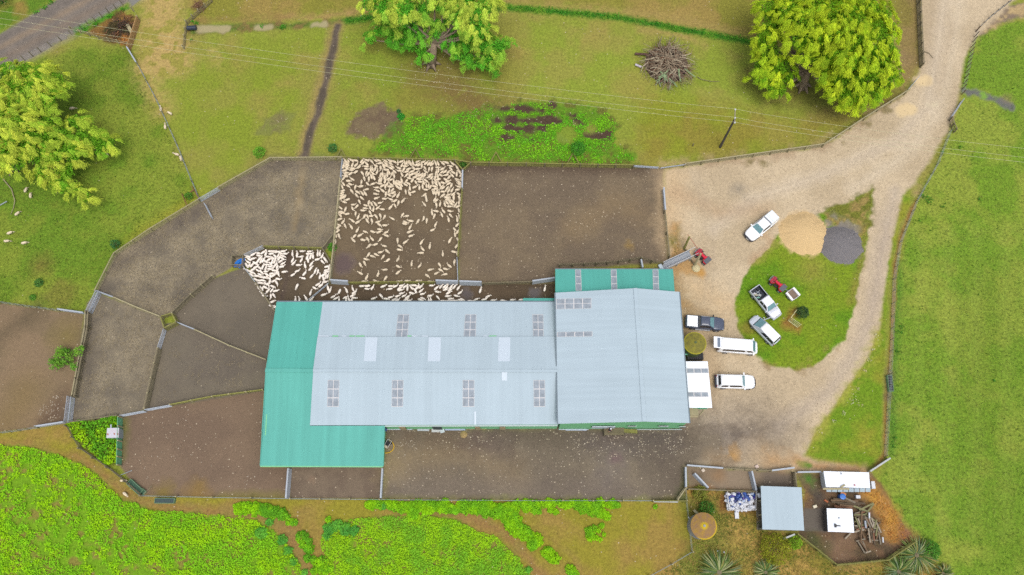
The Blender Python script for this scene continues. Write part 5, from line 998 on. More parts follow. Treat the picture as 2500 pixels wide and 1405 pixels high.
def skin_figure(name, verts, edges, radii, m, parent=None, sub=1):
    me=bpy.data.meshes.new(name); me.from_pydata(verts,edges,[]); ob=bpy.data.objects.new(name,me); COL.objects.link(ob)
    sk=ob.modifiers.new('s','SKIN'); 
    bpy.context.view_layer.objects.active=ob
    for i,v in enumerate(me.skin_vertices[0].data): v.radius=(radii[i],radii[i]*(.75 if radii[i]>.11 else 1)); v.use_root=(i==0)
    sb=ob.modifiers.new('u','SUBSURF'); sb.levels=sub; sb.render_levels=sub
    dg=bpy.context.evaluated_depsgraph_get(); me2=bpy.data.meshes.new_from_object(ob.evaluated_get(dg)); ob.modifiers.clear(); ob.data=me2; me2.materials.clear(); me2.materials.append(m)
    me2.polygons.foreach_set('use_smooth',[True]*len(me2.polygons)); ob.parent=parent; return ob
pl_=P(1488,1052,1.09); skinm=mat('skin_tone',C(196,150,124),.6,var=.05); pe=thing('person','person in a white cap and black top over pale trousers, standing on the timber deck','person',pl_,R(200))
V=[(0,0,.92),(0,0,1.1),(0,0,1.28),(0,0,1.42),(0,0,1.5),(.02,0,1.62),(.03,0,1.72), (0,.19,1.38),(.05,.25,1.12),(.22,.2,.95),(.3,.17,.9), (0,-.19,1.38),(.05,-.25,1.12),(.24,-.18,.98),(.33,-.15,.95), (0,.1,.86),(.03,.11,.5),(0,.12,.1),(.12,.12,.04),(0,-.1,.86),(-.02,-.11,.5),(-.05,-.12,.1),(.07,-.12,.04)]
E2=[(0,1),(1,2),(2,3),(3,4),(4,5),(5,6),(3,7),(7,8),(8,9),(9,10),(3,11),(11,12),(12,13),(13,14),(0,15),(15,16),(16,17),(17,18),(0,19),(19,20),(20,21),(21,22)]
RD=[.15,.14,.16,.14,.055,.09,.09,.065,.05,.04,.035,.065,.05,.04,.035,.09,.065,.045,.04,.09,.065,.045,.04]
skin_figure('body',V,E2,RD,skinm,pe,2)
for s,(hx,hy,hz) in ((1,(.3,.17,.9)),(-1,(.33,-.15,.95))):
    for k,(l_,off_) in enumerate([(.07,-.03),(.08,-.01),(.075,.01),(.06,.028)]): MB().tube([(hx,hy+off_,hz),(hx+l_*.6,hy+off_,hz-.01),(hx+l_,hy+off_,hz-.035)],[.010,.009,.007],6).build('finger',skinm,pe,smooth=True)
    MB().tube([(hx-.01,hy+s*-.035,hz),(hx+.035,hy+s*-.06,hz-.01)],[.011,.009],6).build('thumb',skinm,pe,smooth=True)
MB().loft([[(r_x*math.cos(t),r_y*math.sin(t),z) for t in [2*math.pi*k/16 for k in range(16)]] for z,r_x,r_y in ((.9,.165,.2),(1.1,.15,.19),(1.3,.165,.225),(1.42,.14,.21),(1.49,.08,.09))]).build('top',mat('black_cloth',C(40,42,56),.9,var=.15),pe,smooth=True)
for s in (-1,1):
    MB().tube([(0,s*.17,1.4),(.05,s*.255,1.12)],[.085,.07],10).build('sleeve',MATS['black_cloth'],pe,smooth=True); MB().tube([(0,s*.09,.93),(.01,s*.11,.5),(-.02,s*.12,.1)],[.12,.09,.075],12).build('trouser_leg',mat('pale_cloth',C(226,226,230),.8),pe,smooth=True); MB().box((.05,s*.12,.04),(.27,.1,.08)).build('shoe',BLK,pe,bevel=.02)
MB().lathe((.03,0,1.72),[(.115,0),(.115,.05),(.08,.11),(.02,.13)],16).build('cap',mat('white_cap',C(236,238,244),.7),pe,smooth=True)
q=MB(); q.box((.12,0,1.66),(.03,.03,.03)); [q.box((.11,s*.035,1.69),(.02,.025,.012)) for s in (-1,1)]; q.box((.11,0,1.60),(.02,.05,.01)); q.build('face',mat('face_dark',C(120,80,66),.7),pe)
# ================================================================ HEAPS
def heap(name,label,cx,cy,rx,ry,h,m,seed):
    c=P(cx,cy,0); n=120; v=[]; f=[]; rings=14
    ang=np.arange(n)*2*math.pi/n; e=1+.10*(fbm(np.cos(ang)*3+seed,np.sin(ang)*3,1.0,seed,3)-.5)*2+.07*(fbm(np.cos(ang)*3+seed,np.sin(ang)*3,.25,seed+2,3)-.5)*2
    for k in range(rings+1):
        t=1-k/rings
        for j in range(n):
            rr=t*e[j]*(1 if k else 1.03); x=rx*rr*math.cos(ang[j]); y=ry*rr*math.sin(ang[j]); z=h*(1-t*t)**1.0*(1 if k else 0)
            v.append([x,y,z])
    v=np.array(v); v[:,2]+= (fbm(v[:,0]+seed,v[:,1],.7,seed,4)-.5)*.16*(v[:,2]>.01)
    q=MB(); q.v=[tuple(x) for x in v]
    for k in range(rings):
        for j in range(n): q.f.append((k*n+j,k*n+(j+1)%n,(k+1)*n+(j+1)%n,(k+1)*n+j))
    o=q.build(name,m,off=c,smooth=True); return tag(o,label,'heap')
heap('sand_heap','large low heap of golden sand beside the white canopy utility',1963,570,3.35,3.1,1.0,mat('golden_sand',C(228,196,144),.95,var=.13,scale=5,bump=.5,rgb2=C(220,188,136)),3)
heap('gravel_heap','low heap of dark grey gravel overlapping the golden sand',2052,598,3.0,2.75,.9,mat('grey_gravel',C(124,122,126),.95,var=.25,scale=9,bump=.7,rgb2=C(132,126,124)),8)
# ================================================================ VEGETATION
def leafmat(name, rough=.75, tr=.3, amt=.15):
    return mat(name, (.1,.2,.05), rough, var=amt, scale=1.2, attr='Col', spec=.12, transl=tr)
LEAF = leafmat('leaf_blades'); LEAFT = leafmat('tree_leaf', tr=.32)
def bulk(name, V, Q, col, m, parent=None, loc=None):
    """V (n*k,3) verts, Q face array, col per vertex"""
    me = bpy.data.meshes.new(name); k = Q.shape[1]
    if loc is not None: V = V-np.array(loc)
    me.vertices.add(len(V)); me.vertices.foreach_set('co', V.astype(np.float32).ravel()); me.loops.add(Q.size); me.loops.foreach_set('vertex_index', Q.astype(np.int32).ravel())
    me.polygons.add(len(Q)); me.polygons.foreach_set('loop_start', (np.arange(len(Q))*k).astype(np.int32)); me.update(calc_edges=True)
    a = me.attributes.new('Col','FLOAT_COLOR','POINT'); a.data.foreach_set('color', np.concatenate([col,np.ones((len(col),1))],1).astype(np.float32).ravel())
    me.materials.append(m); o = bpy.data.objects.new(name, me); COL.objects.link(o)
    if parent is not None: o.parent = parent
    return o
def cards(C0, D, Wd, L, Wt, cols):
    """leaf cards: centre, long axis, width axis; returns verts, quads, colours (kite-shaped leaves)"""
    n = len(C0); a = C0-D*L[:,None]*.5; b = C0+D*L[:,None]*.5; s = Wd*Wt[:,None]*.5; mid = C0-D*L[:,None]*.08
    V = np.stack([a, mid+s, b, mid-s],1).reshape(-1,3); Q = np.arange(n*4).reshape(n,4); return V, Q, np.repeat(cols,4,0)
def unit(v): return v/np.maximum(np.linalg.norm(v,axis=1,keepdims=True),1e-6)
def rnd(n,s=1): return RNG.normal(0,s,(n,3))
def inside(XY, polys):
    m = np.zeros(len(XY),bool)
    for p in polys: m |= sdf(XY[:,0],XY[:,1],PN(p))>0
    return m
def ground_leaves(name, label, cat, XY, h, size, cA, cB, cvar=.14, lift=.1, asp=.7, m=None, tilt=.45, noise=(2.0,91), h_arr=None):
    n = len(XY); z = (h_arr if h_arr is not None else h*(.35+.65*RNG.random(n)))
    P0 = np.column_stack([XY[:,0],XY[:,1],z+lift*.3]); D = unit(np.column_stack([RNG.normal(0,1,n),RNG.normal(0,1,n),RNG.normal(.0,tilt,n)])); N_ = unit(np.column_stack([RNG.normal(0,tilt,n),RNG.normal(0,tilt,n),np.ones(n)]))
    Wd = unit(np.cross(D,N_)); L = size*(.6+.8*RNG.random(n)); f = fbm(XY[:,0],XY[:,1],noise[0],noise[1],3)
    t = np.clip((f-.38)/.24+RNG.normal(0,.25,n),0,1)[:,None]; col = np.array(C(*cA))*(1-t)+np.array(C(*cB))*t; col = col*(1+RNG.normal(0,cvar,n))[:,None]
    V,Q,cc = cards(P0,D,Wd,L,L*asp,np.clip(col,.003,.9)); o = bulk(name,V,Q,cc,m or LEAF); tag(o,label,cat,kind='stuff'); return o
def scatter(poly_list, dens, thin=None):
    out=[]
    for p in poly_list:
        w_=PN(p); x0,y0=np.maximum(w_.min(0),(-82,-7)); x1,y1=np.minimum(w_.max(0),(84,84)); n=int((x1-x0)*(y1-y0)*dens)
        if n<1: continue
        q=np.column_stack([RNG.uniform(x0,x1,n),RNG.uniform(y0,y1,n)]); d=sdf(q[:,0],q[:,1],w_); j=(fbm(q[:,0],q[:,1],1.1,5,3)-.5)*.7; q=q[d+j>0]
        if thin is not None: q=q[thin(q)]
        out.append(q)
    return np.concatenate(out)
# crops
bare = lambda q: (fbm(q[:,0],q[:,1],2.6,61,4)+RNG.normal(0,.05,len(q))) < .57
thinc = lambda q: ((fbm(q[:,0],q[:,1],1.1,62,3)+RNG.normal(0,.07,len(q))) < (.62 + .25*np.clip((fbm(q[:,0],q[:,1],9,63,2)-.45)*4,0,1)))
BARE=PN([(20,1180),(90,1250),(160,1300),(260,1370),(330,1420)])
def thin1(q):
    d=ldist(q[:,0],q[:,1],BARE); return thinc(q)&((fbm(q[:,0],q[:,1],.8,64,4)+RNG.normal(0,.04,len(q)))<.50+np.clip((d-1.5)*.035,-.02,.3))
q = scatter([CROP1],80,thin1); ground_leaves('brassica_crop','bright lime leafy crop with bare patches filling the south-west corner','crop',q,.34,.2,(184,242,30),(156,228,42),cvar=.10,tilt=.3)
q = scatter([CROP2],80,thinc); ground_leaves('brassica_crop','bright lime leafy crop in a rounded block south of the shed','crop',q,.32,.2,(180,236,36),(148,216,54),cvar=.10,tilt=.3)
# low weed mat north of the pens
def thinw(q):
    d=np.full(len(q),9.)
    for a_,b_,wd in MUD: d=np.minimum(d,ldist(q[:,0],q[:,1],PN([a_,b_]))-wd)
    d=np.minimum(d,np.hypot(*(q-PN([(1385,330)])[0]).T)-1.3); f=fbm(q[:,0],q[:,1],.9,66,3)
    e_=sdf(q[:,0],q[:,1],PN(WEED)); keep=RNG.random(len(q))<np.clip(.12+e_/2.2+(fbm(q[:,0],q[:,1],1.4,68,3)-.5)*2.0,0,1)
    return keep&((d+(f-.5)*1.6)>0)&(fbm(q[:,0],q[:,1],2.4,67,4)+RNG.normal(0,.05,len(q))<.60)
q = scatter([WEED],52,thinw); ground_leaves('weed_mat','bright green low weeds spreading round dark mud north of the sheep pens','weeds',q,.2,.18,(152,228,44),(122,208,46),cvar=.2,asp=.85,tilt=.3)
q = scatter([HEDGE],70); ground_leaves('weedy_corner','lush lime weeds filling the small fenced corner by the tin shelter','weeds',q,.7,.28,(180,232,30),(120,196,44),cvar=.24,asp=.6)
# lumpy mallow-like clumps along the southern fence
def lumps(name,label,L_,dens=120,cA=(170,234,30),cB=(140,212,40),size=.2):
    A=[]; Hh=[]
    for (x,y,r) in L_:
        c=PN([(x,y)])[0]; R_=r/18.8; n=int(dens*R_*R_*3.14*1.7)
        a=RNG.random(n)*6.283; rr=np.sqrt(RNG.random(n)); e=1+.35*(fbm(np.cos(a)*2+x,np.sin(a)*2+y,.8,int(x)%50,2)-.5)*2
        px_=c[0]+R_*rr*e*np.cos(a); py_=c[1]+R_*rr*e*np.sin(a); A.append(np.column_stack([px_,py_])); hh=min(1.0,.3+R_*.45); Hh.append(hh*np.sqrt(np.maximum(0,1-rr**2*.95))*(.75+.5*fbm(px_,py_,.5,9,2)))
    A=np.concatenate(A); Hh=np.concatenate(Hh); return ground_leaves(name,label,'weeds',A,.5,size,cA,cB,cvar=.2,asp=.75,h_arr=Hh,noise=(1.2,33))
random.seed(11); LL=[]
for x in range(905,1100,13): LL.append((x+random.uniform(-4,4),1232+random.uniform(-3,4),random.uniform(8,13)))
for x in range(985,1260,14): LL.append((x+random.uniform(-4,4),1243+random.uniform(-7,5)-(x<1000)*4,random.uniform(11,18)))
LL += [(1010,1256,14),(1190,1245,18),(1215,1250,20),(1240,1258,22),(1250,1275,22),(1262,1292,20),(1285,1306,18),(1250,1245,16),(1308,1322,18),(1300,1334,12),(1338,1350,15),(1356,1364,12),(1345,1366,9),(1393,1392,12),(1404,1402,9)]
for x in range(1260,1520,13): LL.append((x+random.uniform(-4,4),1231+random.uniform(-3,3),random.uniform(8,13)))
LL += [(1425,1240,16),(1450,1246,17),(1466,1252,15),(1480,1262,11),(1410,1236,12),(1345,1245,9),(1356,1250,8),(1306,1245,10),(1283,1244,9),(1316,1250,7),(1600,1238,5)]
lumps('mallow_clumps','rounded bright lime weed clumps running along the southern fence and down to the frame edge',LL)
lumps('mallow_clumps','small cluster of lime weed clumps alone in the dry paddock',[(1440,1300,12),(1442,1312,11),(1452,1288,6),(1468,1284,7),(1460,1296,6),(1456,1314,6),(1474,1306,5),(1466,1318,5)])
lumps('mallow_clumps','chain of lime weed clumps between the two crop blocks',[(585,1242,15),(605,1240,16),(628,1243,17),(650,1247,17),(668,1250,16),(690,1256,14),(702,1262,9),(718,1276,9),(705,1278,6),(738,1312,14),(748,1326,15),(757,1340,12),(752,1362,10),(765,1368,9),(782,1378,17),(790,1392,14),(768,1396,9),(805,1390,9),(802,1270,8)],cB=(120,196,44))
lumps('bluish_weeds','bluish green taller weeds along the crop corners',[(640,1300,14),(660,1275,10),(690,1320,12),(705,1345,11),(718,1372,9),(805,1292,15),(825,1283,13),(845,1292,15),(865,1296,12),(800,1310,10),(745,1398,8),(920,1232,8),(938,1236,9),(1258,1298,5),(1290,1392,8)],cA=(126,206,70),cB=(100,184,72))
# reeds in the drain, scattered weeds
dr=PN([(845,52),(900,45),(1000,30),(1100,20),(1205,18),(1300,24),(1500,42),(1640,68),(1760,90),(1850,106)]); A=[]
for i in range(len(dr)-1):
    n=int(np.linalg.norm(dr[i+1]-dr[i])*26); t=RNG.random((n,1)); A.append(dr[i]*(1-t)+dr[i+1]*t+RNG.normal(0,.32,(n,2)))
ground_leaves('drain_reeds','strip of dense green water weed filling the long curved drain','reeds',np.concatenate(A),.25,.3,(74,160,44),(110,180,50),cvar=.2,asp=.4,tilt=.7)
def weedspots(name,label,L_,cA,cB,dens=45,size=.22,h=.3):
    A=[]
    for x,y,r in L_:
        c=PN([(x,y)])[0]; R_=r/18.5; n=max(12,int(dens*R_*R_*3)); A.append(c+RNG.normal(0,R_*.45,(n,2)))
    return ground_leaves(name,label,'weeds',np.concatenate(A),h,size,cA,cB,cvar=.2)
weedspots('field_weeds','scattered leafy weed clumps along the western side of the east field',[(2265,490,16),(2250,478,9),(2300,505,9),(2245,540,8),(2390,490,6),(2200,798,7),(2196,812,6),(2190,860,6),(2185,1070,6),(2180,1090,6),(2345,360,10),(2300,375,6),(2426,930,3)],(110,166,50),(90,150,50),h=.25,dens=24)
weedspots('verge_flowers','pale daisy-like flowers along the drive edge of the verge',[(2078,985,10),(2090,975,8),(2100,990,9),(2060,1010,6),(2000,1055,7),(2130,855,6),(2120,880,6),(2110,905,6),(2095,950,6),(2140,820,5),(2035,1030,6)],(232,226,190),(224,210,150),dens=9,size=.14,h=.25)
weedspots('bank_weeds','bright green weeds along the road bank and culvert',[(110,20,10),(125,8,9),(90,32,8),(480,60,9),(468,100,5),(300,25,9),(270,42,10),(235,60,9),(210,75,8),(690,68,12),(640,66,6),(470,55,6)],(84,160,44),(104,176,50))
# bushes
def bush(name,label,px,py,r,h,cA,cB,dens=150,size=.16,cat='bush',seed=0,flat=1.0,loc_z=0,arms=None,tr=.25):
    b=P(px,py,0); o=thing(name,label,cat,b); R_=r/(18.5); n=int(dens*R_*R_*3.14)+60
    d=unit(rnd(n)); d[:,2]=np.abs(d[:,2]); bumps=.72+.5*fbm(d[:,0]*2+px,d[:,1]*2+d[:,2]*1.5+py,.55,seed+3,3); rr=(.55+.45*np.sqrt(RNG.random(n)))*bumps
    P0=np.array([b.x,b.y,h*.32])+d*rr[:,None]*np.array([R_,R_,h*.68])
    if arms: 
        E_=[]; 
        for (ax,ay,az,ar) in arms:
            c=P(ax,ay,az); k=int(dens*ar*ar*2)+20; E_.append(np.array(c)+unit(rnd(k))*(RNG.random((k,1))**.5)*ar)
        P0=np.concatenate([P0]+E_); n=len(P0); d=unit(P0-np.array([b.x,b.y,h*.3]))
    D=unit(d+rnd(n,.8)+np.array([0,0,-.2])); Wd=unit(np.cross(D,unit(d+rnd(n,.5)+np.array([0,0,.6])))); L=size*(.7+.7*RNG.random(n))
    t=np.clip(fbm(P0[:,0],P0[:,1],.5,seed+5,2)*1.6-.3+RNG.normal(0,.2,n),0,1)[:,None]; col=1.4*(np.array(C(*cA))*(1-t)+np.array(C(*cB))*t)*(1+RNG.normal(0,.15,n))[:,None]
    V,Q,cc=cards(P0,D,Wd,L,L*.5,np.clip(col,.003,.9)); bulk('crown',V,Q,cc,LEAF,o,loc=b)
    q=MB(); 
    for k in range(5):
        a=k*1.26+seed; q.tube([b,b+Vector((math.cos(a)*R_*.3,math.sin(a)*R_*.3,h*.35)),b+Vector((math.cos(a)*R_*.6,math.sin(a)*R_*.6,h*.6))],[.05,.035,.015],5)
    q.build('trunk',WOODD,o); return o
bush('round_bush','round dark green bush beside the slatted tree guard on the lawn',1954,768,17,1.9,(56,84,50),(78,108,60),dens=420,size=.15)
bush('fir_bush','ragged bright green sapling leaning across the double fence',166,876,24,2.2,(96,150,50),(128,176,60),dens=110,size=.26,cat='tree',arms=[(135,890,1.2,.9),(150,858,1.6,.8),(190,860,1.8,.7),(180,895,1.2,.6),(200,850,2.0,.4),(128,880,1.0,.5)])
for a in [('shrub','dark shrub just outside the bend of the curved north-west fence',286,600,13,1.3,(62,112,62),(86,136,70)),('shrub','dense blue-green shrub north of the straw-littered yard by the track',815,368,14,1.6,(66,118,60),(96,150,74)),
          ('shrub','loose bright shrub at the fence corner west of the track',636,377,17,1.4,(96,160,44),(128,186,60)),('shrub','feathery green shrub in the weed mat north of the empty brown yard',1411,370,22,1.8,(68,140,44),(92,160,50)),
          ('shrub','small bright green round shrub on the bare earth patch',980,288,11,.9,(48,148,52),(70,170,56)),('shrub','tiny dark shrub just above the bright round one on the bare patch',974,274,6,.6,(60,108,60),(80,130,70)),
          ('shrub','weedy shrub inside the gnarled guard at the curved north-west fence',464,482,11,1.1,(76,130,44),(100,150,50)),('shrub','low dark weed clump in the lower west paddock',98,692,13,.6,(70,116,54),(96,140,60)),
          ('shrub','small weed clump just above the weedy wire fence in the west',82,728,9,.5,(88,144,50),(110,160,56)),('shrub','green weeds in the grassy triangle between the two sheep pens',812,606,13,.7,(74,140,44),(96,160,50)),
          ('shrub','greenery in the corner triangle north-east of the big sheep pen',1131,404,10,.8,(64,116,44),(84,130,50)),('shrub','dark green shrub north of the concrete tank',1722,1243,19,1.6,(60,112,44),(88,136,50)),
          ('shrub','broad olive and yellow bush below the silver implement shed',1886,1340,38,2.4,(124,132,36),(150,156,44)),('shrub','small lime bush at the corner of the scrap timber yard',1938,1325,17,1.3,(124,168,40),(144,184,52)),
          ('shrub','green shrub behind the larger flax plant in the south-east',2268,1342,22,1.5,(76,136,48),(100,156,56)),('shrub','dark scrubby bush in the brown hollow near the road',282,72,16,1.2,(84,80,54),(110,96,64)),
          ('shrub','dark leafy tree edge in the extreme north-west corner',8,6,34,3.0,(44,88,34),(70,116,44)),('shrub','olive shrub west of the concrete tank in the long grass',1708,1206,20,1.0,(120,134,50),(150,150,70)),
          ('shrub','green leafy shrub at the top of the weedy corner',281,1028,12,1.3,(96,160,30),(130,190,40)),('shrub','blue-green weed on the west slope above the curved fence',1830,1385,0.1,.1,(60,100,50),(60,100,50))][:-1]:
    bush(*a[:2],*a[2:6],a[6],a[7],seed=int(a[2])%40,dens=150 if a[4]<25 else 120,size=.2)
def guard(px,py,label,rz,w_=1.0,n=7,m=None):
    b=P(px,py,0); o=thing('tree_guard',label,'tree guard',b,rz,local=True); m=m or mat('pale_slat',C(240,236,180),.8,var=.15)
    for k in range(n): MB().box((-w_/2+w_*k/(n-1),-w_*.5,.8),(.1,.06,1.6)).build('slat',m,o)
    for k in range(3): MB().box((-w_/2-.03,-w_*.5+w_*k/2,.65),(.05,.06,1.3)).build('slat',m,o)
    MB().box((0,-w_*.5-.06,.3),(w_,.05,.07)).box((-w_/2,0,1.1),(.05,w_,.07)).build('rail',m,o); return o
guard(1942,782,'pale slatted timber guard beside the round dark bush',R(-40),w_=1.5,n=8)
for x,y,lb in [(1211,384,'mossy A-shaped post stay by the fence north of the empty brown yard'),(1014,376,'faint pale post stay in the weeds north of the big sheep pen'),(833,376,'timber post stay beside the blue-green shrub'),(1399,386,'short timber stay at the foot of the feathery shrub')]:
    o=thing('post_stay',lb,'fence stay',P(x,y,0)); MB().bar(P(x,y-12,.1),P(x-14,y+14,1.0),.16,.16).bar(P(x,y-12,.1),P(x+14,y+14,1.0),.16,.16).build('brace',MOSSW,o)
o=thing('post_stay','reddish broken post stays in the grass beside the curved fence gate','fence stay',P(455,480,0)); MB().bar(P(444,474,.1),P(458,505,.9),.1,.1).bar(P(468,455,.1),P(487,487,.9),.12,.12).bar(P(462,472,.6),P(474,463,.6),.1,.1).build('brace',mat('reddish_wood',C(140,96,70),.9),o)
# flax
def flax(px,py,rad,label,n=220,seed=0):
    b=P(px,py,0); o=thing('flax_plant',label,'flax',b); R_=rad/18.3; V=[];Q=[];Cc=[]; rs=np.random.default_rng(seed)
    cols=[C(150,170,96),C(110,140,70),C(192,196,140),C(128,150,110),C(172,160,90),C(90,122,60)]
    for k in range(n):
        a=rs.random()*6.283; L=R_*(.6+.55*rs.random()); up=.5+.9*rs.random(); c=np.array(cols[rs.integers(6)]); wd=.05+.03*rs.random(); i0=len(V)
        s=np.array([-math.sin(a),math.cos(a),0]); d=np.array([math.cos(a),math.sin(a),0])
        for j,t in enumerate((0,.3,.6,.85,1)):
            p=np.array(b)+d*(.08+L*t)+np.array([0,0,up*1.5*(t*1.3-t*t*1.0)+.05]); w_=wd*(1-.7*t*t)*(.02 if t==1 else 1); V+= [p-s*w_, p+s*w_]; Cc+=[c,c]
            if j: Q.append((i0+2*j-2,i0+2*j-1,i0+2*j+1,i0+2*j))
    bulk('leaves',np.array(V),np.array(Q),np.array(Cc),LEAF,o,loc=b); MB().lathe(tuple(b),[(R_*.25,0),(R_*.2,.25),(.03,.3)],9).build('base',WOODD,o)
flax(1755,1398,50,'large pale green flax plant at the bottom edge near the concrete tank',seed=1,n=320); flax(2236,1356,43,'larger flax plant south-east of the scrap timber yard',seed=2,n=300); flax(2192,1396,36,'flax plant at the bottom edge just left of the larger south-east one',seed=3,n=260); flax(1868,1398,30,'smaller dull flax plant below the olive bush',seed=4,n=200); flax(2300,1400,22,'small flax at the bottom edge right of the larger south-east one',seed=6,n=140)
# long dry grass in the south-east corner and tussocks
def blades(name,label,XY,L0,cA,cB,seed=0,cat='grass',up=.35,w0=.05):
    n=len(XY); a=RNG.random(n)*6.283; D=unit(np.column_stack([np.cos(a),np.sin(a),RNG.uniform(.0,up*2,n)])); Wd=unit(np.cross(D,np.array([[0,0,1.]]))); L=L0*(.5+RNG.random(n)); P0=np.column_stack([XY[:,0],XY[:,1],np.full(n,.12)])+D*L[:,None]*.4
    t=np.clip((fbm(XY[:,0],XY[:,1],1.6,seed,3)-.35)/.3+RNG.normal(0,.3,n),0,1)[:,None]; col=(np.array(C(*cA))*(1-t)+np.array(C(*cB))*t)*(1+RNG.normal(0,.16,n))[:,None]
    V,Q,cc=cards(P0,D,Wd,L,np.full(n,w0),np.clip(col,.003,.9)); return tag(bulk(name,V,Q,cc,LEAF),label,cat,kind='stuff')
SEP=[(1680,1196),(1752,1200),(1755,1250),(1855,1262),(1862,1298),(1945,1308),(2040,1386),(2165,1374),(2240,1330),(2300,1400),(2330,1440),(1520,1440),(1590,1410),(1690,1350)]
q=scatter([SEP],16); blades('long_grass','long tangled dry and green grass in the south-east corner',q,.55,(188,160,92),(98,126,48),seed=71)
q=scatter([[(2110,1190),(2140,1195),(2200,1270),(2215,1310),(2170,1330),(2150,1270)]],26); blades('orange_grass','orange dead grass on the east side of the scrap timber heap',q,.5,(222,166,80),(206,140,70),seed=72)
q=scatter([[(1690,1198),(1715,1198),(1720,1225),(1695,1230)],[(1955,1195),(1970,1200),(1972,1235),(1960,1230)],[(1640,585),(1665,600),(1655,640),(1640,640)]],14); blades('straw_tufts','small tan and green tufts round the small pens and ramp',q,.35,(204,160,96),(128,130,56),seed=73)
q=scatter([[(-60,175),(310,118),(486,492),(284,620),(238,712),(205,762),(-60,740)]],3.2); blades('meadow_tufts','coarse pasture tufts in the north-west paddock',q,.32,(150,160,64),(84,120,30),seed=74,w0=.07)
q=scatter([[(2233,500),(2345,255),(2500,255),(2510,1430),(2300,1430),(2225,1300),(2150,1170),(2185,700)],[(2360,210),(2390,90),(2500,50),(2500,240)]],3.2); blades('field_tufts','coarse pasture tufts across the east field',q,.32,(160,176,84),(80,122,32),seed=75,w0=.07)
# ---------------------------------------------------------------- trees
def tree(name,label,base,lean,lobes,seed,cY=(228,248,96),cG=(118,212,60),leafs=1500,limbs=True,trunk_r=.7):
    rs=np.random.default_rng(seed); b=P(*base,0); o=thing(name,label,'tree',b); BK=mat('willow_bark',C(150,132,110),.95,var=.3,scale=3,bump=.8)
    hub=P(*lean,4.2); q=MB(); q.tube([b+Vector((0,0,-.1)),b+(hub-b)*.4,hub],[trunk_r*1.25,trunk_r*.85,trunk_r*.7],12)
    for k in range(6):
        a=k*1.05; q.tube([b+Vector((math.cos(a)*trunk_r*2.1,math.sin(a)*trunk_r*2.1,-.05)),b+Vector((math.cos(a)*trunk_r*.7,math.sin(a)*trunk_r*.7,.7))],[.12,.3],6)
    q.build('trunk',BK,o,smooth=True)
    PV=[];DV=[];WV=[];LV=[];WT=[];CV=[]
    for li,(x,y,z,r,yel) in enumerate(lobes):
        c=np.array(P(x,y,z)); m_=MB(); mid=hub*.5+Vector(c)*.5+Vector((0,0,-.8)); m_.tube([hub,mid,Vector(c)-Vector((0,0,r*.25))],[trunk_r*.42,trunk_r*.24,.06],7); m_.build('limb',BK,o,smooth=True)
        nc=max(6,int(22*r*r/4)); 
        for j in range(nc):        # hanging sprays over the dome of the lobe
            d=rs.normal(0,1,3); d[2]=abs(d[2])*.9-.18; d/=np.linalg.norm(d); s0=c+d*np.array([r,r,r*.75])*(.72+.35*rs.random())
            sr=.34+.34*rs.random(); n=int(leafs*.13*(sr/.6)**2)+40; out=np.array([d[0],d[1],0])+rs.normal(0,.25,3)*np.array([1,1,0]); out/=max(np.linalg.norm(out),.1)
            t=rs.random(n)**.8; fan=rs.normal(0,.45,n); side=np.array([-out[1],out[0],0]); Pp=s0+out*(t*sr*1.7)[:,None]+side*(fan*sr*(.5+.7*t))[:,None]+np.array([0,0,1])*(-(t**1.6)*sr*1.3+rs.normal(0,.10,n)+.12*(1-np.abs(fan)))[:,None]
            D=unit(out*1.0+side*(fan*.6)[:,None]+np.array([0,0,-1])*(.25+.9*t)[:,None]+rs.normal(0,.13,(n,3))); Nn=unit(out*.3*1.0+np.array([0,0,1])+rs.normal(0,.38,(n,3))); Wd=unit(np.cross(D,Nn))
            yy=np.clip(yel+rs.normal(0,.24),0,1); base_=np.array(C(*cG))*(1-yy)+np.array(C(*cY))*yy
            PV.append(Pp);DV.append(D);WV.append(Wd);L=.26+.26*rs.random(n);LV.append(L);WT.append(.045+.035*rs.random(n));CV.append(np.clip(base_*(1+rs.normal(0,.18,n))[:,None]*(1+rs.normal(0,.13)),.003,.9))
        n=int(260*r*r)         # inner greenery
        d=unit(rs.normal(0,1,(n,3))); PV.append(c+d*(rs.random((n,1))**.5)*np.array([r,r,r*.7])*.82);DV.append(unit(rs.normal(0,1,(n,3))));WV.append(unit(rs.normal(0,1,(n,3))));LV.append(.3+.2*rs.random(n));WT.append(np.full(n,.14));CV.append(np.clip(np.array(C(*cG))*(1+rs.normal(0,.15,n))[:,None],.003,.9))
    V,Q,cc=cards(*[np.concatenate(a) for a in (PV,DV,WV,LV,WT,CV)]); bulk('crown',V,Q,cc,LEAFT,o,loc=b); return o
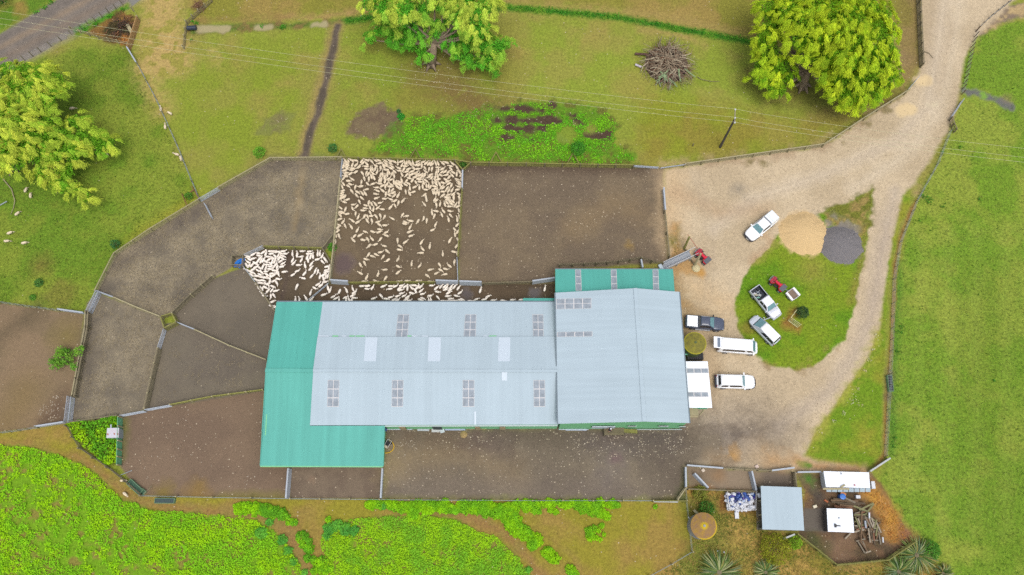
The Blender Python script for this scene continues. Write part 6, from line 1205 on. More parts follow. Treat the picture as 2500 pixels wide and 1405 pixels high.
T1=[(905,95,4,1.1,.35),(930,75,4.5,1.3,.3),(960,85,4,1.2,.15),(985,98,3.6,1.2,.1),(1010,112,3.2,1.2,.1),(1030,128,3,1.1,.1),(960,55,6,1.3,.45),(1000,70,5.5,1.4,.25),(1030,85,5,1.3,.15),(905,10,8,1.7,.85),(945,20,9,1.9,.8),(985,20,9.5,1.8,.75),(930,-15,9,1.9,.8),(1000,-15,10,2,.7),(1015,45,7,1.4,.3),(1035,20,8.5,1.5,.65),(1060,-10,9.5,1.8,.75),(1085,15,9,1.6,.7),(1070,85,5,1.3,.15),(1085,60,6,1.3,.2),(1110,95,5,1.6,.2),(1145,108,4.6,1.6,.15),(1105,118,4,1.2,.1),(1130,135,3.6,1.2,.15),(1150,158,3,1.0,.4),(1175,155,3.4,1.1,.35),(1195,165,2.8,.9,.4),(1190,140,4,1.3,.3),(1185,110,5.5,1.6,.7),(1215,115,5.5,1.5,.5),(1232,108,5,1.2,.45),(1160,80,8,1.9,.8),(1120,40,9,2,.7),(1160,35,9.5,2.1,.95),(1185,10,9.5,2,.95),(1135,5,10,2,.85),(1175,65,8.5,1.7,1),(1190,-15,9.5,1.8,.9),(1105,-20,10,2,.8)]
tree('willow_tree','large bright willow-like tree at the top centre with its grey trunk showing at the south',(1053,158),(1060,105),T1,1,leafs=1300)
T2=[(1862,160,5,1.6,.6),(1885,185,4.6,1.5,.6),(1905,215,4,1.3,.55),(1885,215,4,1.1,.45),(1850,190,4.2,1.0,.5),(1880,130,6.5,1.9,.75),(1905,160,6,1.7,.7),(1920,185,5,1.4,.6),(1870,95,8,1.9,.85),(1890,60,8.5,2,.85),(1880,25,9,1.9,.8),(1900,-5,9,2,.8),(1930,30,10.5,2.2,.8),(1965,55,11,2.3,.85),(1960,100,10,2.2,.85),(1985,130,9,2,.9),(1940,-10,10.5,2.2,.7),(1995,10,11.5,2.4,.75),(2005,85,11,2.3,.9),(2040,30,12,2.4,.85),(2075,0,11.5,2.3,.85),(2050,75,11.5,2.3,.9),(2010,155,8,1.9,.8),(2035,130,10,2.2,.9),(2080,45,12,2.3,.9),(2115,20,11,2.1,.85),(2150,35,10,1.9,.85),(2090,95,11,2.3,.9),(2135,75,10.5,2.2,.9),(2165,70,9,1.7,.8),(2120,130,9.5,2.2,.85),(2075,145,9.5,2.2,.9),(2160,110,9,1.9,.85),(2150,150,8,1.9,.8),(2180,130,7.5,1.3,.75),(2185,180,6,1.2,.7),(2165,190,6.5,1.7,.8),(2125,180,7.5,2,.85),(2085,190,7,2,.85),(2045,185,7,1.9,.8),(2055,220,6,1.8,.85),(2090,230,5.5,1.8,.8),(2125,220,5.5,1.7,.7),(2150,205,5.5,1.4,.7),(2095,250,4.5,1.2,.75),(2030,215,5,1.3,.75),(2070,240,4.8,1.3,.75)]
tree('willow_tree','largest dense round lime-green tree beside the drive at the top right',(1958,212),(1975,170),T2,2,cY=(224,248,58),cG=(136,196,40),leafs=1350,trunk_r=.65)
T3=[(30,180,8,1.7,.75),(60,180,8.5,1.9,.8),(95,185,8.5,1.9,.75),(130,195,8,1.7,.7),(150,212,7,1.3,.6),(40,215,8.5,2,.8),(75,225,8.5,2,.8),(110,245,8,1.7,.6),(60,255,8,2,.75),(20,260,8.5,2,.8),(100,250,7.5,1.6,.6),(-15,230,9,2,.7),(90,200,9,1.8,.8),(30,300,8.5,2.2,.85),(-10,310,9,2.2,.8),(70,300,7.5,1.9,.7),(110,300,6.5,1.6,.5),(60,340,7.5,2.1,.85),(15,350,8,2.2,.9),(-20,370,8,2,.8),(100,335,6.5,1.8,.6),(150,330,5.5,1.6,.55),(185,300,5,1.5,.6),(200,335,4.6,1.4,.45),(235,345,4,1.3,.5),(262,348,3.6,1.2,.5),(240,365,3.6,1.0,.4),(170,365,5,1.6,.7),(130,380,5.5,1.7,.75),(90,380,6,1.8,.8),(105,420,5,1.7,.8),(130,435,4.6,1.6,.8),(155,455,4,1.3,.75),(185,462,3.6,1.1,.7),(205,480,3,1.1,.75),(165,420,4,1.2,.5),(40,395,6.5,1.7,.8),(180,378,4.6,1.3,.7),(10,180,7,1.2,.4),(8,165,6,.9,.4)]
tree('willow_tree','bright yellow-green spreading tree at the left edge with a long drooping limb',(40,410),(30,350),T3,3,cY=(236,250,92),cG=(138,206,50),leafs=1300)
# power pole and wires
o=thing('power_pole','tall dark power pole with white insulators on the tree paddock lawn','power pole',P(1758,360,0)); b=P(1758,360,0); t=P(1794.5,290,7.6)
MB().tube([b,t],[.19,.13],10).build('pole',mat('pole_timber',C(84,78,72),.9,var=.3,scale=5),o); ends=[P(1794.7,269,7.9),P(1794,289.5,7.9),P(1793.6,301,7.7)]
MB().bar(ends[0],ends[2],.12,.1).build('crossarm',mat('crossarm_wood',C(160,150,130),.8),o)
for e in ends: MB().lathe((e.x,e.y,e.z),[(.1,.05),(.13,.12),(.09,.24),(.03,.26)],10).build('insulator',WHITEW,o)
wm=mat('bright_wire',C(210,206,166),.4)
for k,(l_,r__) in enumerate([((-60,18),(2560,370)),((-60,36),(2560,392)),((-60,50),(2560,404))]):
    a=P(*l_,8.0); c=P(*r__,8.0); q=MB()
    for s_,e_,sag in ((a,ends[k],1.3),(ends[k],c,.6)):
        pts=[Vector(s_)*(1-i/14)+Vector(e_)*(i/14)-Vector((0,0,4*sag*(i/14)*(1-i/14)))+Vector((0,0,.26 if (i==14 and s_ is a) or (i==0 and s_ is not a) else .1)) for i in range(15)]; q.tube(pts,.018,4)
    tag(q.build('overhead_wire',wm),['upper of the three overhead wires crossing the north paddocks','middle of the three overhead wires crossing the north paddocks','lower of the three overhead wires crossing the north paddocks'][k],'wire')
tag(MB().tube([P(1702,188,.1),P(1712,194,.25),P(1735,199,.2),P(1757,200,.05)],[.06,.05,.04,.03],6).build('fallen_branch',WOODD),'thin curved dead branch trailing east from the brush pile','branch'); tag(MB().tube([P(2252,124,.1),P(2268,130,.2),P(2279,143,.1)],[.05,.05,.03],6).build('fallen_branch',WOODD),'thin curved twig lying on the drive by the weathered dark fence','branch')
tag(MB().tube([P(8,438,.1),P(28,462,.25),P(36,490,.3),(P(33,508,.2)),P(26,524,.05)],[.09,.08,.07,.05,.03],6).build('fallen_branch',WOOD),'long curved fallen branch near the grazing sheep at the left edge','branch')
tag(MB().tube([P(-5,504,.1),P(17,492,.2)],.09,6).build('fallen_branch',GALVG),'straight pale fallen pole at the left edge of the west paddock','branch')
tag(MB().box((0,0,.35),(.14,.14,.7)).build('stump_post',WOODD,off=P(1691,357,0)),'short dark post stub standing alone in the grass north of the mesh gates','post')
# brush pile
SPR=1.4
o=thing('brush_pile','big tangled heap of dead branches and logs on the north lawn','brush pile',P(1625,155,0)); c=P(1627,158,0); rs=np.random.default_rng(5)
def sticks(n,r0,r1,l0,l1,th,m,name,zm=1.5,sp=3.4,droop=0,bias=None):
    q=MB()
    for k in range(n):
        a=rs.random()*6.283 if bias is None else rs.normal(bias,.55); rr=r0+(r1-r0)*rs.random(); rr*=SPR; x=c.x+rr*math.cos(a); y=c.y+rr*math.sin(a); z=zm*max(.05,(1-(rr/SPR/sp)**2))*(.35+.8*rs.random())+.08
        d=a+rs.normal(0,.55); L=l0+(l1-l0)*rs.random(); dz=rs.normal(-.12,.2)*L; p0=Vector((x-math.cos(d)*L/2,y-math.sin(d)*L/2,max(.06,z-dz/2))); p2=Vector((x+math.cos(d)*L/2,y+math.sin(d)*L/2,max(.05,z+dz/2))); p1=(p0+p2)/2+Vector(rs.normal(0,.07,3)*L); p1.z=max(.06,p1.z)
        t_=th*(.6+.8*rs.random()); q.tube([p0,p1,p2],[t_,t_*.8,t_*.4],5)
    q.build(name,m,o)
sticks(230,.2,2.6,1.5,3.6,.04,mat('grey_twigs',C(170,152,128),.9,var=.3,scale=2),'grey_branches'); sticks(170,.3,2.9,.9,2.2,.03,mat('brown_twigs',C(136,100,76),.9,var=.3,scale=2),'brown_branches'); sticks(110,.2,2.4,1.0,2.4,.03,mat('dark_twigs',C(84,68,56),.9,var=.3),'dark_branches',zm=1.0)
sticks(26,.6,2.6,1.2,2.4,.1,mat('pale_logs',C(190,176,150),.9,var=.2),'pale_logs'); sticks(14,1.4,2.8,1.4,2.2,.13,mat('lichen_logs',C(150,172,128),.9,var=.2),'lichen_logs',bias=-1.6); sticks(80,2.0,3.2,1.2,2.2,.02,mat('fine_twigs',C(160,132,120),.95,var=.2),'fine_twigs',zm=.9,sp=4.4,bias=-1.2); sticks(40,2.4,3.4,1.2,2.0,.02,mat('olive_twigs',C(160,164,104),.95,var=.2),'olive_twigs',zm=.8,sp=4.4,bias=-.8)
MB().tube([P(1550,132,.3),P(1575,133,.5),P(1592,137,.6)],[.2,.18,.16],8).build('dark_log',mat('dark_bark',C(100,76,66),.95,var=.3),o); MB().tube([P(1551,158,.3),P(1566,164,.3)],[.18,.16],8).build('pale_log',mat('birch_bark',C(206,196,206),.8,var=.2),o)
MB().tube([P(1607,115,.8),P(1612,100,1.2),P(1617,88,1.5)],[.14,.1,.04],6).tube([P(1630,108,.8),P(1645,86,1.6)],[.07,.03],6).build('upright_branch',WOODD,o); MB().lathe((c.x,c.y,0),[(3.3,.02),(2.5,.35),(1.0,.8),(.1,1.0)],18).build('core',mat('pile_core',C(70,58,48),.95,var=.4,bump=.6),o)
# scrub heaps by the road fence and the tumbledown fence
SPR=1.0
o=thing('scrub_heap','dark tangle of broken boards and branches in the brown hollow by the road','brush pile',P(300,75,0)); c=P(298,72,0)
sticks(60,.1,2.0,.8,1.8,.04,MATS['dark_twigs'],'dark_branches',zm=.6,sp=2.6); sticks(50,.4,2.6,.7,1.6,.035,mat('rusty_twigs',C(150,104,72),.9,var=.3),'rusty_branches',zm=.4,sp=3.0); MB().bar(P(310,60,.5),P(322,80,.4),.5,.06).build('board',WOOD,o)
o=thing('scrub_heap','small dead bush tangled in the tumbledown fence near the top edge','brush pile',P(487,22,0)); c=P(487,20,0); sticks(60,.1,1.0,.6,1.5,.03,MATS['brown_twigs'],'brown_branches',zm=.7,sp=1.6)

# loose straw trodden into the western yards, wool scraps round the shed, stones in the pens
def litter(name,label,XY,L0,w0,cA,cB,cat='litter'):
    n=len(XY); a=RNG.random(n)*6.283; D=np.column_stack([np.cos(a),np.sin(a),RNG.normal(0,.08,n)]); Wd=np.column_stack([-np.sin(a),np.cos(a),RNG.normal(0,.1,n)]); L=L0*(.4+1.1*RNG.random(n)); t=RNG.random((n,1)); col=(np.array(C(*cA))*(1-t)+np.array(C(*cB))*t)
    V,Q,cc=cards(np.column_stack([XY[:,0],XY[:,1],np.full(n,.06)]),D,Wd,L,w0*(.6+.8*RNG.random(n)),col); return tag(bulk(name,V,Q,cc,LEAF),label,cat,kind='stuff')
def clumpy(thr,sc,seed,soft=.05): return lambda q: fbm(q[:,0],q[:,1],sc,seed,4)+RNG.normal(0,soft,len(q))>thr
Y3=[(213,740),(238,716),(398,777),(405,803),(356,1000),(290,1018),(168,1032)]
ins=lambda poly,k: [tuple(np.array(p)*(1-k)+np.mean(poly,0)*k) for p in poly]
q=scatter([Y2],26,clumpy(.47,1.5,81,.09)); q2=scatter([ins(Y3,.08)],24,clumpy(.50,1.3,82,.08)); q3=scatter([[(405,800),(433,795),(630,885),(630,950),(365,995)]],14,clumpy(.62,1.2,83,.05)); q4=scatter([[(425,768),(520,684),(590,660),(665,770),(640,880)]],8,clumpy(.64,1.2,84,.05))
litter('straw_litter','pale straw wisps trodden into the dark western yards',np.concatenate([q,q2,q3,q4]),.34,.045,(196,182,150),(164,148,118))
q=scatter([[(940,1046),(1200,1048),(1190,1095),(950,1100)]],10,clumpy(.56,.8,85,.05)); q2=scatter([[(1400,1058),(1690,1050),(1700,1090),(1640,1120),(1400,1125)]],11,clumpy(.56,.8,86,.05)); q3=scatter([[(100,985),(135,965),(160,962),(155,1028),(92,1030)]],9,clumpy(.45,.8,87,.06)); q4=scatter([[(940,1050),(1680,1050),(1670,1215),(935,1215)]],.7); q5=scatter([[(1690,1000),(1760,1000),(1760,1100),(1690,1100)]],3,clumpy(.5,.8,88,.05)); q6=scatter([[(300,1025),(640,965),(636,1210),(350,1205)]],.35); q7=scatter([[(550,1160),(620,1150),(640,1200),(560,1205)]],1.5)
litter('wool_scraps','pale wool scraps and chips scattered over the south and west yards',np.concatenate([q,q2,q3,q4,q5,q6,q7]),.17,.11,(232,220,200),(196,178,150))
q=scatter([[(1135,408),(1615,412),(1628,636),(1360,658),(1120,690)]],1.6,clumpy(.46,2.0,89,.08)); q2=scatter([[(1130,405),(1330,408),(1330,440),(1135,450)]],4,clumpy(.5,1.2,90,.06)); q3=scatter([[(840,395),(1110,400),(1115,690),(808,690)]],.5)
litter('pale_stones','small pale stones over the empty brown yard and sheep pen',np.concatenate([q,q2,q3]),.13,.09,(214,198,170),(176,156,124))
q=scatter([[(1625,415),(2010,362),(2220,232),(2330,60),(2345,240),(2240,440),(2200,480),(2120,870),(1990,1060),(1760,1130),(1660,1050),(1650,720)]],1.3,lambda q: inside(q,[DRV])&~inside(q,[ISL])); litter('drive_pebbles','scattered darker and paler pebbles on the gravel drive',q,.11,.08,(150,130,104),(232,214,184))
# ================================================================ TIMBER HEAP, DRUMS, ODDMENTS
TW=[mat('old_post_%s'%n,C(*c),.9,var=.25,scale=4,bump=.3) for n,c in (('grey',(140,130,112)),('brown',(124,100,76)),('dark',(98,84,66)),('pale',(172,160,140)),('reddish',(146,104,80)),('green',(138,136,96)))]
rs=np.random.default_rng(21); pls=[]
def plank(x0,y0,x1,y1,z,k,w_=.16):
    a=P(x0,y0,z); b=P(x1,y1,z+rs.uniform(-.06,.1)); c=(a+b)/2; cc=Vector((c.x,c.y,0)); o=MB().bar(a-cc,b-cc,w_,w_*.8).build('old_post',TW[k],off=Vector((c.x,c.y,0))); pls.append(o)
    tag(o,'weathered old fence post in the jumbled heap east of the white hut','old post','old posts in the jumbled heap by the white hut'); return o
for (x0,y0,x1,y1,k) in [(2028,1222,2095,1224,1),(2030,1226,2100,1233,2),(2034,1218,2070,1222,2),(2044,1230,2110,1240,2),(2058,1214,2088,1228,0),(2036,1236,2080,1240,4),(2084,1236,2120,1250,5),(2098,1246,2132,1229,5),(2112,1258,2133,1230,5),(2050,1233,2095,1238,1),(2066,1226,2112,1230,2),(2040,1241,2060,1238,4)]: plank(x0,y0,x1,y1,.35+.25*rs.random(),k,.2)
for k in range(14): x=2091+rs.random()*12; y=1250+k*3.4; plank(x-10+rs.random()*4,y+rs.random()*6,x+12+rs.random()*6,y-6+rs.random()*8,.25+.3*rs.random(),int(rs.integers(0,6)),.17)
for k in range(12): x=2088+k*3.0; plank(x,1258+rs.random()*10,x+8+rs.random()*8,1282+rs.random()*16,.3+.3*rs.random(),int(rs.integers(0,6)),.16)
for k in range(16): x=2118+rs.random()*28; y=1262+rs.random()*60; a=rs.normal(-1.45,.5); L=14+rs.random()*16; plank(x-math.cos(a)*L/2,y-math.sin(a)*L/2,x+math.cos(a)*L/2,y+math.sin(a)*L/2,.2+.5*rs.random(),int(rs.integers(0,6)),.17)
for (x0,y0,x1,y1,k) in [(2104,1248,2102,1322,1),(2120,1290,2124,1325,3),(2127,1290,2128,1326,3),(2123,1323,2138,1288,3),(2121,1319,2144,1320,0),(2143,1290,2150,1330,0),(2100,1290,2112,1318,1),(2063,1316,2077,1302,3),(2093,1320,2112,1352,0),(2098,1318,2120,1350,1),(2106,1322,2116,1348,0),(2090,1322,2112,1316,0),(2113,1350,2126,1346,3),(2116,1258,2140,1275,5),(2085,1284,2104,1285,3),(2100,1255,2130,1272,0),(2130,1300,2136,1332,2),(2108,1262,2104,1300,1)]: plank(x0,y0,x1,y1,.25+.35*rs.random(),k)
tag(MB().tube([P(2122,1252,.9),P(2122.5,1266,.9)],.11,8).build('white_pipe',WHITEW),'short white pipe upright on the old post heap','pipe'); tag(MB().tube([P(2112,1272,.8),P(2114,1290,.8)],.12,8).build('grey_pipe',GALV),'grey pipe lying in the middle of the old post heap','pipe'); tag(MB().tube([P(2155,1312,.5),P(2156,1325,.5)],.1,8).build('white_pipe',WHITEW),'white pipe end at the south-east tip of the old post heap','pipe')
def small(name,lb,cat,px,py,dims,m,z=0,rz=0,bev=.02):
    return tag(MB().box((0,0,dims[2]/2+z),dims,rz=rz).build(name,m,off=P(px,py,z),bevel=bev),lb,cat)
tag(MB().lathe((0,0,0),[(.36,0),(.38,.3),(.36,.85),(.2,.9)],18).build('blue_barrel',mat('barrel_blue',C(70,130,216),.4,var=.25,scale=2),off=P(2051.5,1214,0)),'blue and white plastic barrel south of the white cabin','barrel')
small('orange_block','orange-brown folded sheet north-east of the blue barrel','sheet',2056,1206,(.7,.35,.15),mat('terracotta',C(206,140,90),.8),.3,-.5); small('white_bin','white lidded bin beneath the white cabin, at the north edge of the post heap','bin',2092,1214,(.55,.4,.45),WHITEW,0)
small('cream_block','cream plastic container on the bare ground between the two silver and white sheds','container',1988,1237.5,(.5,.35,.3),mat('cream_plastic',C(234,224,196),.6),0,.3); small('brick_stack','orange brick lying west of the old post heap','brick',2016,1224,(.5,.22,.2),mat('orange_brick',C(190,112,72),.8),0,-.6)
small('white_block','pale square block on the drive edge north of the concrete pens','block',1847,1140,(.45,.4,.2),mat('pale_pink_stone',C(228,206,192),.8),0,.5); small('feed_bag','round pale object on the floor of the west concrete pen','bag',1716,1149,(.42,.42,.25),mat('ivory',C(226,210,190),.8),0,.7,.08); small('plastic_board','white plastic panel lying in the grass south of the drum enclosure','panel',1798,1259,(.5,.78,.12),WHITEW,.1)
for i,(x,y) in enumerate([(1751,1346),(1767,1349)]): small('marker_stub',['left of two small white caps in the long grass','right of two small white caps in the long grass'][i],'cap',x,y,(.2,.2,.2),WHITEW,0,0,.06)
small('white_sack','white crumpled sack hanging on the fence between drums and silver shed','sack',1850,1211,(.4,.6,.3),WHITEW,.5,.3,.1)
# drum enclosure
o=thing('drum_enclosure','low white-railed enclosure holding a heap of blue and white drums','enclosure',P(1806,1226,0))
cs=[P(1771,1203,0),P(1842,1203,0),P(1840,1246,0),P(1776,1246,0)]
for i in range(4):
    a,b=cs[i],cs[(i+1)%4]
    for z in (.25,.6,.95): MB().tube([a+Vector((0,0,z)),b+Vector((0,0,z))],.03 if i!=3 else .05,6).build('rail',SKF if i!=0 else WOODD,o)
    MB().tube([a,a+Vector((0,0,1.1))],.05,6).build('post',SKF,o)
DR=[('white',C(236,238,244)),('blue',C(44,90,190)),('purple',C(104,84,180)),('navy',C(40,56,120)),('pale_blue',C(190,206,232))]
DM={n:mat('drum_'+n,c,.4,var=.06) for n,c in DR}; protos={}
for n,_ in DR:
    t=thing('plastic_drum','x','drum',(0,0,-50),local=True); MB().box((0,0,.2),(.42,.3,.4)).build('body',DM[n],t,bevel=.05); MB().tube([(.12,0,.4),(.12,0,.45)],.05,8).build('cap',BLK if n!='white' else DM['pale_blue'],t); MB().bar((-.14,0,.43),(.04,0,.43),.04,.04).build('handle',DM[n],t); protos[n]=t
used_=set(); rs=np.random.default_rng(8); spots=[]
for j in range(9):
    for i in range(12): spots.append((1776.5+i*5.6+rs.uniform(-1.4,1.4),1206+j*4.7+rs.uniform(-1,1)))
for k,(x,y) in enumerate(spots):
    top=(y<1222); r=rs.random(); n=('blue' if r<.38 else 'navy' if r<.5 else 'purple' if r<.6 else 'white' if r<.92 else 'pale_blue') if top else ('white' if r<.78 else 'blue' if r<.88 else 'pale_blue' if r<.95 else 'navy')
    if x<1790 and y<1215 and r<.5: n='purple'
    if n in used_: t=copy_tree(protos[n])
    else: t=protos[n]; used_.add(n)
    z=.05+rs.random()*.4; t.location=P(x,y,z+.2)-Vector((0,0,.2)); t.rotation_euler=(rs.choice([0,0,1.57,.5]),rs.choice([0,0,.6,-.5]),rs.random()*6.28); t.scale=[rs.uniform(.85,1.2)]*3
    t['label']={'white':'white plastic drum in the heap inside the low enclosure','blue':'bright blue plastic drum in the heap inside the low enclosure','navy':'navy plastic drum in the heap inside the low enclosure','purple':'purple plastic drum in the heap inside the low enclosure','pale_blue':'pale blue plastic drum in the heap inside the low enclosure'}[n]; t['group']={'white':'white drums','blue':'bright blue drums','navy':'navy drums','purple':'purple drums','pale_blue':'pale blue drums'}[n]+' in the enclosure'
for n in protos:
    if n not in used_:
        for ch in list(protos[n].children): bpy.data.objects.remove(ch)
        bpy.data.objects.remove(protos[n])
# ================================================================ SHEEP
def sheep_mesh(name, wr, head, m, vox=.04, grazing=False):
    """one continuous woolly body with head, ears, legs and tail; +X forward"""
    q=MB(); hy=head
    st=[(-.40,0,.50,.05,.06),(-.37,0,.50,.12,.13),(-.25,0,.52,.165,.17),(-.05,0,.52,.185,.185),(.12,0,.52,.17,.18),(.24,0,.53,.135,.16),(.31,hy*.15,.56,.09,.115),(.37,hy*.4,.62 if not grazing else .50,.068,.08),(.42,hy*.75,.67 if not grazing else .40,.06,.068),(.47,hy*1.0,.69 if not grazing else .3,.068,.068),(.53,hy*1.25,.67 if not grazing else .22,.055,.055),(.60,hy*1.5,.63 if not grazing else .12,.036,.038),(.63,hy*1.6,.62 if not grazing else .09,.015,.02)]
    rg=[]
    for x,y,z,ry,rz_ in st:
        w_=wr if x<.3 else 1
        rg.append([(x,y+ry*w_*math.cos(t),z+rz_*math.sin(t)) for t in [2*math.pi*k/12 for k in range(12)]])
    q.loft(rg)
    for x in (-.27,.17):
        for s in (-1,1): q.tube([(x,s*.10*wr,.46),(x+(.05 if x<0 else 0),s*.095,.27),(x-(.02 if x<0 else 0),s*.09,.13),(x,s*.09,.0)],[.075*wr,.045,.028,.03],6)
    hx,hyy,hz=st[9][0],st[9][1],st[9][2]
    for s in (-1,1): q.tube([(hx+.0,hyy+s*.05,hz+.03),(hx-.02,hyy+s*.14,hz+.03),(hx-.03,hyy+s*.17,hz+.0)],[.03,.03,.02],5)
    q.tube([(-.38,0,.55),(-.46,0,.42)],[.04,.03],6)
    me=bpy.data.meshes.new(name); me.from_pydata(q.v,[],q.f); ob=bpy.data.objects.new(name,me); COL.objects.link(ob); rm=ob.modifiers.new('r','REMESH'); rm.mode='VOXEL'; rm.voxel_size=vox
    sm=ob.modifiers.new('s','SMOOTH'); sm.iterations=2; dg=bpy.context.evaluated_depsgraph_get(); m2=bpy.data.meshes.new_from_object(ob.evaluated_get(dg)); bpy.data.objects.remove(ob); m2.materials.clear(); m2.materials.append(m); m2.polygons.foreach_set('use_smooth',[True]*len(m2.polygons)); m2.name='sheep'; return m2
WOOL=mat('cream_wool',C(240,222,192),.95,var=.07,scale=14,bump=.5,bscale=30,rnd=.07,spec=.1); SHORN=mat('shorn_pink_wool',C(255,244,230,1.35),.9,var=.05,scale=14,bump=.25,bscale=30,rnd=.05,spec=.1)
heads=(-.10,0,.10); SM={('w',i):sheep_mesh('sheep',1.0,h_,WOOL) for i,h_ in enumerate(heads)}; SM.update({('s',i):sheep_mesh('sheep',.92,h_,SHORN) for i,h_ in enumerate(heads)}); SM[('g',0)]=sheep_mesh('sheep',1.0,.03,WOOL,grazing=True)
def tile(s,ox,oy,sc): 
    out=[]
    for a in s.split(';'):
        if a.strip(): x,y,g=[float(t) for t in a.split(',')]; out.append((ox+x/sc,oy+y/sc,g))
    return out
TA="470,120,130;560,110,125;680,100,150;820,110,170;520,200,165;530,260,160;500,310,150;400,310,80;509,370,145;710,265,70;840,265,50;715,385,180;930,335,225;1035,130,55;1070,200,235;1200,100,160;1370,140,130;1500,110,140;1620,110,160;1200,220,130;1180,315,175;1200,400,-15;1510,290,150;1660,205,190;1850,130,145;1990,120,140;2140,150,150;1860,220,145;2020,220,-25;1780,310,125;1680,370,-85;1400,400,110;1340,420,95;1490,410,255;1560,500,75;1420,560,-40;1860,290,160;2010,370,150;2080,330,140;1870,430,180;1970,520,115;2150,490,135;2070,570,260;1910,590,95;1750,580,100;1680,610,260;2140,640,100;440,450,200;680,445,-10;520,530,-10;470,590,150;640,570,225;820,510,215;1055,550,-55;1190,540,250;1256,580,245;1360,660,105;1450,700,110;1120,730,-70;1275,740,-85;480,650,165;400,730,235;700,750,150;580,810,-5;400,910,130;640,925,-30;570,990,-35;1020,850,-90;360,1010,115;810,1020,255;990,1000,195;1235,915,-50;1420,910,20;1640,780,80;1700,770,75;1820,680,80;1830,810,80;1950,740,35;2040,770,200;1640,900,175;1910,910,70;2130,860,100;2050,950,145;1740,980,30;1540,1040,190;1840,1010,-90;2000,1010,-10;1190,1100,200;370,1150,200;350,1230,205;340,1310,205;350,1380,210;450,1350,250;690,1160,-50;890,1195,-35;850,1300,-55;1050,1240,125;1150,1240,125;1570,1150,155;1740,1140,145;1510,1260,-15;1860,1260,-95;1970,1150,75;2080,1130,240;2110,1220,215;1980,1300,-35;2150,1310,235;2200,880,130;2220,980,125"
TB="20,200,90;130,150,205;260,190,100;330,190,95;400,180,110;460,220,105;540,200,105;160,270,70;270,310,-10;700,150,25;890,160,20;670,250,30;740,270,220;840,280,95;990,200,40;1080,220,50;1160,200,45;1190,250,40;1320,210,110;1400,210,115;1560,210,140;1680,180,160;1900,220,145;1830,300,165;50,370,160;220,420,250;390,400,20;560,370,120;710,400,5;950,370,-55;1090,410,-95;1190,400,255;1390,350,0;1550,400,25;1840,400,-50;2050,350,115;70,460,180;320,490,200;500,490,200;980,500,150;1410,450,80;1530,510,215;1640,490,230;1760,500,45;1910,520,150;2130,490,115;160,590,125;320,610,235;420,620,100;510,580,25;650,530,45;700,590,30;790,610,40;860,640,55;940,620,60;1150,600,210;1330,540,85;1500,620,-25;1680,610,200;1880,620,130;2040,570,90;2190,600,55;620,680,10;410,720,-20;1080,680,210;1180,700,235;1390,650,90;1770,690,235;1300,690,75;730,730,20;520,790,55;780,760,10;150,790,110;310,820,240;640,860,-65;780,840,-5;900,860,110;980,800,140;1400,760,195;1660,770,-40;2050,760,-20;2200,740,90;80,850,150;380,900,150;280,940,155;1210,860,100;1320,830,130;1330,920,130;1450,920,110;1570,880,-20;1730,830,15;1760,910,215;2130,860,150;2130,930,160;2110,1010,175;1850,970,250;130,950,135;40,920,140;120,1040,105;40,1040,130;600,1020,25;430,1060,100;760,1040,90;870,1000,100;1000,970,95;1080,980,80;1140,1020,250;1280,1000,-20;1510,1030,55;1570,1050,230;1710,1070,240;290,1180,-80;420,1240,115;550,1190,200;970,1110,180;1290,1090,200;1230,1200,105;1300,1220,110;1370,1170,85;1430,1230,85;1570,1180,-10;1760,1150,240;1880,1130,60;2070,1110,10;1560,1310,220;1750,1290,15;1920,1260,45;2110,1260,-35;1930,1350,85;2130,1360,105;1690,1370,-5;30,1310,60;930,1290,220;980,1360,105"
TC="330,80,215;540,115,200;430,200,160;950,185,-60;1030,60,-40;1530,70,15;1810,90,-5;2030,110,160;2170,160,220;745,290,5;860,350,235;1170,320,-25;1270,230,260;1370,270,-70;1500,270,125;1660,230,5;300,400,140;470,450,255;720,430,-60;1150,415,-5;1320,400,-75;1580,400,35;1430,450,80;1730,450,175;2020,380,55;2170,320,-55;290,540,195;360,580,205;520,610,190;820,600,-90;1070,490,-10;1320,560,-60;290,650,135;910,720,70;1120,700,250;1230,700,-70;1360,680,5;1530,700,-50;1670,670,-70;1810,710,250;270,790,210;390,880,50;710,840,140;890,890,35;1220,840,-60;1380,850,-70;1590,880,15;2080,770,150;250,990,150;460,1010,-65;670,1050,120;200,1090,235;1640,980,-35;1830,1000,-5;880,1170,60;200,1200,230;1150,1220,-25;1410,1220,-25;1650,1140,-10;1620,1230,20;1870,1240,30;140,1340,110;250,1360,-70;780,1370,230;970,1340,30;1870,1350,160"
TD="190,160,50;40,230,-100;1000,110,100;1290,110,60;1340,150,230;930,280,130;1340,300,-80;1470,270,75;1630,280,110;1700,50,-5;1720,110,20;1780,160,-35;1710,230,-45;1900,180,135;1850,260,150;1790,350,-5;1990,310,60;2090,350,25;2120,210,85;1940,60,90;2130,60,-60;2120,500,-70;1320,510,170;1190,570,100;1580,510,130;1800,510,-20;1270,680,255;1530,640,110;1830,660,-50;1760,800,100;2130,700,105;2060,800,95;180,640,235;320,680,190;280,890,-25;260,950,-20;460,850,175;710,860,240;905,760,-100;1010,830,-95;440,1070,60;420,1220,25;1310,980,70;1210,1160,20;2070,980,45;1970,1140,-50;2080,1210,60;1980,1310,100;470,1360,15"
TE="105,120,-85;620,90,140;900,80,-10;1030,60,-50;1150,50,130;1390,60,240;1070,250,230;1245,210,205;1500,250,170;1050,500,240;1165,545,-20;1270,495,-30;1395,430,10;1585,400,-45;1470,560,240;1600,660,225;980,630,-20;940,740,-60;820,790,-60;820,1030,155;1000,1150,65;1325,1060,75;1520,930,185;1540,1170,240;930,1270,-5;1250,1250,-20"
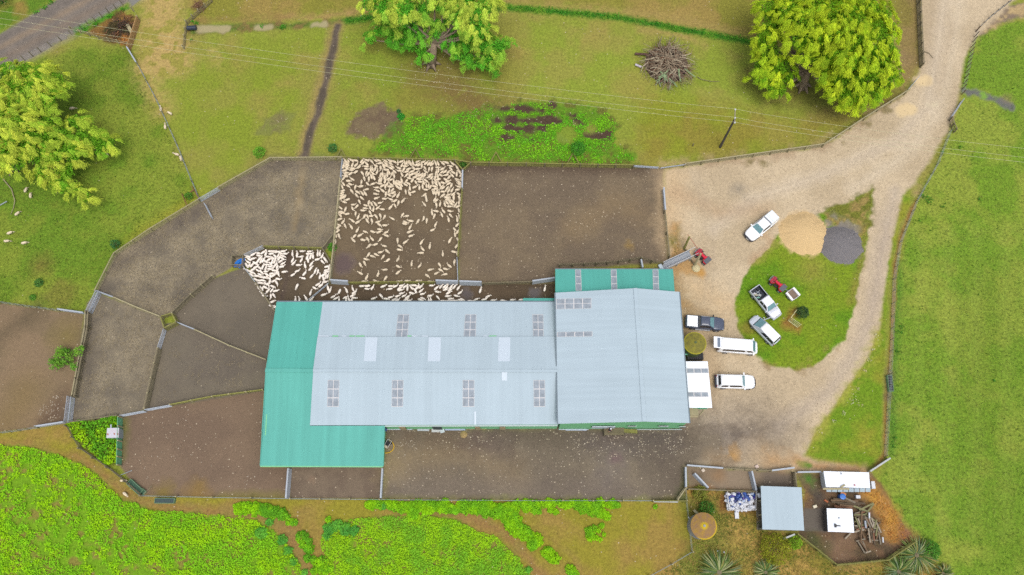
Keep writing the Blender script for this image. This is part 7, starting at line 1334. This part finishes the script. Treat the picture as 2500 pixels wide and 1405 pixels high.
TF="10,90,-85;80,260,-35;60,360,-10;230,140,35;690,150,65;930,260,80;725,340,130;680,450,180;1500,100,65;1730,70,-60;1700,250,55;1300,480,90;1620,420,-15;1720,450,85;20,630,60;30,840,-30;410,760,92;640,820,45;20,1010,40;1210,790,-60;1240,940,-35;1490,820,140;1380,910,-20;940,930,15;1120,1030,25;1360,1060,195;860,1100,-40;1630,710,255;40,1270,0;280,1250,0;600,1250,0;940,1270,0"
TG="110,370,15;220,200,100;270,260,65;510,290,-110;350,420,25;420,465,25;690,260,110;850,220,110;890,310,35;840,395,25;890,450,-5;660,445,25;500,520,90;680,510,90;760,505,120;825,520,90;1080,150,5;1220,145,190;1210,220,-10;1350,190,60;1625,155,25;1810,150,0;1930,155,20;1790,220,185;2090,135,15;2180,160,35;2040,205,30;2060,250,10;2240,200,80;2400,130,175;2340,190,130;2440,270,125;2350,330,-15;2090,335,5;1570,400,-50;1380,465,20;1700,475,-5;1810,435,10;1985,405,20;2150,400,25;2240,430,35;1900,495,25;1980,510,30;2200,500,20;2280,520,10;2480,200,40"
TH_="200,170,60;290,160,45;290,270,40;330,350,10;560,135,-5;680,200,45;800,160,55;890,160,50;940,180,50;1050,180,60;1140,170,50;1240,200,55;910,240,10;1030,250,15;710,295,-15;990,320,30;1280,320,30;970,405,0;1190,400,-20;720,440,-50;520,395,5;340,465,-20;280,500,-20;490,525,90;545,525,90;1040,470,0;1340,490,-20;1290,510,-15;1120,520,-5;1020,520,0;1540,530,0;850,528,0;1800,260,75;1700,485,20;1900,490,10;1990,415,25;2130,510,-5;2380,520,-10"
TI="1275,250,95;1370,270,85;1470,200,0;1620,205,0;1450,310,190;1605,250,5;1575,320,75;1455,380,60;1280,380,65;1300,440,50;1590,380,100;1640,310,80;1690,300,100;1785,250,90;1830,250,90;1875,300,70;1780,365,15;1930,360,-60;1880,410,-50;1950,380,-50;1400,480,0;1530,490,105;1655,460,60;1640,550,55;1375,600,20;1285,675,35;1520,650,55;1490,745,170;1735,600,75;1790,610,-95;1665,700,50;1830,710,80;1970,510,20;2010,540,90;1965,585,0;1960,620,10;1900,680,35;1950,710,85;1990,700,80;1900,750,110;1110,615,10;990,760,-15;1365,910,250;1640,1040,75;1550,1150,120;1650,1180,40;1725,945,-35;1790,870,30;1850,890,35;1930,820,10;1335,1190,90;1415,1190,90;480,265,30;590,240,-10;600,290,-10;380,310,160;400,360,150;480,350,20;690,220,40;740,250,70;830,200,0;890,200,0;960,215,20;1040,240,-30;1090,200,5;1130,250,0;850,250,10;780,310,0;620,350,50;640,400,70;580,400,60;690,380,60;380,420,150;350,480,-60;400,490,60;460,480,55;560,460,-55;520,440,-30;740,410,-30;800,370,40;870,330,-25;930,300,-40;900,350,10;990,290,80;1010,340,60;1080,350,-35;1090,300,-20;1040,400,30;870,410,80;920,400,70;940,470,60;1080,450,35;1060,510,10;840,460,-50;760,470,0;680,510,70;620,540,-40;540,520,20;480,570,20;360,580,150;830,510,-10;740,540,75;900,520,50;970,520,85;820,560,0;910,590,-10;740,610,0;580,590,-30;440,620,-35;490,640,-30;450,680,-40;650,620,-50;860,650,5;960,620,70;990,650,-75;760,670,-35;620,670,-25;560,700,-5;640,720,-15;720,730,-20;780,730,-40;890,690,35;830,700,-80;530,770,-35;600,790,-10;680,790,-15;570,850,10;640,840,-10;820,810,80;900,800,25;960,840,-60;740,860,-35;790,880,-60;590,930,-65;630,950,-80;670,970,-85;730,930,-30;880,910,-20;780,1000,50;860,990,50;940,1000,10;680,1050,-30;710,1100,-25;840,1110,-85;900,1090,-50;870,1220,30;850,1300,-15;920,1330,30"
big=tile(TA,810,385,14.05)+tile(TB,970,385,14.05)+tile(TC,810,480,14.05)+tile(TD,970,480,14.05)+tile(TE,810,580,11.706)+tile(TF,970,580,11.706)
race=tile(TG,780,685,10.417)+tile(TH_,1000,685,10.417)+[(1330,706,75),(1251,733,0),(1273,733,0)]; pen=tile(TI,560,590,8.265)
rs=np.random.default_rng(4); allsh=[(x,y,a,'w') for x,y,a in big]+[(x,y,a,'r') for x,y,a in race]+[(x,y,a,'s') for x,y,a in pen]
allsh.sort(key=lambda t:-t[1]); N_IND=286; mass=[]
GR={'w':('cream woolly sheep standing in the big square holding pen','woolly sheep in the big holding pen'),'r':('slim pale shorn sheep crowding the narrow race along the shed roof','shorn sheep in the drafting race'),'s':('slim pale shorn sheep packed in the small five-sided pen','shorn sheep in the small five-sided pen')}
for i,(x,y,a,k) in enumerate(allsh):
    kk='w' if k=='w' else 's'; me=SM[(kk,int(rs.integers(0,3)))]; sc=(.95 if k=='w' else .95)*rs.uniform(.93,1.08); p=P(x,y,.45*sc); ang=R(a+rs.uniform(-4,4))
    if i<N_IND:
        o=bpy.data.objects.new('sheep',me); COL.objects.link(o); o.location=(p.x,p.y,0); o.rotation_euler=(0,0,ang); o.scale=(sc,sc,sc); tag(o,GR[k][0],'sheep',GR[k][1])
    else: mass.append((me,p,ang,sc))
VV=[];FF=[];n0=0; cache={}
for me,p,ang,sc in mass:
    if me.name not in cache:
        v=np.zeros(len(me.vertices)*3,np.float32); me.vertices.foreach_get('co',v); fq=[tuple(pl.vertices) for pl in me.polygons]; cache[me.name]=(v.reshape(-1,3),np.array(fq))
    v,f=cache[me.name]; c_,s_=math.cos(ang),math.sin(ang); w_=v*sc; VV.append(np.column_stack([w_[:,0]*c_-w_[:,1]*s_+p.x,w_[:,0]*s_+w_[:,1]*c_+p.y,w_[:,2]])); FF.append(f+n0); n0+=len(v)
flock=bulk('sheep_flock',np.concatenate(VV),np.concatenate(FF),np.ones((n0,3)),WOOL); flock.data.polygons.foreach_set('use_smooth',[True]*len(flock.data.polygons)); tag(flock,'mass of cream woolly sheep packed in the northern part of the big holding pen','sheep',kind='stuff')
for x,y,a,g_,lb in [(392,265.7,100,0,'woolly sheep beside the diagonal wire fence, northernmost of its trio'),(414.3,276.7,150,1,'sheep on the east side of the diagonal wire fence near its trio'),(402.8,308.7,95,0,'woolly sheep hugging the diagonal wire fence, southernmost of the upper trio'),(260,375.6,130,1,'sheep half under the outer twigs of the left-edge tree'),(430.4,376.4,165,0,'upper sheep of the pair lying by the lower diagonal wire fence'),(440.7,386,-70,0,'lower sheep of the pair touching the lower diagonal wire fence'),
   (63.3,464,70,1,'upper of two neighbouring sheep under the left-edge tree'),(75,477.3,95,1,'lower of two neighbouring sheep under the left-edge tree'),(42.8,521.7,45,1,'lone sheep by the end of the curved fallen branch'),(24.3,569,25,1,'northern sheep of the trio low on the left edge'),(17,589,5,1,'westernmost sheep of the trio low on the left edge'),(59.4,593.4,15,1,'easternmost sheep of the trio low on the left edge'),(300,1173.7,0,0,'white sheep lying against the fence beside the angled green trough'),(305.5,1207,-35,0,'sheep on the edge of the lime crop south of the angled green trough'),(177,265,10,1,'sheep barely showing beside the left-edge tree crown')]:
    p=P(x,y,.45); o=bpy.data.objects.new('sheep',SM[('g',0)] if g_ else SM[('w',1)]); COL.objects.link(o); o.location=(p.x,p.y,0 if g_ else -.12); o.rotation_euler=(0,0,R(a)); tag(o,lb,'sheep','sheep scattered over the open paddocks')
